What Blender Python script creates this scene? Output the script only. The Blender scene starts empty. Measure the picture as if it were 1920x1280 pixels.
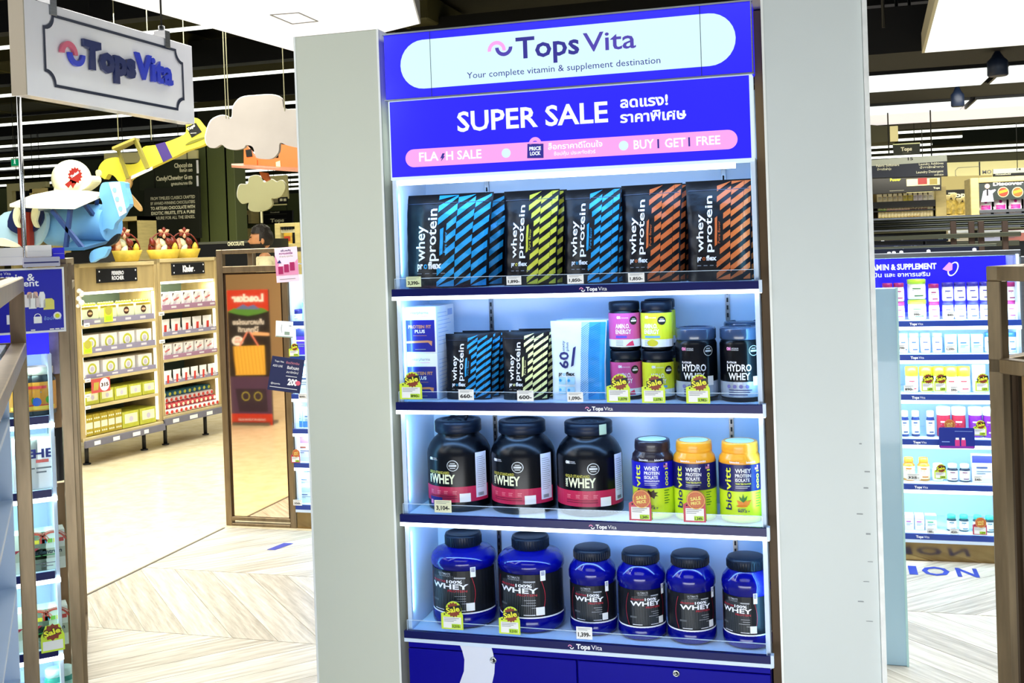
import bpy, bmesh, math, random
from mathutils import Vector, Matrix
rnd = random.Random(7)
sc = bpy.context.scene
COL = sc.collection
PI = math.pi

# ------------------------------------------------------------------ camera
EYE = Vector((0, 0, 1.6))
YAW, PITCH, ROLL, FPX, CX, CY = math.radians(16.2), math.radians(-0.75), math.radians(2.0), 2031.0, 960.0, 486.0
fwd = Vector((-math.sin(YAW) * math.cos(PITCH), math.cos(YAW) * math.cos(PITCH), math.sin(PITCH)))
rt0 = Vector((math.cos(YAW), math.sin(YAW), 0)); up0 = rt0.cross(fwd)
rt = rt0 * math.cos(ROLL) - up0 * math.sin(ROLL)
up = up0 * math.cos(ROLL) + rt0 * math.sin(ROLL)
cam = bpy.data.cameras.new('camera'); camo = bpy.data.objects.new('camera', cam); COL.objects.link(camo)
camo.matrix_world = Matrix(((rt.x, up.x, -fwd.x, EYE.x), (rt.y, up.y, -fwd.y, EYE.y), (rt.z, up.z, -fwd.z, EYE.z), (0, 0, 0, 1)))
cam.sensor_width = 36; cam.lens = 36 * FPX / 1920; cam.shift_y = -(640 - CY) / 1920; cam.clip_start = 0.05; cam.clip_end = 200
sc.camera = camo
sc.view_settings.view_transform = 'Standard'; sc.view_settings.look = 'None'
sc.view_settings.exposure = 0.0; sc.view_settings.gamma = 1.0; sc.view_settings.use_curve_mapping = False

def ray(px, py): return fwd + rt * ((px - CX) / FPX) - up * ((py - CY) / FPX)
def PY(px, py, Y): d = ray(px, py); return EYE + d * (Y / d.y)
def PX(px, py, X): d = ray(px, py); return EYE + d * (X / d.x)
def PZ(px, py, Z): d = ray(px, py); return EYE + d * ((Z - 1.6) / d.z)
def PP(px, py, p, n): d = ray(px, py); return EYE + d * ((p - EYE).dot(n) / d.dot(n))

# ------------------------------------------------------------------ world and lights
w = bpy.data.worlds.new('shop_air'); sc.world = w; w.use_nodes = True
w.node_tree.nodes['Background'].inputs[0].default_value = (0.80, 0.86, 1.0, 1)
w.node_tree.nodes['Background'].inputs[1].default_value = 0.28

def area(name, loc, size, sizey, power, color, target=None, direction=None, spread=PI):
    l = bpy.data.lights.new(name, 'AREA'); l.shape = 'RECTANGLE'; l.size = size; l.size_y = sizey
    l.energy = power; l.color = color; l.spread = spread
    o = bpy.data.objects.new(name, l); COL.objects.link(o); o.location = loc
    d = Vector(direction) if direction else (Vector(target) - Vector(loc))
    o.rotation_euler = d.to_track_quat('-Z', 'Y').to_euler()
    return o
BLUEW = (0.60, 0.80, 1.0)
# LED battens under the ceiling light boxes of the shop
area('shop_ceiling_light', (-0.6, -0.6, 3.3), 3.2, 1.2, 34, (0.93, 1.0, 0.96), direction=(0, .18, -1))
area('aisle_ceiling_light', (-3.0, 4.9, 2.95), 2.0, 2.4, 85, (1.0, 0.99, 0.94), direction=(0, 0, -1))
area('aisle_ceiling_light', (1.3, 4.5, 2.95), 2.4, 2.0, 150, (0.93, 0.98, 1.0), direction=(0, 0, -1))
area('market_ceiling_light', (-4.9, 6.3, 3.7), 2.4, 3.5, 330, (1.0, 0.97, 0.82), direction=(0, 0, -1))
area('market_ceiling_light', (-6.5, 11.5, 3.7), 5, 3, 260, (1.0, 0.95, 0.75), direction=(0, 0, -1))
area('market_ceiling_light', (2.6, 18.2, 3.6), 5, 3, 420, (1.0, 0.98, 0.85), direction=(0, 0, -1))
# market light, then an unseen fill added low to brighten the columns
area('market_ceiling_light', (2.4, 11.0, 2.9), 3, 2, 170, (1.0, 0.97, 0.85), direction=(0, .25, -1))
area('low_column_fill', (-0.9, 0.1, 0.36), 3.6, 0.6, 66, (0.95, 0.98, 1.0), direction=(0, 1, -0.05))

# ------------------------------------------------------------------ materials
def lin(h):
    if isinstance(h, str):
        h = h.lstrip('#'); c = [int(h[i:i + 2], 16) / 255 for i in (0, 2, 4)]
        return tuple(x / 12.92 if x <= .04045 else ((x + .055) / 1.055) ** 2.4 for x in c)
    return tuple(h)
MATS = {}
def M(name, color, rough=.5, metal=0, emit=0, alpha=1, trans=0, coat=0, vary=0, scale=8, bump=0, stretch=(1, 1, 1), ecol=None, ior=1.45, spec=None):
    if name in MATS: return MATS[name]
    m = bpy.data.materials.new(name); m.use_nodes = True; nt = m.node_tree; b = nt.nodes['Principled BSDF']
    c = lin(color)
    b.inputs['Base Color'].default_value = (*c, 1); b.inputs['Roughness'].default_value = rough; b.inputs['Metallic'].default_value = metal
    b.inputs['IOR'].default_value = ior
    if spec is not None: b.inputs['Specular IOR Level'].default_value = spec
    if emit:
        b.inputs['Base Color'].default_value = (*(x * .25 for x in c), 1)
        b.inputs['Emission Color'].default_value = (*(lin(ecol) if ecol else c), 1); b.inputs['Emission Strength'].default_value = emit
    if trans: b.inputs['Transmission Weight'].default_value = trans
    if alpha < 1: b.inputs['Alpha'].default_value = alpha
    if coat: b.inputs['Coat Weight'].default_value = coat
    if vary or bump:
        tc = nt.nodes.new('ShaderNodeTexCoord'); mp = nt.nodes.new('ShaderNodeMapping'); nz = nt.nodes.new('ShaderNodeTexNoise')
        mp.inputs['Scale'].default_value = tuple(scale * s for s in stretch); nz.inputs['Scale'].default_value = 1; nz.inputs['Detail'].default_value = 4
        nt.links.new(tc.outputs['Object'], mp.inputs['Vector']); nt.links.new(mp.outputs['Vector'], nz.inputs['Vector'])
        if vary:
            rp = nt.nodes.new('ShaderNodeValToRGB'); k0, k1 = max(0, 1 - vary), 1 + vary * .6
            rp.color_ramp.elements[0].position = .3; rp.color_ramp.elements[1].position = .7
            rp.color_ramp.elements[0].color = (*(x * k0 for x in c), 1); rp.color_ramp.elements[1].color = (*(min(1, x * k1) for x in c), 1)
            nt.links.new(nz.outputs['Fac'], rp.inputs['Fac'])
            if not emit: nt.links.new(rp.outputs['Color'], b.inputs['Base Color'])
            if emit: nt.links.new(rp.outputs['Color'], b.inputs['Emission Color'])
        if bump:
            bp = nt.nodes.new('ShaderNodeBump'); bp.inputs['Strength'].default_value = bump; bp.inputs['Distance'].default_value = .01
            nt.links.new(nz.outputs['Fac'], bp.inputs['Height']); nt.links.new(bp.outputs['Normal'], b.inputs['Normal'])
    MATS[name] = m
    return m

# ------------------------------------------------------------------ mesh building
_tc = {}
def _raw(s, bold):
    k = (s, bold)
    if k not in _tc:
        c = bpy.data.curves.new('t', 'FONT'); c.body = s; c.offset = bold; c.resolution_u = 2
        o = bpy.data.objects.new('t', c); me = o.to_mesh()
        _tc[k] = ([(v.co.x, v.co.y) for v in me.vertices], [tuple(p.vertices) for p in me.polygons])
        o.to_mesh_clear(); bpy.data.objects.remove(o); bpy.data.curves.remove(c)
    return _tc[k]
_caph = None
def flat_text(s, bold):
    global _caph
    if _caph is None:
        v, _ = _raw('H', 0.0); _caph = max(p[1] for p in v)
    v, f = _raw(s, bold)
    if not v: return [], [], 1
    x0 = min(p[0] for p in v); x1 = max(p[0] for p in v)
    return [((p[0] - x0) / _caph, p[1] / _caph) for p in v], f, (x1 - x0) / _caph

def FM(o, u=(1, 0, 0), v=(0, 0, 1), n=None, off=.0008):
    o, u, v = Vector(o), Vector(u), Vector(v)
    n = Vector(n) if n else u.cross(v)
    q = o + n.normalized() * off
    return lambda a, b: q + u * a + v * b
def CM(r, a0=0, off=.0008, z=0, c=(0, 0)):
    return lambda a, b: Vector((c[0] + (r + off) * math.sin(a / r + a0), c[1] - (r + off) * math.cos(a / r + a0), z + b))

class MB:
    def __init__(s): s.v = []; s.f = []; s.mi = []; s.ms = []; s.sm = []; s.T = None
    def add(s, vs, fs, m, smooth=False):
        if m not in s.ms: s.ms.append(m)
        k = s.ms.index(m); n = len(s.v)
        for p in vs: s.v.append(tuple(s.T @ Vector(p)) if s.T else tuple(p))
        for f in fs: s.f.append(tuple(i + n for i in f)); s.mi.append(k); s.sm.append(smooth)
        return s
    def box(s, x0, x1, y0, y1, z0, z1, m):
        x0, x1 = sorted((x0, x1)); y0, y1 = sorted((y0, y1)); z0, z1 = sorted((z0, z1))
        return s.add([(x, y, z) for z in (z0, z1) for y in (y0, y1) for x in (x0, x1)],
                     [(0, 2, 3, 1), (4, 5, 7, 6), (0, 1, 5, 4), (2, 6, 7, 3), (0, 4, 6, 2), (1, 3, 7, 5)], m)
    def obox(s, a, b, w, h, m, upv=(0, 0, 1)):      # bar of section w x h from a to b
        a, b = Vector(a), Vector(b); d = (b - a).normalized(); sx = d.cross(Vector(upv))
        if sx.length < 1e-4: sx = d.cross(Vector((1, 0, 0)))
        sx.normalize(); sy = sx.cross(d).normalized()
        vs = [p + sx * (i * w / 2) + sy * (j * h / 2) for p in (a, b) for i, j in ((-1, -1), (1, -1), (1, 1), (-1, 1))]
        return s.add(vs, [(0, 1, 2, 3), (7, 6, 5, 4), (0, 4, 5, 1), (1, 5, 6, 2), (2, 6, 7, 3), (3, 7, 4, 0)], m)
    def lathe(s, prof, m, n=32, c=(0, 0, 0), smooth=True, cap=True):
        vs = []; fs = []
        for r, z in prof:
            for i in range(n):
                a = 2 * PI * i / n; vs.append((c[0] + r * math.cos(a), c[1] + r * math.sin(a), c[2] + z))
        for j in range(len(prof) - 1):
            for i in range(n):
                k = (i + 1) % n; fs.append((j * n + i, j * n + k, (j + 1) * n + k, (j + 1) * n + i))
        s.add(vs, fs, m, smooth)
        if cap:
            L = len(prof) - 1
            s.add([vs[i] for i in range(n)], [tuple(range(n - 1, -1, -1))], m)
            s.add([vs[L * n + i] for i in range(n)], [tuple(range(n))], m)
        return s
    def tube(s, pts, r, m, n=8, cap=True):
        pts = [Vector(p) for p in pts]; vs = []; fs = []; ref = None
        for i, p in enumerate(pts):
            d = (pts[min(i + 1, len(pts) - 1)] - pts[max(i - 1, 0)]).normalized()
            if ref is None: ref = Vector((0, 0, 1)) if abs(d.z) < .9 else Vector((1, 0, 0))
            x = d.cross(ref).normalized(); y = x.cross(d).normalized(); ref = y
            rr = r[i] if isinstance(r, (list, tuple)) else r
            for k in range(n):
                a = 2 * PI * k / n; vs.append(p + x * (rr * math.cos(a)) + y * (rr * math.sin(a)))
        for j in range(len(pts) - 1):
            for i in range(n):
                k = (i + 1) % n; fs.append((j * n + i, j * n + k, (j + 1) * n + k, (j + 1) * n + i))
        if cap: fs += [tuple(range(n - 1, -1, -1)), tuple((len(pts) - 1) * n + i for i in range(n))]
        return s.add(vs, fs, m, True)
    def prism(s, mp, pts, d, m, smooth=False):      # outline in a map's plane, thickness d along the map's normal
        o, u, v = mp(0, 0), mp(1, 0), mp(0, 1); nn = (u - o).cross(v - o).normalized()
        k = len(pts); a = [mp(*p) for p in pts]; b = [p - nn * d for p in a]
        fs = [tuple(range(k)), tuple(range(2 * k - 1, k - 1, -1))] + [(i, k + i, k + (i + 1) % k, (i + 1) % k) for i in range(k)]
        return s.add(a + b, fs, m, smooth)
    def rect(s, mp, u0, v0, u1, v1, m, g=None, gv=None):
        nu = max(1, math.ceil(abs(u1 - u0) / g)) if g else 1; nv = max(1, math.ceil(abs(v1 - v0) / gv)) if gv else 1
        vs = [mp(u0 + (u1 - u0) * i / nu, v0 + (v1 - v0) * j / nv) for j in range(nv + 1) for i in range(nu + 1)]
        return s.add(vs, [(j * (nu + 1) + i, j * (nu + 1) + i + 1, (j + 1) * (nu + 1) + i + 1, (j + 1) * (nu + 1) + i) for j in range(nv) for i in range(nu)], m)
    def flat(s, mp, vs, fs, m, g=None, gv=None):
        if g and vs:
            bm = bmesh.new(); bv = [bm.verts.new((x, y, 0)) for x, y in vs]
            for f in fs:
                try: bm.faces.new([bv[i] for i in f])
                except ValueError: pass
            for ax, gg in ((0, g), (1, gv)):
                if not gg: continue
                lo = min(p[ax] for p in vs); hi = max(p[ax] for p in vs); t = math.ceil(lo / gg) * gg
                while t < hi:
                    co = (t, 0, 0) if ax == 0 else (0, t, 0); no = (1, 0, 0) if ax == 0 else (0, 1, 0)
                    bmesh.ops.bisect_plane(bm, geom=bm.verts[:] + bm.edges[:] + bm.faces[:], dist=1e-6, plane_co=co, plane_no=no); t += gg
            bm.verts.index_update(); vs = [(v.co.x, v.co.y) for v in bm.verts]; fs = [tuple(v.index for v in f.verts) for f in bm.faces]; bm.free()
        return s.add([mp(x, y) for x, y in vs], fs, m)
    def poly(s, mp, pts, m, g=None, gv=None): return s.flat(mp, pts, [tuple(range(len(pts)))], m, g, gv)
    def disc(s, mp, u, v, r, m, n=20, ry=None, g=None): return s.poly(mp, [(u + r * math.cos(2 * PI * i / n), v + (ry or r) * math.sin(2 * PI * i / n)) for i in range(n)], m, g)
    def arc(s, mp, u, v, r0, r1, a0, a1, m, n=12):
        vs = []
        for i in range(n + 1):
            a = math.radians(a0 + (a1 - a0) * i / n); vs += [(u + r0 * math.cos(a), v + r0 * math.sin(a)), (u + r1 * math.cos(a), v + r1 * math.sin(a))]
        return s.flat(mp, vs, [(2 * i, 2 * i + 1, 2 * i + 3, 2 * i + 2) for i in range(n)], m)
    def text(s, mp, t, u, v, h, m, w=None, bold=.0, g=None, rot=0, al='l', sx=1.0, gv=None):
        vs, fs, tw = flat_text(t, bold)
        if not vs: return s
        kx = (w / tw) if w else h * sx; W = tw * kx
        ox = {'l': 0, 'c': -W / 2, 'r': -W}[al]; vs = [(ox + x * kx, y * h) for x, y in vs]
        if rot: c, q = math.cos(math.radians(rot)), math.sin(math.radians(rot)); vs = [(x * c - y * q, x * q + y * c) for x, y in vs]
        return s.flat(mp, [(u + x, v + y) for x, y in vs], fs, m, g, gv)
    def build(s, name, parent=None, bevel=0, seg=1, **kw):
        me = bpy.data.meshes.new(name); me.from_pydata(s.v, [], s.f)
        for m in s.ms: me.materials.append(m)
        for p, k, sm in zip(me.polygons, s.mi, s.sm): p.material_index = k; p.use_smooth = sm
        if bevel:
            bm = bmesh.new(); bm.from_mesh(me); bmesh.ops.remove_doubles(bm, verts=bm.verts[:], dist=1e-6)
            es = [e for e in bm.edges if len(e.link_faces) == 2 and e.calc_face_angle(0) > .5]
            bmesh.ops.bevel(bm, geom=es, offset=bevel, segments=seg, profile=.5, affect='EDGES', clamp_overlap=True); bm.to_mesh(me); bm.free()
        me.update(); o = bpy.data.objects.new(name, me); COL.objects.link(o)
        if parent: o.parent = parent
        for k, v in kw.items():
            if v is not None: o[k] = v
        return o
def thing(name, label, cat, loc=(0, 0, 0), rz=0, group=None, kind=None):
    o = bpy.data.objects.new(name, None); o.empty_display_size = .05; COL.objects.link(o); o.location = loc; o.rotation_euler = (0, 0, rz)
    o['label'] = label; o['category'] = cat
    if group: o['group'] = group
    if kind: o['kind'] = kind
    return o
def dup(root, loc, rz=0, label=None, group=None):
    r = root.copy(); COL.objects.link(r); r.location = loc; r.rotation_euler = (0, 0, rz)
    if label: r['label'] = label
    if group: r['group'] = group
    for ch in list(root.children):
        c = ch.copy(); COL.objects.link(c); c.parent = r
        for g in list(ch.children): d = g.copy(); COL.objects.link(d); d.parent = c
    return r
FIRST = {}
def put(key, maker, loc, rz=0, label=None, group=None, **kw):   # first call builds the thing, later calls copy it
    if key not in FIRST:
        r = maker(**kw); FIRST[key] = r; r.location = loc; r.rotation_euler = (0, 0, rz)
        if label: r['label'] = label
        if group: r['group'] = group
        return r
    return dup(FIRST[key], loc, rz, label, group)

def logo(mb, mp, u, v, h, mp_, mb_):                 # pink arch and blue smile, h = height of the mark
    r = h * .42; t = r * .36
    mb.arc(mp, u + r * .8, v + h * .5, r - t, r + t * .3, 5, 180, mp_); mb.arc(mp, u + r * 2.0, v + h * .42, r - t, r + t * .3, 180, 355, mb_)
# ------------------------------------------------------------------ colours of the shop
WHITE = M('white_laminate', '#e9efe6', .45, vary=.03, scale=2)
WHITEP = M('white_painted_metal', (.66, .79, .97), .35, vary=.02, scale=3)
NAVY = M('navy_shelf_edge', '#0a1258', .3, vary=.15, scale=6, spec=.3)
ROYAL = M('royal_blue_panel', '#040090', .4, vary=.05, scale=3, spec=.15)
WOODD = M('dark_walnut_laminate', '#6d5334', .5, vary=.35, scale=3, stretch=(6, 6, .6), bump=.1)
BLACKP = M('black_paint', '#07080c', .6, vary=.3, scale=2)
STEEL = M('brushed_steel', '#8a8c90', .3, 1, vary=.15, scale=20, stretch=(1, 1, 12))
BRONZE = M('brushed_bronze_steel', '#88775f', .34, .8, vary=.22, scale=14, stretch=(3, 3, .4))
CHROME = M('chrome', '#c8ccd2', .12, 1)
LIT = M('lit_led_strip', (.85, .95, 1), .5, emit=4.5)
ACRYL = bpy.data.materials.new('clear_acrylic'); ACRYL.use_nodes = True; _n = ACRYL.node_tree; _n.nodes.clear()
_o = _n.nodes.new('ShaderNodeOutputMaterial'); _m = _n.nodes.new('ShaderNodeMixShader'); _t = _n.nodes.new('ShaderNodeBsdfTransparent'); _g = _n.nodes.new('ShaderNodeBsdfGlossy'); _f = _n.nodes.new('ShaderNodeFresnel')
_t.inputs[0].default_value = (.93, .97, 1, 1); _g.inputs['Roughness'].default_value = .03; _g.inputs[0].default_value = (.8, .9, 1, 1); _f.inputs[0].default_value = 1.45
_n.links.new(_f.outputs[0], _m.inputs[0]); _n.links.new(_t.outputs[0], _m.inputs[1]); _n.links.new(_g.outputs[0], _m.inputs[2]); _n.links.new(_m.outputs[0], _o.inputs[0])
ACEDGE = M('acrylic_edge', (.7, .85, 1), .2, emit=0, alpha=.65)
PAPER = M('white_paper', '#f3f4f4', .6)
INKB = M('black_ink', '#101014', .5); INKN = M('navy_ink', '#1c1f66', .5); INKG = M('grey_ink', '#7b7f88', .6)
LWHITE = M('white_print', '#f4f6ff', .5)
SIGNBLUE = M('backlit_blue_acrylic', (.020, .014, .85), .25, emit=1.05, ecol=(.030, .020, 1.0), vary=.12, scale=2.5)
SIGNPALE = M('backlit_pale_acrylic', (.70, .96, 1), .25, emit=.86, ecol=(.70, .98, 1.0))
SIGNPINK = M('backlit_pink_acrylic', (1, .38, .85), .25, emit=.85, ecol=(1, .40, .88))
SIGNWHITE = M('backlit_white_lettering', (.9, .97, 1), .25, emit=.95, ecol=(.88, .98, 1))
SIGNINK = M('backlit_navy_lettering', (.05, .04, .42), .3, emit=.5, ecol=(.045, .035, .45))
SIGNVIOLET = M('backlit_violet_lettering', (.12, .07, .6), .3, emit=.5, ecol=(.12, .08, .68))

# ------------------------------------------------------------------ floor: chevron planks, beige market floor
BOUND = -3.443
def floor_mat(name, a, b, c, rough, stretch, rot=0, speck=False):
    m = bpy.data.materials.new(name); m.use_nodes = True; nt = m.node_tree; L = nt.links.new; bs = nt.nodes['Principled BSDF']
    tc = nt.nodes.new('ShaderNodeTexCoord'); mp = nt.nodes.new('ShaderNodeMapping'); nz = nt.nodes.new('ShaderNodeTexNoise'); rp = nt.nodes.new('ShaderNodeValToRGB')
    mp.vector_type = 'TEXTURE'; mp.inputs['Rotation'].default_value = (0, 0, rot); mp.inputs['Scale'].default_value = tuple(1 / s for s in stretch)
    nz.inputs['Scale'].default_value = 1; nz.inputs['Detail'].default_value = 6; nz.inputs['Roughness'].default_value = .65
    L(tc.outputs['Object'], mp.inputs['Vector']); L(mp.outputs['Vector'], nz.inputs['Vector']); L(nz.outputs['Fac'], rp.inputs['Fac'])
    e = rp.color_ramp.elements; e[0].position = .3; e[0].color = (*lin(a), 1); e[1].position = .72; e[1].color = (*lin(c), 1); k = rp.color_ramp.elements.new(.5); k.color = (*lin(b), 1)
    L(rp.outputs['Color'], bs.inputs['Base Color']); bs.inputs['Roughness'].default_value = rough
    if not speck:
        bp = nt.nodes.new('ShaderNodeBump'); bp.inputs['Strength'].default_value = .12; bp.inputs['Distance'].default_value = .004; L(nz.outputs['Fac'], bp.inputs['Height']); L(bp.outputs['Normal'], bs.inputs['Normal'])
    return m
FW = []
for i, (a, b, c) in enumerate([('#8f887c', '#b5afa3', '#d6d1c6'), ('#9c9589', '#c0baae', '#ddd8cf'), ('#837c6f', '#a9a295', '#ccc6ba')]):
    FW.append([floor_mat('pale_oak_plank', a, b, c, .38, (3, 40, 1), math.radians(s * 45)) for s in (1, -1)])
BEIGE = floor_mat('beige_speckled_vinyl', '#d9c9a2', '#e6d8b6', '#eee3c6', .22, (9, 9, 1), 0, True)
GROUT = M('floor_joint', '#d9d4c4', .7)

def struct(mb, name, parent=None, bevel=0, **kw): return mb.build(name, parent, bevel, kind='structure' if not parent else None, **kw)
fl = struct(MB().box(BOUND, 6, -3, 9, -.05, -.003, GROUT), 'floor')
fb = struct(MB().box(-26, BOUND, -4, 32, -.05, .002, BEIGE), 'floor')
struct(MB().box(BOUND, 14, 5.62, 32, -.02, .002, BEIGE), 'floor')
MB().box(BOUND - .006, BOUND + .006, -3, 5.6, 0, .004, M('dark_floor_trim', '#6b6354', .5)).build('trim_1', None, kind='structure')
BH, PWX = .83, .212
pl = {}
def plank(i, s):
    if (i, s) not in pl:
        g = .002; x = PWX - g; y = BH - g
        vs = [(g, g), (x, g), (x + s * y - s * g, y), (g + s * y - s * g, y)]
        mb = MB(); me = [(p[0], p[1], z) for z in (-.004, 0) for p in vs]
        mb.add(me, [(3, 2, 1, 0), (4, 5, 6, 7), (0, 1, 5, 4), (1, 2, 6, 5), (2, 3, 7, 6), (3, 0, 4, 7)], FW[i][0 if s > 0 else 1])
        pl[(i, s)] = mb.build('plank', fl); return pl[(i, s)]
    o = pl[(i, s)].copy(); COL.objects.link(o); return o
for band in range(-1, 4):
    y0 = 3.16 - .83 + band * BH if band >= 0 else 3.16 - 2 * .83
    s = 1 if band % 2 == 1 else -1
    for (xa, xb) in ((BOUND - .9, -1.3), (-.3, 1.6)):
        if xa < -1 and y0 < 2.2: xa = -2.4
        n = int((xb - xa) / PWX)
        for k in range(n):
            x = xa + k * PWX
            if max(x, x + s * BH) + PWX < BOUND: continue
            o = plank(rnd.randrange(3), s); o.location = (x, y0, 0)

# floor lettering in front of the far shelf
q = FM((0, 0, .0015), (1, 0, 0), (0, 1, 0), off=0)
FB = M('floor_lettering_blue', '#23348f', .5)
mb = MB(); ax = .327
for ch, x0, x1 in (('V', -.98, -.80), ('I', -.77, -.73), ('T', -.71, -.57), ('A', -.56, -.40), ('M', -.37, -.19), ('I', -.15, -.11), ('N', -.07, .07)): pass
for ch, x0, x1 in (('V', -.98, -.82), ('I', -.79, -.755), ('T', -.73, -.60), ('A', -.585, -.43), ('M', -.40, -.23), ('I', -.19, -.155), ('N', -.12, .0), ('I', .327, .365), ('O', .385, .508), ('N', .537, .632)):
    mb.text(q, ch, x0, 5.342, .128, FB, w=x1 - x0, bold=.025)
lt = thing('floor_lettering', 'dark blue floor lettering ending in ION before the lit vitamin shelves', 'floor sign', (0, 0, 0))
mb.build('letters', lt)
MB().poly(q, [(-2.955, 5.22), (-2.905, 5.22), (-2.865, 5.36), (-2.925, 5.36)], FB).build('floor_arrow', None, label='dark blue pointed floor sticker beside the left column foot', category='floor sticker')

# ------------------------------------------------------------------ columns
def column(x0, x1, y0, y1, z1, mat, trim):
    mb = MB().box(x0, x1, y0, y1, 0, z1, mat)
    o = mb.build('column', None, .002, kind='structure')
    for x in trim: MB().box(x - .003, x + .003, y0 - .0015, y0 + .004, 0, z1, M('white_edge_banding', '#f4f6f2', .35)).build('edge_trim', o)
    return o
COLM = M('grey_white_column_laminate', '#d3d6c6', .55, vary=.03, scale=1.5)
COLM2 = M('cool_white_column_laminate', '#d3dad9', .55, vary=.03, scale=1.5)
column(-1.438, -1.177, 2.80, 3.22, 2.213, COLM, (-1.435, -1.180))
cr = column(-.141, .100, 2.80, 3.22, 2.75, COLM2, (-.138,))
MB().box(.1005, .112, 2.79, 3.2, 0, 2.75, M('chipped_white_edge', '#eef0ee', .5, vary=.1, scale=30)).build('edge_trim', cr)
mb = MB()   # scuffs and chips on the column's lower edge
for i in range(9):
    z = .62 + i * .055 + rnd.random() * .02; x = .088 - rnd.random() * .05
    mb.rect(FM((0, 2.80, 0)), x, z, x + .004 + rnd.random() * .012, z + .0015 + rnd.random() * .004, M('scuff_grey', '#9aa0a2', .8))
mb.build('scuff', cr, kind='stuff')

# ------------------------------------------------------------------ the tall shelf unit between the columns
XL, XR, YF, YB = -1.152, -.166, 2.80, 3.03
SH = {1: (1.4675, 1.489), 2: (1.1535, 1.1765), 3: (.8425, .8655), 4: (.5205, .5415)}     # navy lip: bottom, top
unit = thing('display_shelf', 'tall white lit shelf unit with royal blue header between two columns', 'shelf unit', (0, 0, 0))
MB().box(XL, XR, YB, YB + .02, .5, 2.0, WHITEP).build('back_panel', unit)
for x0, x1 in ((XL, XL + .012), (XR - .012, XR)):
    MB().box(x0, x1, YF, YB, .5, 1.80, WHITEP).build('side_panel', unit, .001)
for x in (-.948, -.266):
    u = MB().box(x - .006, x + .006, YB - .006, YB, .5, 1.79, STEEL).build('upright', unit)
    mb = MB()
    for i in range(60): mb.box(x - .0025, x + .0025, YB - .0068, YB - .0058, .52 + i * .021, .532 + i * .021, BLACKP)
    mb.build('slot', u, kind='stuff')
# walnut carcass behind
cb = thing('walnut_surround', 'dark walnut boarding standing behind the lit shelf unit', 'wall panel', (0, 0, 0), kind='structure')
MB().box(-1.1765, XL - .001, 2.86, 3.2, 0, 2.213, WOODD).build('side_board', cb, .001)
MB().box(XR + .001, -.1415, 2.86, 3.2, 0, 2.18, WOODD).build('side_board', cb, .001)
MB().box(-1.1765, -.60, 2.90, 2.93, 2.0, 2.213, WOODD).build('top_board', cb, .001)
MB().box(-.60, -.1415, 2.90, 2.93, 2.0, 2.20, BLACKP).build('top_board', cb, .001)
MB().box(-.175, -.1415, 2.84, 2.89, 2.185, 2.30, M('beige_capping', '#b3a68c', .6)).build('capping_piece', cb, .001)
MB().box(-1.1765, -.1415, 3.05, 3.08, 0, 2.0, BLACKP).build('rear_board', cb)

def logo_text(mb, mp, pxf, L, R, base, capx, mt1, mt2, mp1, mp2, gap=.5):
    pass
HQ = lambda x, y, Y=2.788: (lambda p: (p.x, p.z))(PY(x, y, Y))
HM_ = FM((0, 2.788, 0))
def ptext(mb, mp, t, x0, y0, x1, cap, m, Y=2.788, **k):    # baseline starts at photo point x0,y0, ends at x1; cap height in photo pixels
    a = PY(x0, y0, Y); b = PY(x1, y0, Y); s = (b.x - a.x) / (x1 - x0)
    mb.text(mp, t, a.x, a.z, cap * s, m, w=b.x - a.x, **k)
def stadium(u0, v0, u1, v1, n=14):
    r = (v1 - v0) / 2; c = (v0 + v1) / 2; pts = []
    for i in range(n + 1): a = -PI / 2 + PI * i / n; pts.append((u1 - r + r * math.cos(a), c + r * math.sin(a)))
    for i in range(n + 1): a = PI / 2 + PI * i / n; pts.append((u0 + r + r * math.cos(a), c + r * math.sin(a)))
    return pts
hd = MB().box(-1.158, -.163, 2.79, 2.88, 2.013, 2.192, SIGNBLUE).build('header_sign', unit, .0015)
MB().box(-1.16, -.161, 2.785, 2.80, 2.190, 2.1945, STEEL).box(-1.16, -.161, 2.785, 2.80, 2.0095, 2.0125, STEEL).box(-.1655, -.1625, 2.785, 2.80, 2.012, 2.19, STEEL).build('metal_edge', hd)
mb = MB(); a = PY(751, 121, 2.788); b = PY(1379.5, 73, 2.788)
mb.poly(HM_, stadium(a.x, 2.1025 - .0665, b.x, 2.1025 + .0665), SIGNPALE); mb.build('oval_panel', hd)
H2 = FM((0, 2.788, 0), off=.0018)
mb = MB()
for x in (-1.021, -.291): mb.rect(H2, x - .0008, 2.013, x + .0008, 2.192, M('panel_seam', '#1a1a50', .6))
ptext(mb, H2, 'Tops', 968, 110, 1087, 37, SIGNINK, bold=.02)
ptext(mb, H2, 'Vita', 1094, 97.5, 1193, 34, SIGNVIOLET, bold=.01)
ptext(mb, H2, 'Your complete vitamin & supplement destination', 876, 147.6, 1239.5, 11.5, SIGNINK)
p = PY(916, 110, 2.788); s0 = .00142
mb.arc(H2, p.x + 17 * s0, p.z + 14 * s0, 11 * s0, 18 * s0, -5, 185, SIGNPINK); mb.arc(H2, p.x + 31 * s0, p.z + 19 * s0, 10 * s0, 17 * s0, 180, 360, SIGNVIOLET)
mb.build('lettering', hd)
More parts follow.
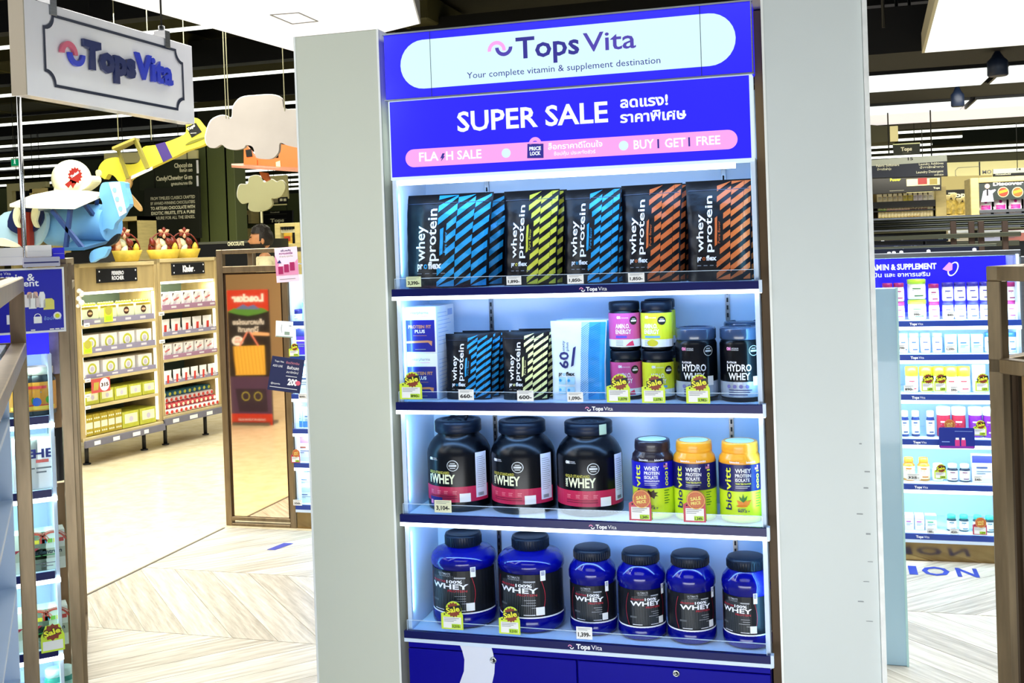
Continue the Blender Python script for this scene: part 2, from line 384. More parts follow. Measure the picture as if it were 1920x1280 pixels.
# the sale panel
sp = MB().box(-1.1535, -.1665, 2.795, 2.84, 1.79, 2.0088, M('white_frame_glow', (.8, .95, 1), .4, emit=.75, ecol=(.8, .97, 1))).build('sale_panel', unit, .001)
MB().rect(FM((0, 2.794, 0)), -1.1485, 1.7985, -.1745, 2.0065, SIGNBLUE).build('printed_face', sp)
mb = MB(); a = PY(760.5, 297, 2.79); b = PY(1383, 261, 2.79)
S1 = FM((0, 2.79, 0)); S2 = FM((0, 2.79, 0), off=.0018); S3 = FM((0, 2.79, 0), off=.0028)
zc = (a.z + b.z) / 2
mb.poly(S1, stadium(a.x, zc - .0245, b.x, zc + .0245), SIGNPINK)
ptext(mb, S1, 'SUPER SALE', 858, 246.6, 1141, 35, SIGNWHITE, Y=2.79, bold=.02)
ptext(mb, S1, 'ลดแรง!', 1163, 202, 1253, 18, SIGNWHITE, Y=2.79, bold=.03)
ptext(mb, S1, 'ราคาพิเศษ', 1163, 230, 1287, 18, SIGNWHITE, Y=2.79, bold=.03)
ptext(mb, S2, 'FLA', 786.5, 302.5, 823, 15, SIGNWHITE, Y=2.79, bold=.02)
ptext(mb, S2, 'H SALE', 837, 300, 903.5, 15, SIGNWHITE, Y=2.79, bold=.02)
p = PY(826, 303, 2.79); k = .00138
mb.poly(S2, [(p.x + x * k, p.z + y * k) for x, y in ((1, 0), (4, 7), (0, 6), (5, 16), (10, 16), (7, 10), (10, 10))], SIGNINK)
for x, y in ((949.3, 287), (1169.4, 273)):
    p = PY(x, y, 2.79); mb.disc(S2, p.x, p.z, .0125, SIGNPALE, 24)
p = PY(1004, 283, 2.79)
mb.arc(S2, p.x, p.z + .017, .010, .015, 0, 180, SIGNPINK); mb.poly(S2, [(p.x - .023, p.z - .018), (p.x + .022, p.z - .020), (p.x + .023, p.z + .018), (p.x - .021, p.z + .020)], SIGNINK)
mb.arc(S1, p.x, p.z + .020, .010, .017, 0, 180, SIGNPINK)
mb.text(S3, 'PRICE', p.x, p.z + .002, .009, SIGNWHITE, w=.032, al='c', bold=.04); mb.text(S3, 'LOCK', p.x, p.z - .011, .009, SIGNWHITE, w=.029, al='c', bold=.04)
ptext(mb, S2, 'ล็อกราคาดีโดนใจ', 1028, 280.5, 1130, 9.5, SIGNWHITE, Y=2.79, bold=.02)
ptext(mb, S2, 'ช้อปคุ้ม ประหยัดชัวร์', 1039, 291.5, 1117, 6, SIGNWHITE, Y=2.79, bold=.01)
ptext(mb, S2, 'BUY', 1188.6, 279.5, 1227, 16, SIGNWHITE, Y=2.79, bold=.02); (lambda p: mb.text(S2, '1', p.x, p.z, .022, SIGNINK, bold=.02))(PY(1233, 277.5, 2.79))
ptext(mb, S2, 'GET', 1247, 276.5, 1286, 16, SIGNWHITE, Y=2.79, bold=.02); (lambda p: mb.text(S2, '1', p.x, p.z, .022, SIGNINK, bold=.02))(PY(1291, 274, 2.79))
ptext(mb, S2, 'FREE', 1306, 272.5, 1351, 16, SIGNWHITE, Y=2.79, bold=.02)
mb.build('lettering', sp)
MB().box(XL + .02, XR - .05, 2.80, 2.815, 1.776, 1.7885, LIT).build('led_strip', unit)

# shelves with navy price edge, lit underside and clear acrylic guard
for k, (z0, z1) in SH.items():
    top = z1 - .001
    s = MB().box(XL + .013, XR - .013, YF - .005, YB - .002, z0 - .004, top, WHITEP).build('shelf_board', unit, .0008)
    MB().box(XL - .006, XR + .0, 2.781, 2.795, z0 + .001, z1, NAVY).build('price_edge', s, .0008)
    MB().box(XL - .006, XR + .006, 2.782, 2.8, z0 - .0095, z0 + .0005, LIT if k != 4 else WHITEP).build('led_strip', s)
    MB().box(XR + .0, XR + .008, 2.781, 2.80, z0 - .008, z1 + .002, WHITEP).build('end_cap', s)
    g = MB().box(XL + .002, XR - .008, 2.787, 2.7885, z1, z1 + .0285, ACRYL).build('acrylic_guard', s)
    MB().box(XL + .002, XR - .008, 2.7865, 2.7888, z1 + .0280, z1 + .0295, ACEDGE).box(XL + .002, XL + .0035, 2.7865, 2.7888, z1, z1 + .029, ACEDGE).box(XR - .0095, XR - .008, 2.7865, 2.7888, z1, z1 + .029, ACEDGE).build('guard_edge', s)
    mb = MB(); lx, ly = {1: (1087, 542), 2: (1098, 765.5), 3: (1105, 984.5), 4: (1066, 1213)}[k]
    p = PY(lx, ly, 2.78); mq = FM((0, 2.7805, 0)); zc = z0 + .006; kk = 1.0 if k < 4 else 1.25
    mb.arc(mq, p.x + .004, zc + .004, .003, .0055, 0, 180, M('pink_print', '#e58fc0', .5)); mb.arc(mq, p.x + .009, zc + .003, .003, .0055, 180, 360, LWHITE)
    mb.text(mq, 'Tops', p.x + .017 * kk, zc, .0095 * kk, LWHITE, w=.030 * kk, bold=.04); mb.text(mq, 'Vita', p.x + .0495 * kk, zc, .0095 * kk, LWHITE, w=.023 * kk, bold=.0)
    mb.build('lettering', s)
    # light from the strip above each bay
    ztop = {1: 1.770, 2: SH[1][0] - .014, 3: SH[2][0] - .014, 4: SH[3][0] - .014}[k]
    area('shelf_led', ((XL + XR) / 2, 2.80, ztop), .93, .012, 1.15, (.13, .42, 1.0), direction=(0, .55, -1))
    for x, dx in ((XL + .018, 1), (XR - .018, -1)):
        area('side_led', (x, 2.812, ztop - .13), .006, .22, .16, (.25, .72, 1.0), direction=(-dx * .45, 1, 0))
# lower cupboard doors
MB().box(XL + .004, XR - .002, 2.80, 3.0, .06, .5, ROYAL).build('cupboard_body', unit)
MB().box(XL + .004, XR - .002, 2.788, 2.80, .494, .5085, ROYAL).build('door_rail', unit, .001)
dl = MB().box(XL + .004, -.671, 2.786, 2.80, .08, .492, ROYAL).build('door', unit, .0015)
dr = MB().box(-.667, XR - .002, 2.786, 2.80, .08, .492, ROYAL).build('door', unit, .0015)
MB().box(XL + .004, XR - .002, 2.83, 2.99, 0, .06, BLACKP).build('plinth', unit)
DQ = FM((0, 2.7855, 0))
pts = [HQ(*p, 2.7855) for p in [(861.7, 1207), (867, 1220), (871, 1236), (870, 1258), (862, 1280)]]
pts += [(pts[-1][0] - .02, pts[-1][1] - .04), (pts[-1][0] - .07, pts[-1][1] - .10), (pts[-1][0] - .13, .2)]
pr = [HQ(*p, 2.7855) for p in [(920.6, 1209.6), (925, 1225), (928, 1244), (927, 1262), (923, 1280)]]
pts += [(pr[-1][0] - .08, .2), (pr[-1][0] - .02, .3)] + pr[::-1]
MB().poly(DQ, pts, M('white_vinyl_stripe', '#dfe4f5', .4)).build('printed_stripe', dl)
for (x, y), d in (((925, 1237), dl), ((1268, 1262), dr)):
    p = PY(x, y, 2.785); mb = MB(); mb.T = Matrix.Translation((p.x, 2.786, p.z)) @ Matrix.Rotation(PI / 2, 4, 'X')
    mb.lathe([(.0095, 0), (.0095, .003), (.0075, .004), (.0055, .0045), (.0055, .0035), (.001, .0035)], CHROME, 24); mb.T = None
    mb.box(p.x - .0008, p.x + .0008, 2.7808, 2.783, p.z - .003, p.z + .003, INKB); mb.build('lock', d)
# ------------------------------------------------------------------ the goods on the tall unit
def cyl_text(mb, r, a0, z, items, off=.0009):
    mp = CM(r, a0, off)
    for it in items:
        t, u, v, h, w_, m = it[:6]; kw = it[6] if len(it) > 6 else {}
        kw = dict(kw); kw.setdefault('g', .012 if h > .009 else None)
        mb.text(mp, t, u, z + v, h, m, w=w_, **kw)
BLKPL = M('glossy_black_plastic', '#03060d', .27, vary=.2, scale=4, spec=.32)
BLKLID = M('satin_black_lid', '#07111f', .38, spec=.3)
REDB = M('crimson_label_band', '#c0214f', .4); GOLDT = M('olive_gold_print', '#b9b34a', .45)
CREAM = M('cream_print', '#f0f5d2', .45); STICK = M('white_sticker', '#dfe6fb', .5)
def ring_map(r, a0=0): return CM(r, a0)
def label_band(mb, r, a0, z0, z1, a_half, m, off=.0005, g=.012):
    mb.rect(CM(r, a0, off), -a_half * r, z0, a_half * r, z1, m, g)
def gold_tub(a0=0.0, tilt=None):
    t = thing('protein_tub', '', 'protein tub')
    R = .0905
    MB().lathe([(R - .006, 0), (R - .001, .003), (R, .012), (R, .165), (R - .002, .178), (R - .010, .196), (R - .020, .210), (R - .032, .221), (.060, .2265), (.058, .232)], BLKPL, 56).build('tub_body', t)
    lid = MB().lathe([(.064, .229), (.066, .231), (.066, .246), (.0655, .248), (.066, .250), (.066, .262), (.063, .2655), (.047, .266), (.045, .263), (.040, .2625), (.0, .2625)], BLKLID, 48, cap=False).build('lid', t)
    mb = MB()
    for i in range(5): mb.rect(FM((0, 0, .2632), (1, 0, 0), (0, 1, 0), off=0), -.028 + i * .012, -.006, -.021 + i * .012, .006, BLKPL)
    mb.build('embossed_letter', lid, kind='stuff')
    mb = MB(); label_band(mb, R, a0, .030, .076, 1.45, REDB)
    mp = CM(R, a0, .001)
    cyl_text(mb, R, a0, 0, [('WHEY', -.052, .086, .026, .078, CREAM, dict(bold=.03)), ('GOLD STANDARD', -.062, .1145, .0075, .072, GOLDT, dict(bold=.03)), ('100%', -.0545, .086, .007, .025, CREAM, dict(rot=90, bold=.04)),
                                ('ON', -.060, .154, .007, .013, LWHITE, dict(bold=.09)), ('OPTIMUM', -.046, .158, .0028, .016, LWHITE), ('NUTRITION', -.046, .154, .0028, .018, LWHITE)])
    for i, x in enumerate((-.058, -.030, -.008, .018)):
        mb.rect(mp, x, .062, x + .012, .0635, M('pale_red_print', '#ef9aa8', .5)); mb.rect(mp, x, .058, x + .010, .0592, MATS['pale_red_print']); mb.rect(mp, x, .0545, x + .011, .0555, MATS['pale_red_print'])
    for z in (.047, .041): mb.rect(mp, -.060, z, .030, z + .002, M('dark_red_print', '#6e1030', .5), .012)
    mb.arc(mp, .020, .140, .0145, .0165, 0, 360, M('silver_print', '#b9bfc4', .4, .3), 28)
    mb.disc(mp, .020, .140, .0135, INKB, 22); m2 = CM(R, a0, .0015)
    mb.rect(m2, .009, .137, .031, .143, MATS['silver_print'], .01); mb.rect(m2, .013, .1455, .027, .148, MATS['silver_print'], .01); mb.rect(m2, .012, .1315, .028, .134, MATS['silver_print'], .01)
    mb.build('printed_label', t)
    mb = MB(); mb.rect(CM(R, a0, .0012), .085, .040, .125, .175, STICK, .01)
    m3 = CM(R, a0, .0017)
    for i in range(16): mb.rect(m3, .089, .160 - i * .006, .112 + (i * 7 % 5) * .002, .1612 - i * .006, INKG, .012)
    for i in range(9): mb.rect(m3, .092 + i * .0022, .044, .0931 + i * .0022, .054, INKB)
    mb.build('side_sticker', t)
    mb = MB(); mb.rect(CM(R, a0, .0016), .037, .030, .068, .056, PAPER, .01); mb.build('square_sticker', t)
    return t
def on_tub(key, px0, px1, py, Yc, z, label, group, maker, rz=0, **kw):
    p = PY((px0 + px1) / 2, py, Yc)
    r = put(key, maker, (p.x, Yc, z), rz, label, group, **kw); r.scale = (1, 1, {'gold': .925, 'ubig': .922, 'usml': .90, 'bb': .935, 'bo': .935}.get(key, 1)); return r
Z1, Z2, Z3, Z4 = .4885 + 1, 1.176, .865, .541
G = 'black gold standard whey tubs'
on_tub('gold', 805, 918, 870, 2.915, Z3, 'black whey tub with red band, leftmost on the third shelf, foil strip on its lid', G, gold_tub, -.10)
on_tub('gold', 922, 1040, 870, 2.915, Z3, 'black whey tub with red band, the middle one of three on the third shelf', G, gold_tub, -.12)
t3 = on_tub('gold', 1043, 1168, 872, 2.915, Z3, 'black whey tub with red band beside the brown lidded yellow jar', G, gold_tub, .10)
mb = MB().rect(CM(.0662, .75), -.012, .232, .012, .262, M('torn_foil_seal', '#b9c29c', .4, .2), .006); mb.build('foil_strip', t3)
mb = MB().rect(CM(.0662, -1.1), -.010, .234, .010, .262, MATS['torn_foil_seal'], .006); mb.build('foil_strip', FIRST['gold'])
mb = MB().rect(CM(.0905, -.1, .002), -.052, .012, -.004, .044, M('navy_sticker', '#1c1a7c', .4), .01).rect(CM(.0905, -.1, .0027), -.048, .022, -.038, .034, PINKD_ := M('pink_print', '#e58fc0', .5), .01); mb.build('navy_sticker', FIRST['gold'])
for r_, a_ in ((FIRST['gold'], .7),): MB().tube([(.03 * math.cos(q), .03 * math.sin(q), .268 + .004 * math.sin(3 * q)) for q in [2 * PI * i / 16 for i in range(15)]], .0015, INKB, 5).tube([(.028, -.01, .266), (.034, -.014, .28)], .005, INKB, 8).build('security_tag', r_)

BLUEPL = M('deep_blue_plastic', (.001, .002, .19), .12, vary=.25, scale=5, coat=.25, spec=.4)
CARBON = M('carbon_stripe_label', '#101319', .34, spec=.3); SLATE = M('slate_print', '#565c63', .45); REDP = M('red_print', '#b02338', .45)
def blue_tub(big=True, a0=0.0):
    t = thing('protein_tub', '', 'protein tub')
    if big:
        R, H = .0935, .272
        prof = [(R - .012, 0), (R - .004, .004), (R - .001, .014), (R - .001, .042), (R - .004, .046), (R - .004, .176), (R, .182), (R, .196), (R - .004, .208), (R - .014, .219), (R - .028, .225), (.050, .228), (.047, .233)]
        lid = [(.049, .231), (.051, .233), (.052, .262), (.050, .2675), (.044, .268), (.042, .2655), (0, .265)]; lz0, lz1 = .048, .174; lr = R - .0035
    else:
        R, H = .0655, .256
        prof = [(R - .008, 0), (R - .002, .004), (R, .012), (R, .036), (R - .003, .040), (R - .003, .158), (R, .164), (R, .182), (R - .004, .196), (R - .012, .208), (.050, .214), (.046, .218)]
        lid = [(.047, .217), (.0495, .219), (.050, .243), (.047, .2495), (.043, .251), (0, .2515)]; lz0, lz1 = .042, .150; lr = R - .0025
    MB().lathe(prof, BLUEPL, 56).build('tub_body', t)
    l = MB().lathe(lid, BLKLID, 40, cap=False).build('lid', t)
    mb = MB()
    for i in range(44):
        a = 2 * PI * i / 44; r_ = lid[1][0] + .0006; mb.obox((r_ * math.cos(a), r_ * math.sin(a), lid[1][1] + .002), (r_ * math.cos(a), r_ * math.sin(a), lid[2][1] - .002), .002, .0016, BLKLID)
    mb.build('lid_rib', l, kind='stuff')
    k = (lz1 - lz0) / .126; kx = lr / .09
    mb = MB(); label_band(mb, lr, a0, lz0, lz1, 1.75, CARBON)
    m1 = CM(lr, a0, .0011); m2 = CM(lr, a0, .0017)
    for i in range(20):
        x = (-.052 + i * .0052) * kx; mb.rect(m1, x, lz0 + .004, x + .0016 * kx, lz1 - .012 - abs(i - 10) * .0008, SLATE)
    Zk = lambda v: lz0 + v * k
    X = lambda u: u * kx
    mb.text(m2, 'ULTIMATE', X(-.010), Zk(.1135), .0065 * k, M('pale_grey_print', '#a9adb5', .5), w=X(.040), al='c', bold=.01); mb.text(m2, 'NUTRITION', X(-.010), Zk(.108), .0035 * k, MATS['pale_grey_print'], w=X(.036), al='c')
    mb.rect(m2, X(.020), Zk(.1035), X(.052), Zk(.1075), MATS['pale_grey_print'], .01)
    mb.text(m2, 'PROSTAR', X(-.055), Zk(.0905), .0060 * k, REDP, w=X(.050), bold=.02); mb.text(m2, '100%', X(-.003), Zk(.0895), .0085 * k, LWHITE, w=X(.046), bold=.03)
    mb.text(m2, 'WHEY', X(-.058), Zk(.072), .0145 * k, LWHITE, w=X(.118), bold=.03, g=.012); mb.text(m2, 'PROTEIN', X(.000), Zk(.063), .0062 * k, REDP, w=X(.056), bold=.02)
    for i, (a, b) in enumerate(((.020, .052), (.026, .052), (.012, .052), (.040, .052))): mb.rect(m2, X(a), Zk(.050 - i * .0075), X(b), Zk(.0515 - i * .0075), MATS['pale_grey_print'], .01)
    mb.rect(m2, X(-.060), Zk(.030), X(-.034), Zk(.036), SLATE, .01); mb.rect(m2, X(-.050), Zk(.006), X(-.014), Zk(.008), LWHITE, .01); mb.rect(m2, X(.018), Zk(.006), X(.050), Zk(.008), LWHITE, .01)
    for s in (-1, 1):
        n = 12; vs = []
        for j in range(n + 1):
            v = j / n; u = s * (.066 + .012 * math.sin(v * PI)); vs += [(X(u), Zk(.004 + v * .110)), (X(u + .0016), Zk(.004 + v * .110))]
        mb.flat(m2, vs, [(2 * j, 2 * j + 1, 2 * j + 3, 2 * j + 2) for j in range(n)], REDP)
    mb.rect(CM(lr, a0, .0008), -1.75 * lr, lz0 - .005, 1.75 * lr, lz0 + .0005, LWHITE, .01)
    mb.build('printed_label', t)
    mb = MB(); mb.rect(CM(lr, a0, .002), X(.052), Zk(.006), X(.076), Zk(.030), PAPER, .008); mb.build('square_sticker', t)
    mb = MB(); mb.rect(CM(R, a0, .0012), X(.068), lz1 - .018, X(.083), lz1 + .012, PAPER, .008)
    for i in range(5): mb.rect(CM(R, a0, .0017), X(.0705), lz1 - .002 + i * .0026, X(.0805), lz1 - .0008 + i * .0026, INKN, .01)
    mb.build('barcode_sticker', t)
    return t
G = 'blue whey tubs on the lowest lit shelf'
W4 = ['large blue whey tub leftmost on the lowest lit shelf', 'large blue whey tub second from the left on the lowest lit shelf', 'small blue whey tub next to the two large ones', 'small blue whey tub, the second of the four small ones', 'small blue whey tub, the third of the four small ones', 'small blue whey tub beside the right column, turned with its sticker forward']
for i, (a, b) in enumerate(((812, 930), (935, 1058))): on_tub('ubig', a, b, 1080, 2.912, Z4, W4[i], G, blue_tub, (-.22, -.20)[i], big=True)
for i, (a, b) in enumerate(((1066, 1158), (1158, 1248), (1248, 1343), (1353, 1448))): on_tub('usml', a, b, 1105, (2.90, 2.89, 2.885, 2.88)[i], Z4, W4[2 + i], G, blue_tub, (.0, .32, .30, -.42)[i], big=False)

LIME = M('lime_yellow_label', '#d3ee2a', .4, vary=.05, scale=10); RBLUE = M('royal_blue_label', '#1411b8', .35); NBLUE = M('navy_blue_label', '#11125c', .35)
ORANGE = M('amber_orange_lid', '#f0a021', .35, coat=.3); BROWN = M('dark_brown_lid', '#1d1420', .35, coat=.3); ORD = M('orange_print', '#e58a2a', .5); LEAF = M('leaf_green_print', '#2f7d2c', .5); CHOC = M('chocolate_print', '#3b2416', .5)
YGP = M('yellow_print', '#e6f23a', .45)
def bio_jar(kind='o'):
    t = thing('supplement_jar', '', 'supplement jar'); R = .0555
    lm = BROWN if kind == 'b' else ORANGE; um = RBLUE if kind == 'b' else NBLUE
    MB().lathe([(R - .012, 0), (R - .004, .002), (R, .012), (R, .162), (R - .004, .170)], LIME, 48).build('jar_body', t)
    MB().lathe([(R - .001, .160), (R, .162), (R - .002, .178), (R - .008, .186), (R - .009, .190)], lm, 48, cap=False).build('collar', t)
    l = MB().lathe([(.0455, .188), (.0465, .190), (.0475, .197), (.0468, .199), (.0475, .201), (.0465, .214), (.0455, .219), (.042, .2205), (.0405, .2195), (0, .2195)], lm, 44, cap=False).build('lid', t)
    MB().disc(FM((0, 0, .2196), (1, 0, 0), (0, 1, 0), off=.0004), 0, 0, .037, M('pale_lid_seal', '#cfe9ea', .35), 32).build('lid_seal', l)
    mb = MB(); label_band(mb, R, 0, .090, .163, 2.0, um, .0009, .006)
    m1 = CM(R, 0, .0013)
    cyl_text(mb, R, 0, 0, [('WHEY', -.018, .141, .011, .040, LWHITE, dict(bold=.022)), ('PROTEIN', -.018, .129, .0085, .040, LWHITE, dict(bold=.022)), ('ISOLATE', -.018, .117, .0085, .036, LWHITE, dict(bold=.022)),
        ('CHOCOLATE FLAVOR' if kind == 'b' else 'THAI TEA FLAVOR', -.018, .109, .004, .040, LWHITE if kind == 'b' else YGP, dict(bold=.03)),
        ('vitt', -.030, .092, .017, .062, YGP, dict(rot=90, bold=.015, g=.008, gv=None)), ('bio', -.030, .038, .017, .050, INKN, dict(rot=90, bold=.015, g=.008, gv=None)),
        ('1000', .0385, .146, .0085, .050, YGP, dict(rot=-90, bold=.022))], off=.0012)
    mb.rect(m1, -.018, .1035, .018, .1047, LWHITE, .01); mb.rect(m1, -.018, .099, .012, .100, LWHITE, .01)
    mb.rect(m1, .034, .148, .046, .160, M('flag_pink', '#d9a6c4', .5), .006); mb.rect(CM(R, 0, .0018), .034, .154, .040, .160, INKN, .006)
    for i in range(3): mb.rect(CM(R, 0, .0018), .0345, .1487 + i * .0024, .0455, .1496 + i * .0024, REDP, .006)
    for u in (-.030, .010): mb.text(CM(R - .002, 0, .004), 'biovitt', u, .167, .006, LWHITE, w=.024, bold=.02)
    if kind == 'b':
        rr = random.Random(3); pts = [( -.001 + (.020 if i % 2 else .010 + rr.random() * .006) * math.cos(i * PI / 8), .074 + (.014 if i % 2 else .007) * math.sin(i * PI / 8)) for i in range(16)]
        mb.poly(m1, pts, CHOC, .008)
    else:
        mb.poly(m1, [(-.016, .066), (-.012, .052), (.014, .052), (.022, .068), (.010, .063), (.002, .068), (-.006, .062)], ORD, .008)
        m2 = CM(R, 0, .0018)
        for a, l_ in ((60, .022), (90, .024), (120, .020)):
            c, s_ = math.cos(math.radians(a)), math.sin(math.radians(a)); mb.poly(m2, [(0, .060), (l_ * .5 * c + .003 * s_, .060 + l_ * .5 * s_ - .003 * c), (l_ * c, .060 + l_ * s_), (l_ * .5 * c - .003 * s_, .060 + l_ * .5 * s_ + .003 * c)], LEAF)
        mb.disc(m2, -.003, .050, .014, ORD, 16, .003)
    mb.text(m1, 'NET WEIGHT', -.014, .040, .0032, INKN, w=.020, bold=.03); mb.text(m1, '907.2 g', -.014, .033, .0055, INKN, w=.030, bold=.03)
    for i in range(6): mb.rect(m1, .034, .082 - i * .007, .050 - (i % 2) * .004, .084 - i * .007, LEAF, .01)
    mb.build('printed_label', t)
    return t
on_tub('bb', 1188, 1262, 895, 2.872, Z3, 'yellow and blue whey jar with a dark brown lid', 'yellow and blue whey jars', bio_jar, .05, kind='b')
on_tub('bo', 1263, 1343, 898, 2.868, Z3, 'yellow and navy whey jar with amber lid beside the brown lidded one', 'yellow and blue whey jars', bio_jar, .02, kind='o')
on_tub('bo', 1344, 1434, 902, 2.868, Z3, 'yellow and navy whey jar with amber lid nearest the right column', 'yellow and blue whey jars', bio_jar, .16, kind='o')

# amino jars, stacked two high, and the two platinum tubs
PINKL = M('magenta_label', '#d0559c', .4); PINKD = M('pink_print', '#e58fc0', .5); YELL = M('acid_yellow_label', '#d9e22c', .4); PALEL = M('pale_label', '#e3ecf5', .45)
def amino(kind='p'):
    t = thing('supplement_jar', '', 'supplement jar'); R = .0425; mm = PINKL if kind == 'p' else YELL
    MB().lathe([(R - .006, 0), (R - .001, .003), (R, .008), (R, .098), (R - .003, .104), (R - .004, .107)], BLKPL, 44).build('jar_body', t)
    MB().lathe([(.0385, .1055), (.0405, .107), (.0415, .109), (.0415, .126), (.040, .1295), (.036, .130), (.034, .128), (0, .128)], BLKLID, 40, cap=False).build('lid', t)
    mb = MB(); label_band(mb, R, 0, .030, .100, 2.3, mm); label_band(mb, R, 0, .010, .030, 2.3, PALEL, .0006)
    cyl_text(mb, R, 0, 0, [('AMIN.O.', -.020, .060, .0115, .038, LWHITE, dict(bold=.022)), ('ENERGY', -.020, .045, .0115, .042, LWHITE, dict(bold=.022)), ('ON', -.016, .086, .006, .010, LWHITE, dict(bold=.09)), ('OPTIMUM NUTRITION', -.005, .086, .003, .020, LWHITE)], off=.0012)
    m1 = CM(R, 0, .0012); m2 = CM(R, 0, .0018)
    mb.disc(m1, .030, .080, .0115, INKB, 20); mb.rect(m2, .022, .077, .038, .0815, LWHITE, .008); mb.rect(m2, .025, .0835, .035, .085, LWHITE)
    if kind == 'p': mb.poly(m1, [(.006, .013), (.030, .013), (.026, .027), (.016, .022)], M('watermelon_print', '#e0406a', .5), .008); mb.rect(m1, -.020, .034, .010, .040, M('violet_print', '#5b4bd0', .5), .01)
    else: mb.disc(m1, .004, .021, .015, M('pineapple_print', '#c9c326', .5), 16, .009, g=.008); mb.rect(m1, -.018, .034, .024, .040, M('sky_print', '#6aa4d8', .5), .01)
    for i in range(4): mb.rect(m1, -.020, .026 - i * .004, .000, .0272 - i * .004, INKG, .01)
    mb.build('printed_label', t); return t
G = 'stacked amino energy jars'
Ya = 2.90
for (a, b, k, nm, z, Y, lb) in ((1145, 1202, 'p', 'am_p', 0, Ya, 'magenta amino energy jar at the bottom of its stack'), (1145, 1202, 'p', 'am_p', 1, Ya, 'magenta amino energy jar standing on top of another'),
        (1203, 1265, 'y', 'am_y', 0, Ya - .01, 'yellow amino energy jar at the bottom of its stack'), (1203, 1265, 'y', 'am_y', 1, Ya - .01, 'yellow amino energy jar standing on top of another'),
        (1226, 1268, 'y', 'am_y', 0, 2.985, 'yellow amino energy jar hidden at the back under another'), (1212, 1268, 'y', 'am_y', 1, 2.985, 'yellow amino energy jar peeking out behind the front stack')):
    p = PY((a + b) / 2 if Y < 2.95 else 1240, 680, Y)
    put(nm, amino, (p.x, Y, Z2 + z * .1315), (.06 if a < 1200 else -.25 if z else .12), lb, G, kind=k)
SMOKE = M('smoky_blue_lid', '#2b3f5e', .25, coat=.5)
def hydro():
    t = thing('protein_tub', '', 'protein tub'); R = .0545
    MB().lathe([(R - .008, 0), (R - .001, .003), (R, .010), (R, .148), (R - .003, .157), (R - .006, .160)], BLKPL, 48).build('tub_body', t)
    MB().lathe([(R - .006, .158), (R - .002, .160), (R - .001, .163), (R - .001, .186), (R - .003, .190), (R - .008, .191), (R - .010, .188), (0, .188)], SMOKE, 44, cap=False).build('lid', t)
    mb = MB(); label_band(mb, R, 0, .012, .052, 2.0, M('silver_label_band', '#aeb8c8', .35, .3))
    cyl_text(mb, R, 0, 0, [('HYDRO', -.034, .080, .017, .064, LWHITE, dict(bold=.022)), ('WHEY', -.030, .058, .017, .056, LWHITE, dict(bold=.022)), ('PLATINUM', -.034, .100, .005, .026, LWHITE, dict(bold=.02)), ('ON', -.034, .134, .007, .012, PINKD, dict(bold=.09)), ('OPTIMUM', -.020, .137, .003, .018, LWHITE), ('NUTRITION', -.020, .133, .003, .018, LWHITE)], off=.0012)
    m1 = CM(R, 0, .0012); m2 = CM(R, 0, .0018)
    mb.arc(m1, .038, .132, .012, .0135, 0, 360, MATS['silver_print'], 22); mb.rect(m1, .029, .129, .047, .134, MATS['silver_print'], .008); mb.rect(m1, .032, .137, .044, .139, MATS['silver_print'], .008)
    mb.rect(m1, .034, .042, .052, .066, PAPER, .008)
    for i in range(4): mb.disc(m2, -.030 + i * .016, .040, .005, M('violet_grey_print', '#7a76b4', .5), 12)
    for i in range(3): mb.rect(m2, -.030, .030 - i * .006, .030 - i * .006, .032 - i * .006, INKN, .01)
    mb.build('printed_label', t); return t
on_tub('hy', 1267, 1345, 685, 2.885, Z2, 'black hydro whey tub beside the yellow amino jars', 'black hydro whey tubs', hydro, .02)
on_tub('hy', 1350, 1430, 688, 2.882, Z2, 'black hydro whey tub nearest the right column', 'black hydro whey tubs', hydro, .0)
p = PY(1396, 660, 2.99); dup(FIRST['hy'], (p.x, 2.992, Z2 + .006), .1, 'black hydro whey tub standing behind the one nearest the column', 'black hydro whey tubs')

# paper boxes
BOXW = M('white_carton', '#e6edf6', .5, vary=.03, scale=20); COPPER = M('copper_print', '#c98a63', .4, .2)
def carton():
    t = thing('supplement_carton', '', 'carton'); w_, d, h = .098, .15, .130
    MB().box(-w_ / 2, w_ / 2, 0, d, 0, h, BOXW).build('carton_body', t, .001)
    mb = MB(); f = FM((0, 0, 0)); f2 = FM((0, 0, 0), off=.0014)
    mb.text(f, 'interpharma', 0, h - .020, .0075, INKG, w=.054, al='c'); mb.rect(f, -.026, h - .0265, .026, h - .0255, PINKD)
    mb.rect(f, -.042, .004, .044, h - .037, M('indigo_label', '#1c1b84', .35, coat=.3))
    mb.text(f2, 'PROTEIN FIT', 0, .070, .0085, COPPER, w=.068, al='c', bold=.03); mb.text(f2, 'PLUS', 0, .057, .0085, LWHITE, w=.030, al='c', bold=.022)
    mb.rect(f2, -.020, .049, .020, .050, COPPER); mb.poly(f2, [(-.042, .028), (.024, .030), (.034, .020), (.036, .034), (.022, .036), (-.042, .034)], COPPER); mb.rect(f2, -.016, .010, .016, .012, INKG)
    sm = FM((w_ / 2, 0, 0), (0, 1, 0), (0, 0, 1))
    for i in range(9): mb.rect(sm, .012, h - .02 - i * .011, .085 + (i * 5 % 4) * .012, h - .0185 - i * .011, M('pale_blue_print', '#9db8e6', .5))
    mb.rect(sm, .095, .10, .135, .118, MATS['pale_blue_print'])
    mb.build('print', t); return t
p = PY(788, 670, 2.83)
for i in range(2): put('carton', carton, (p.x, 2.835, Z2 + i * .1305), 0, ('white protein fit carton with navy panel at the bottom of the stack', 'white protein fit carton with navy panel stacked on top')[i], 'protein fit cartons')

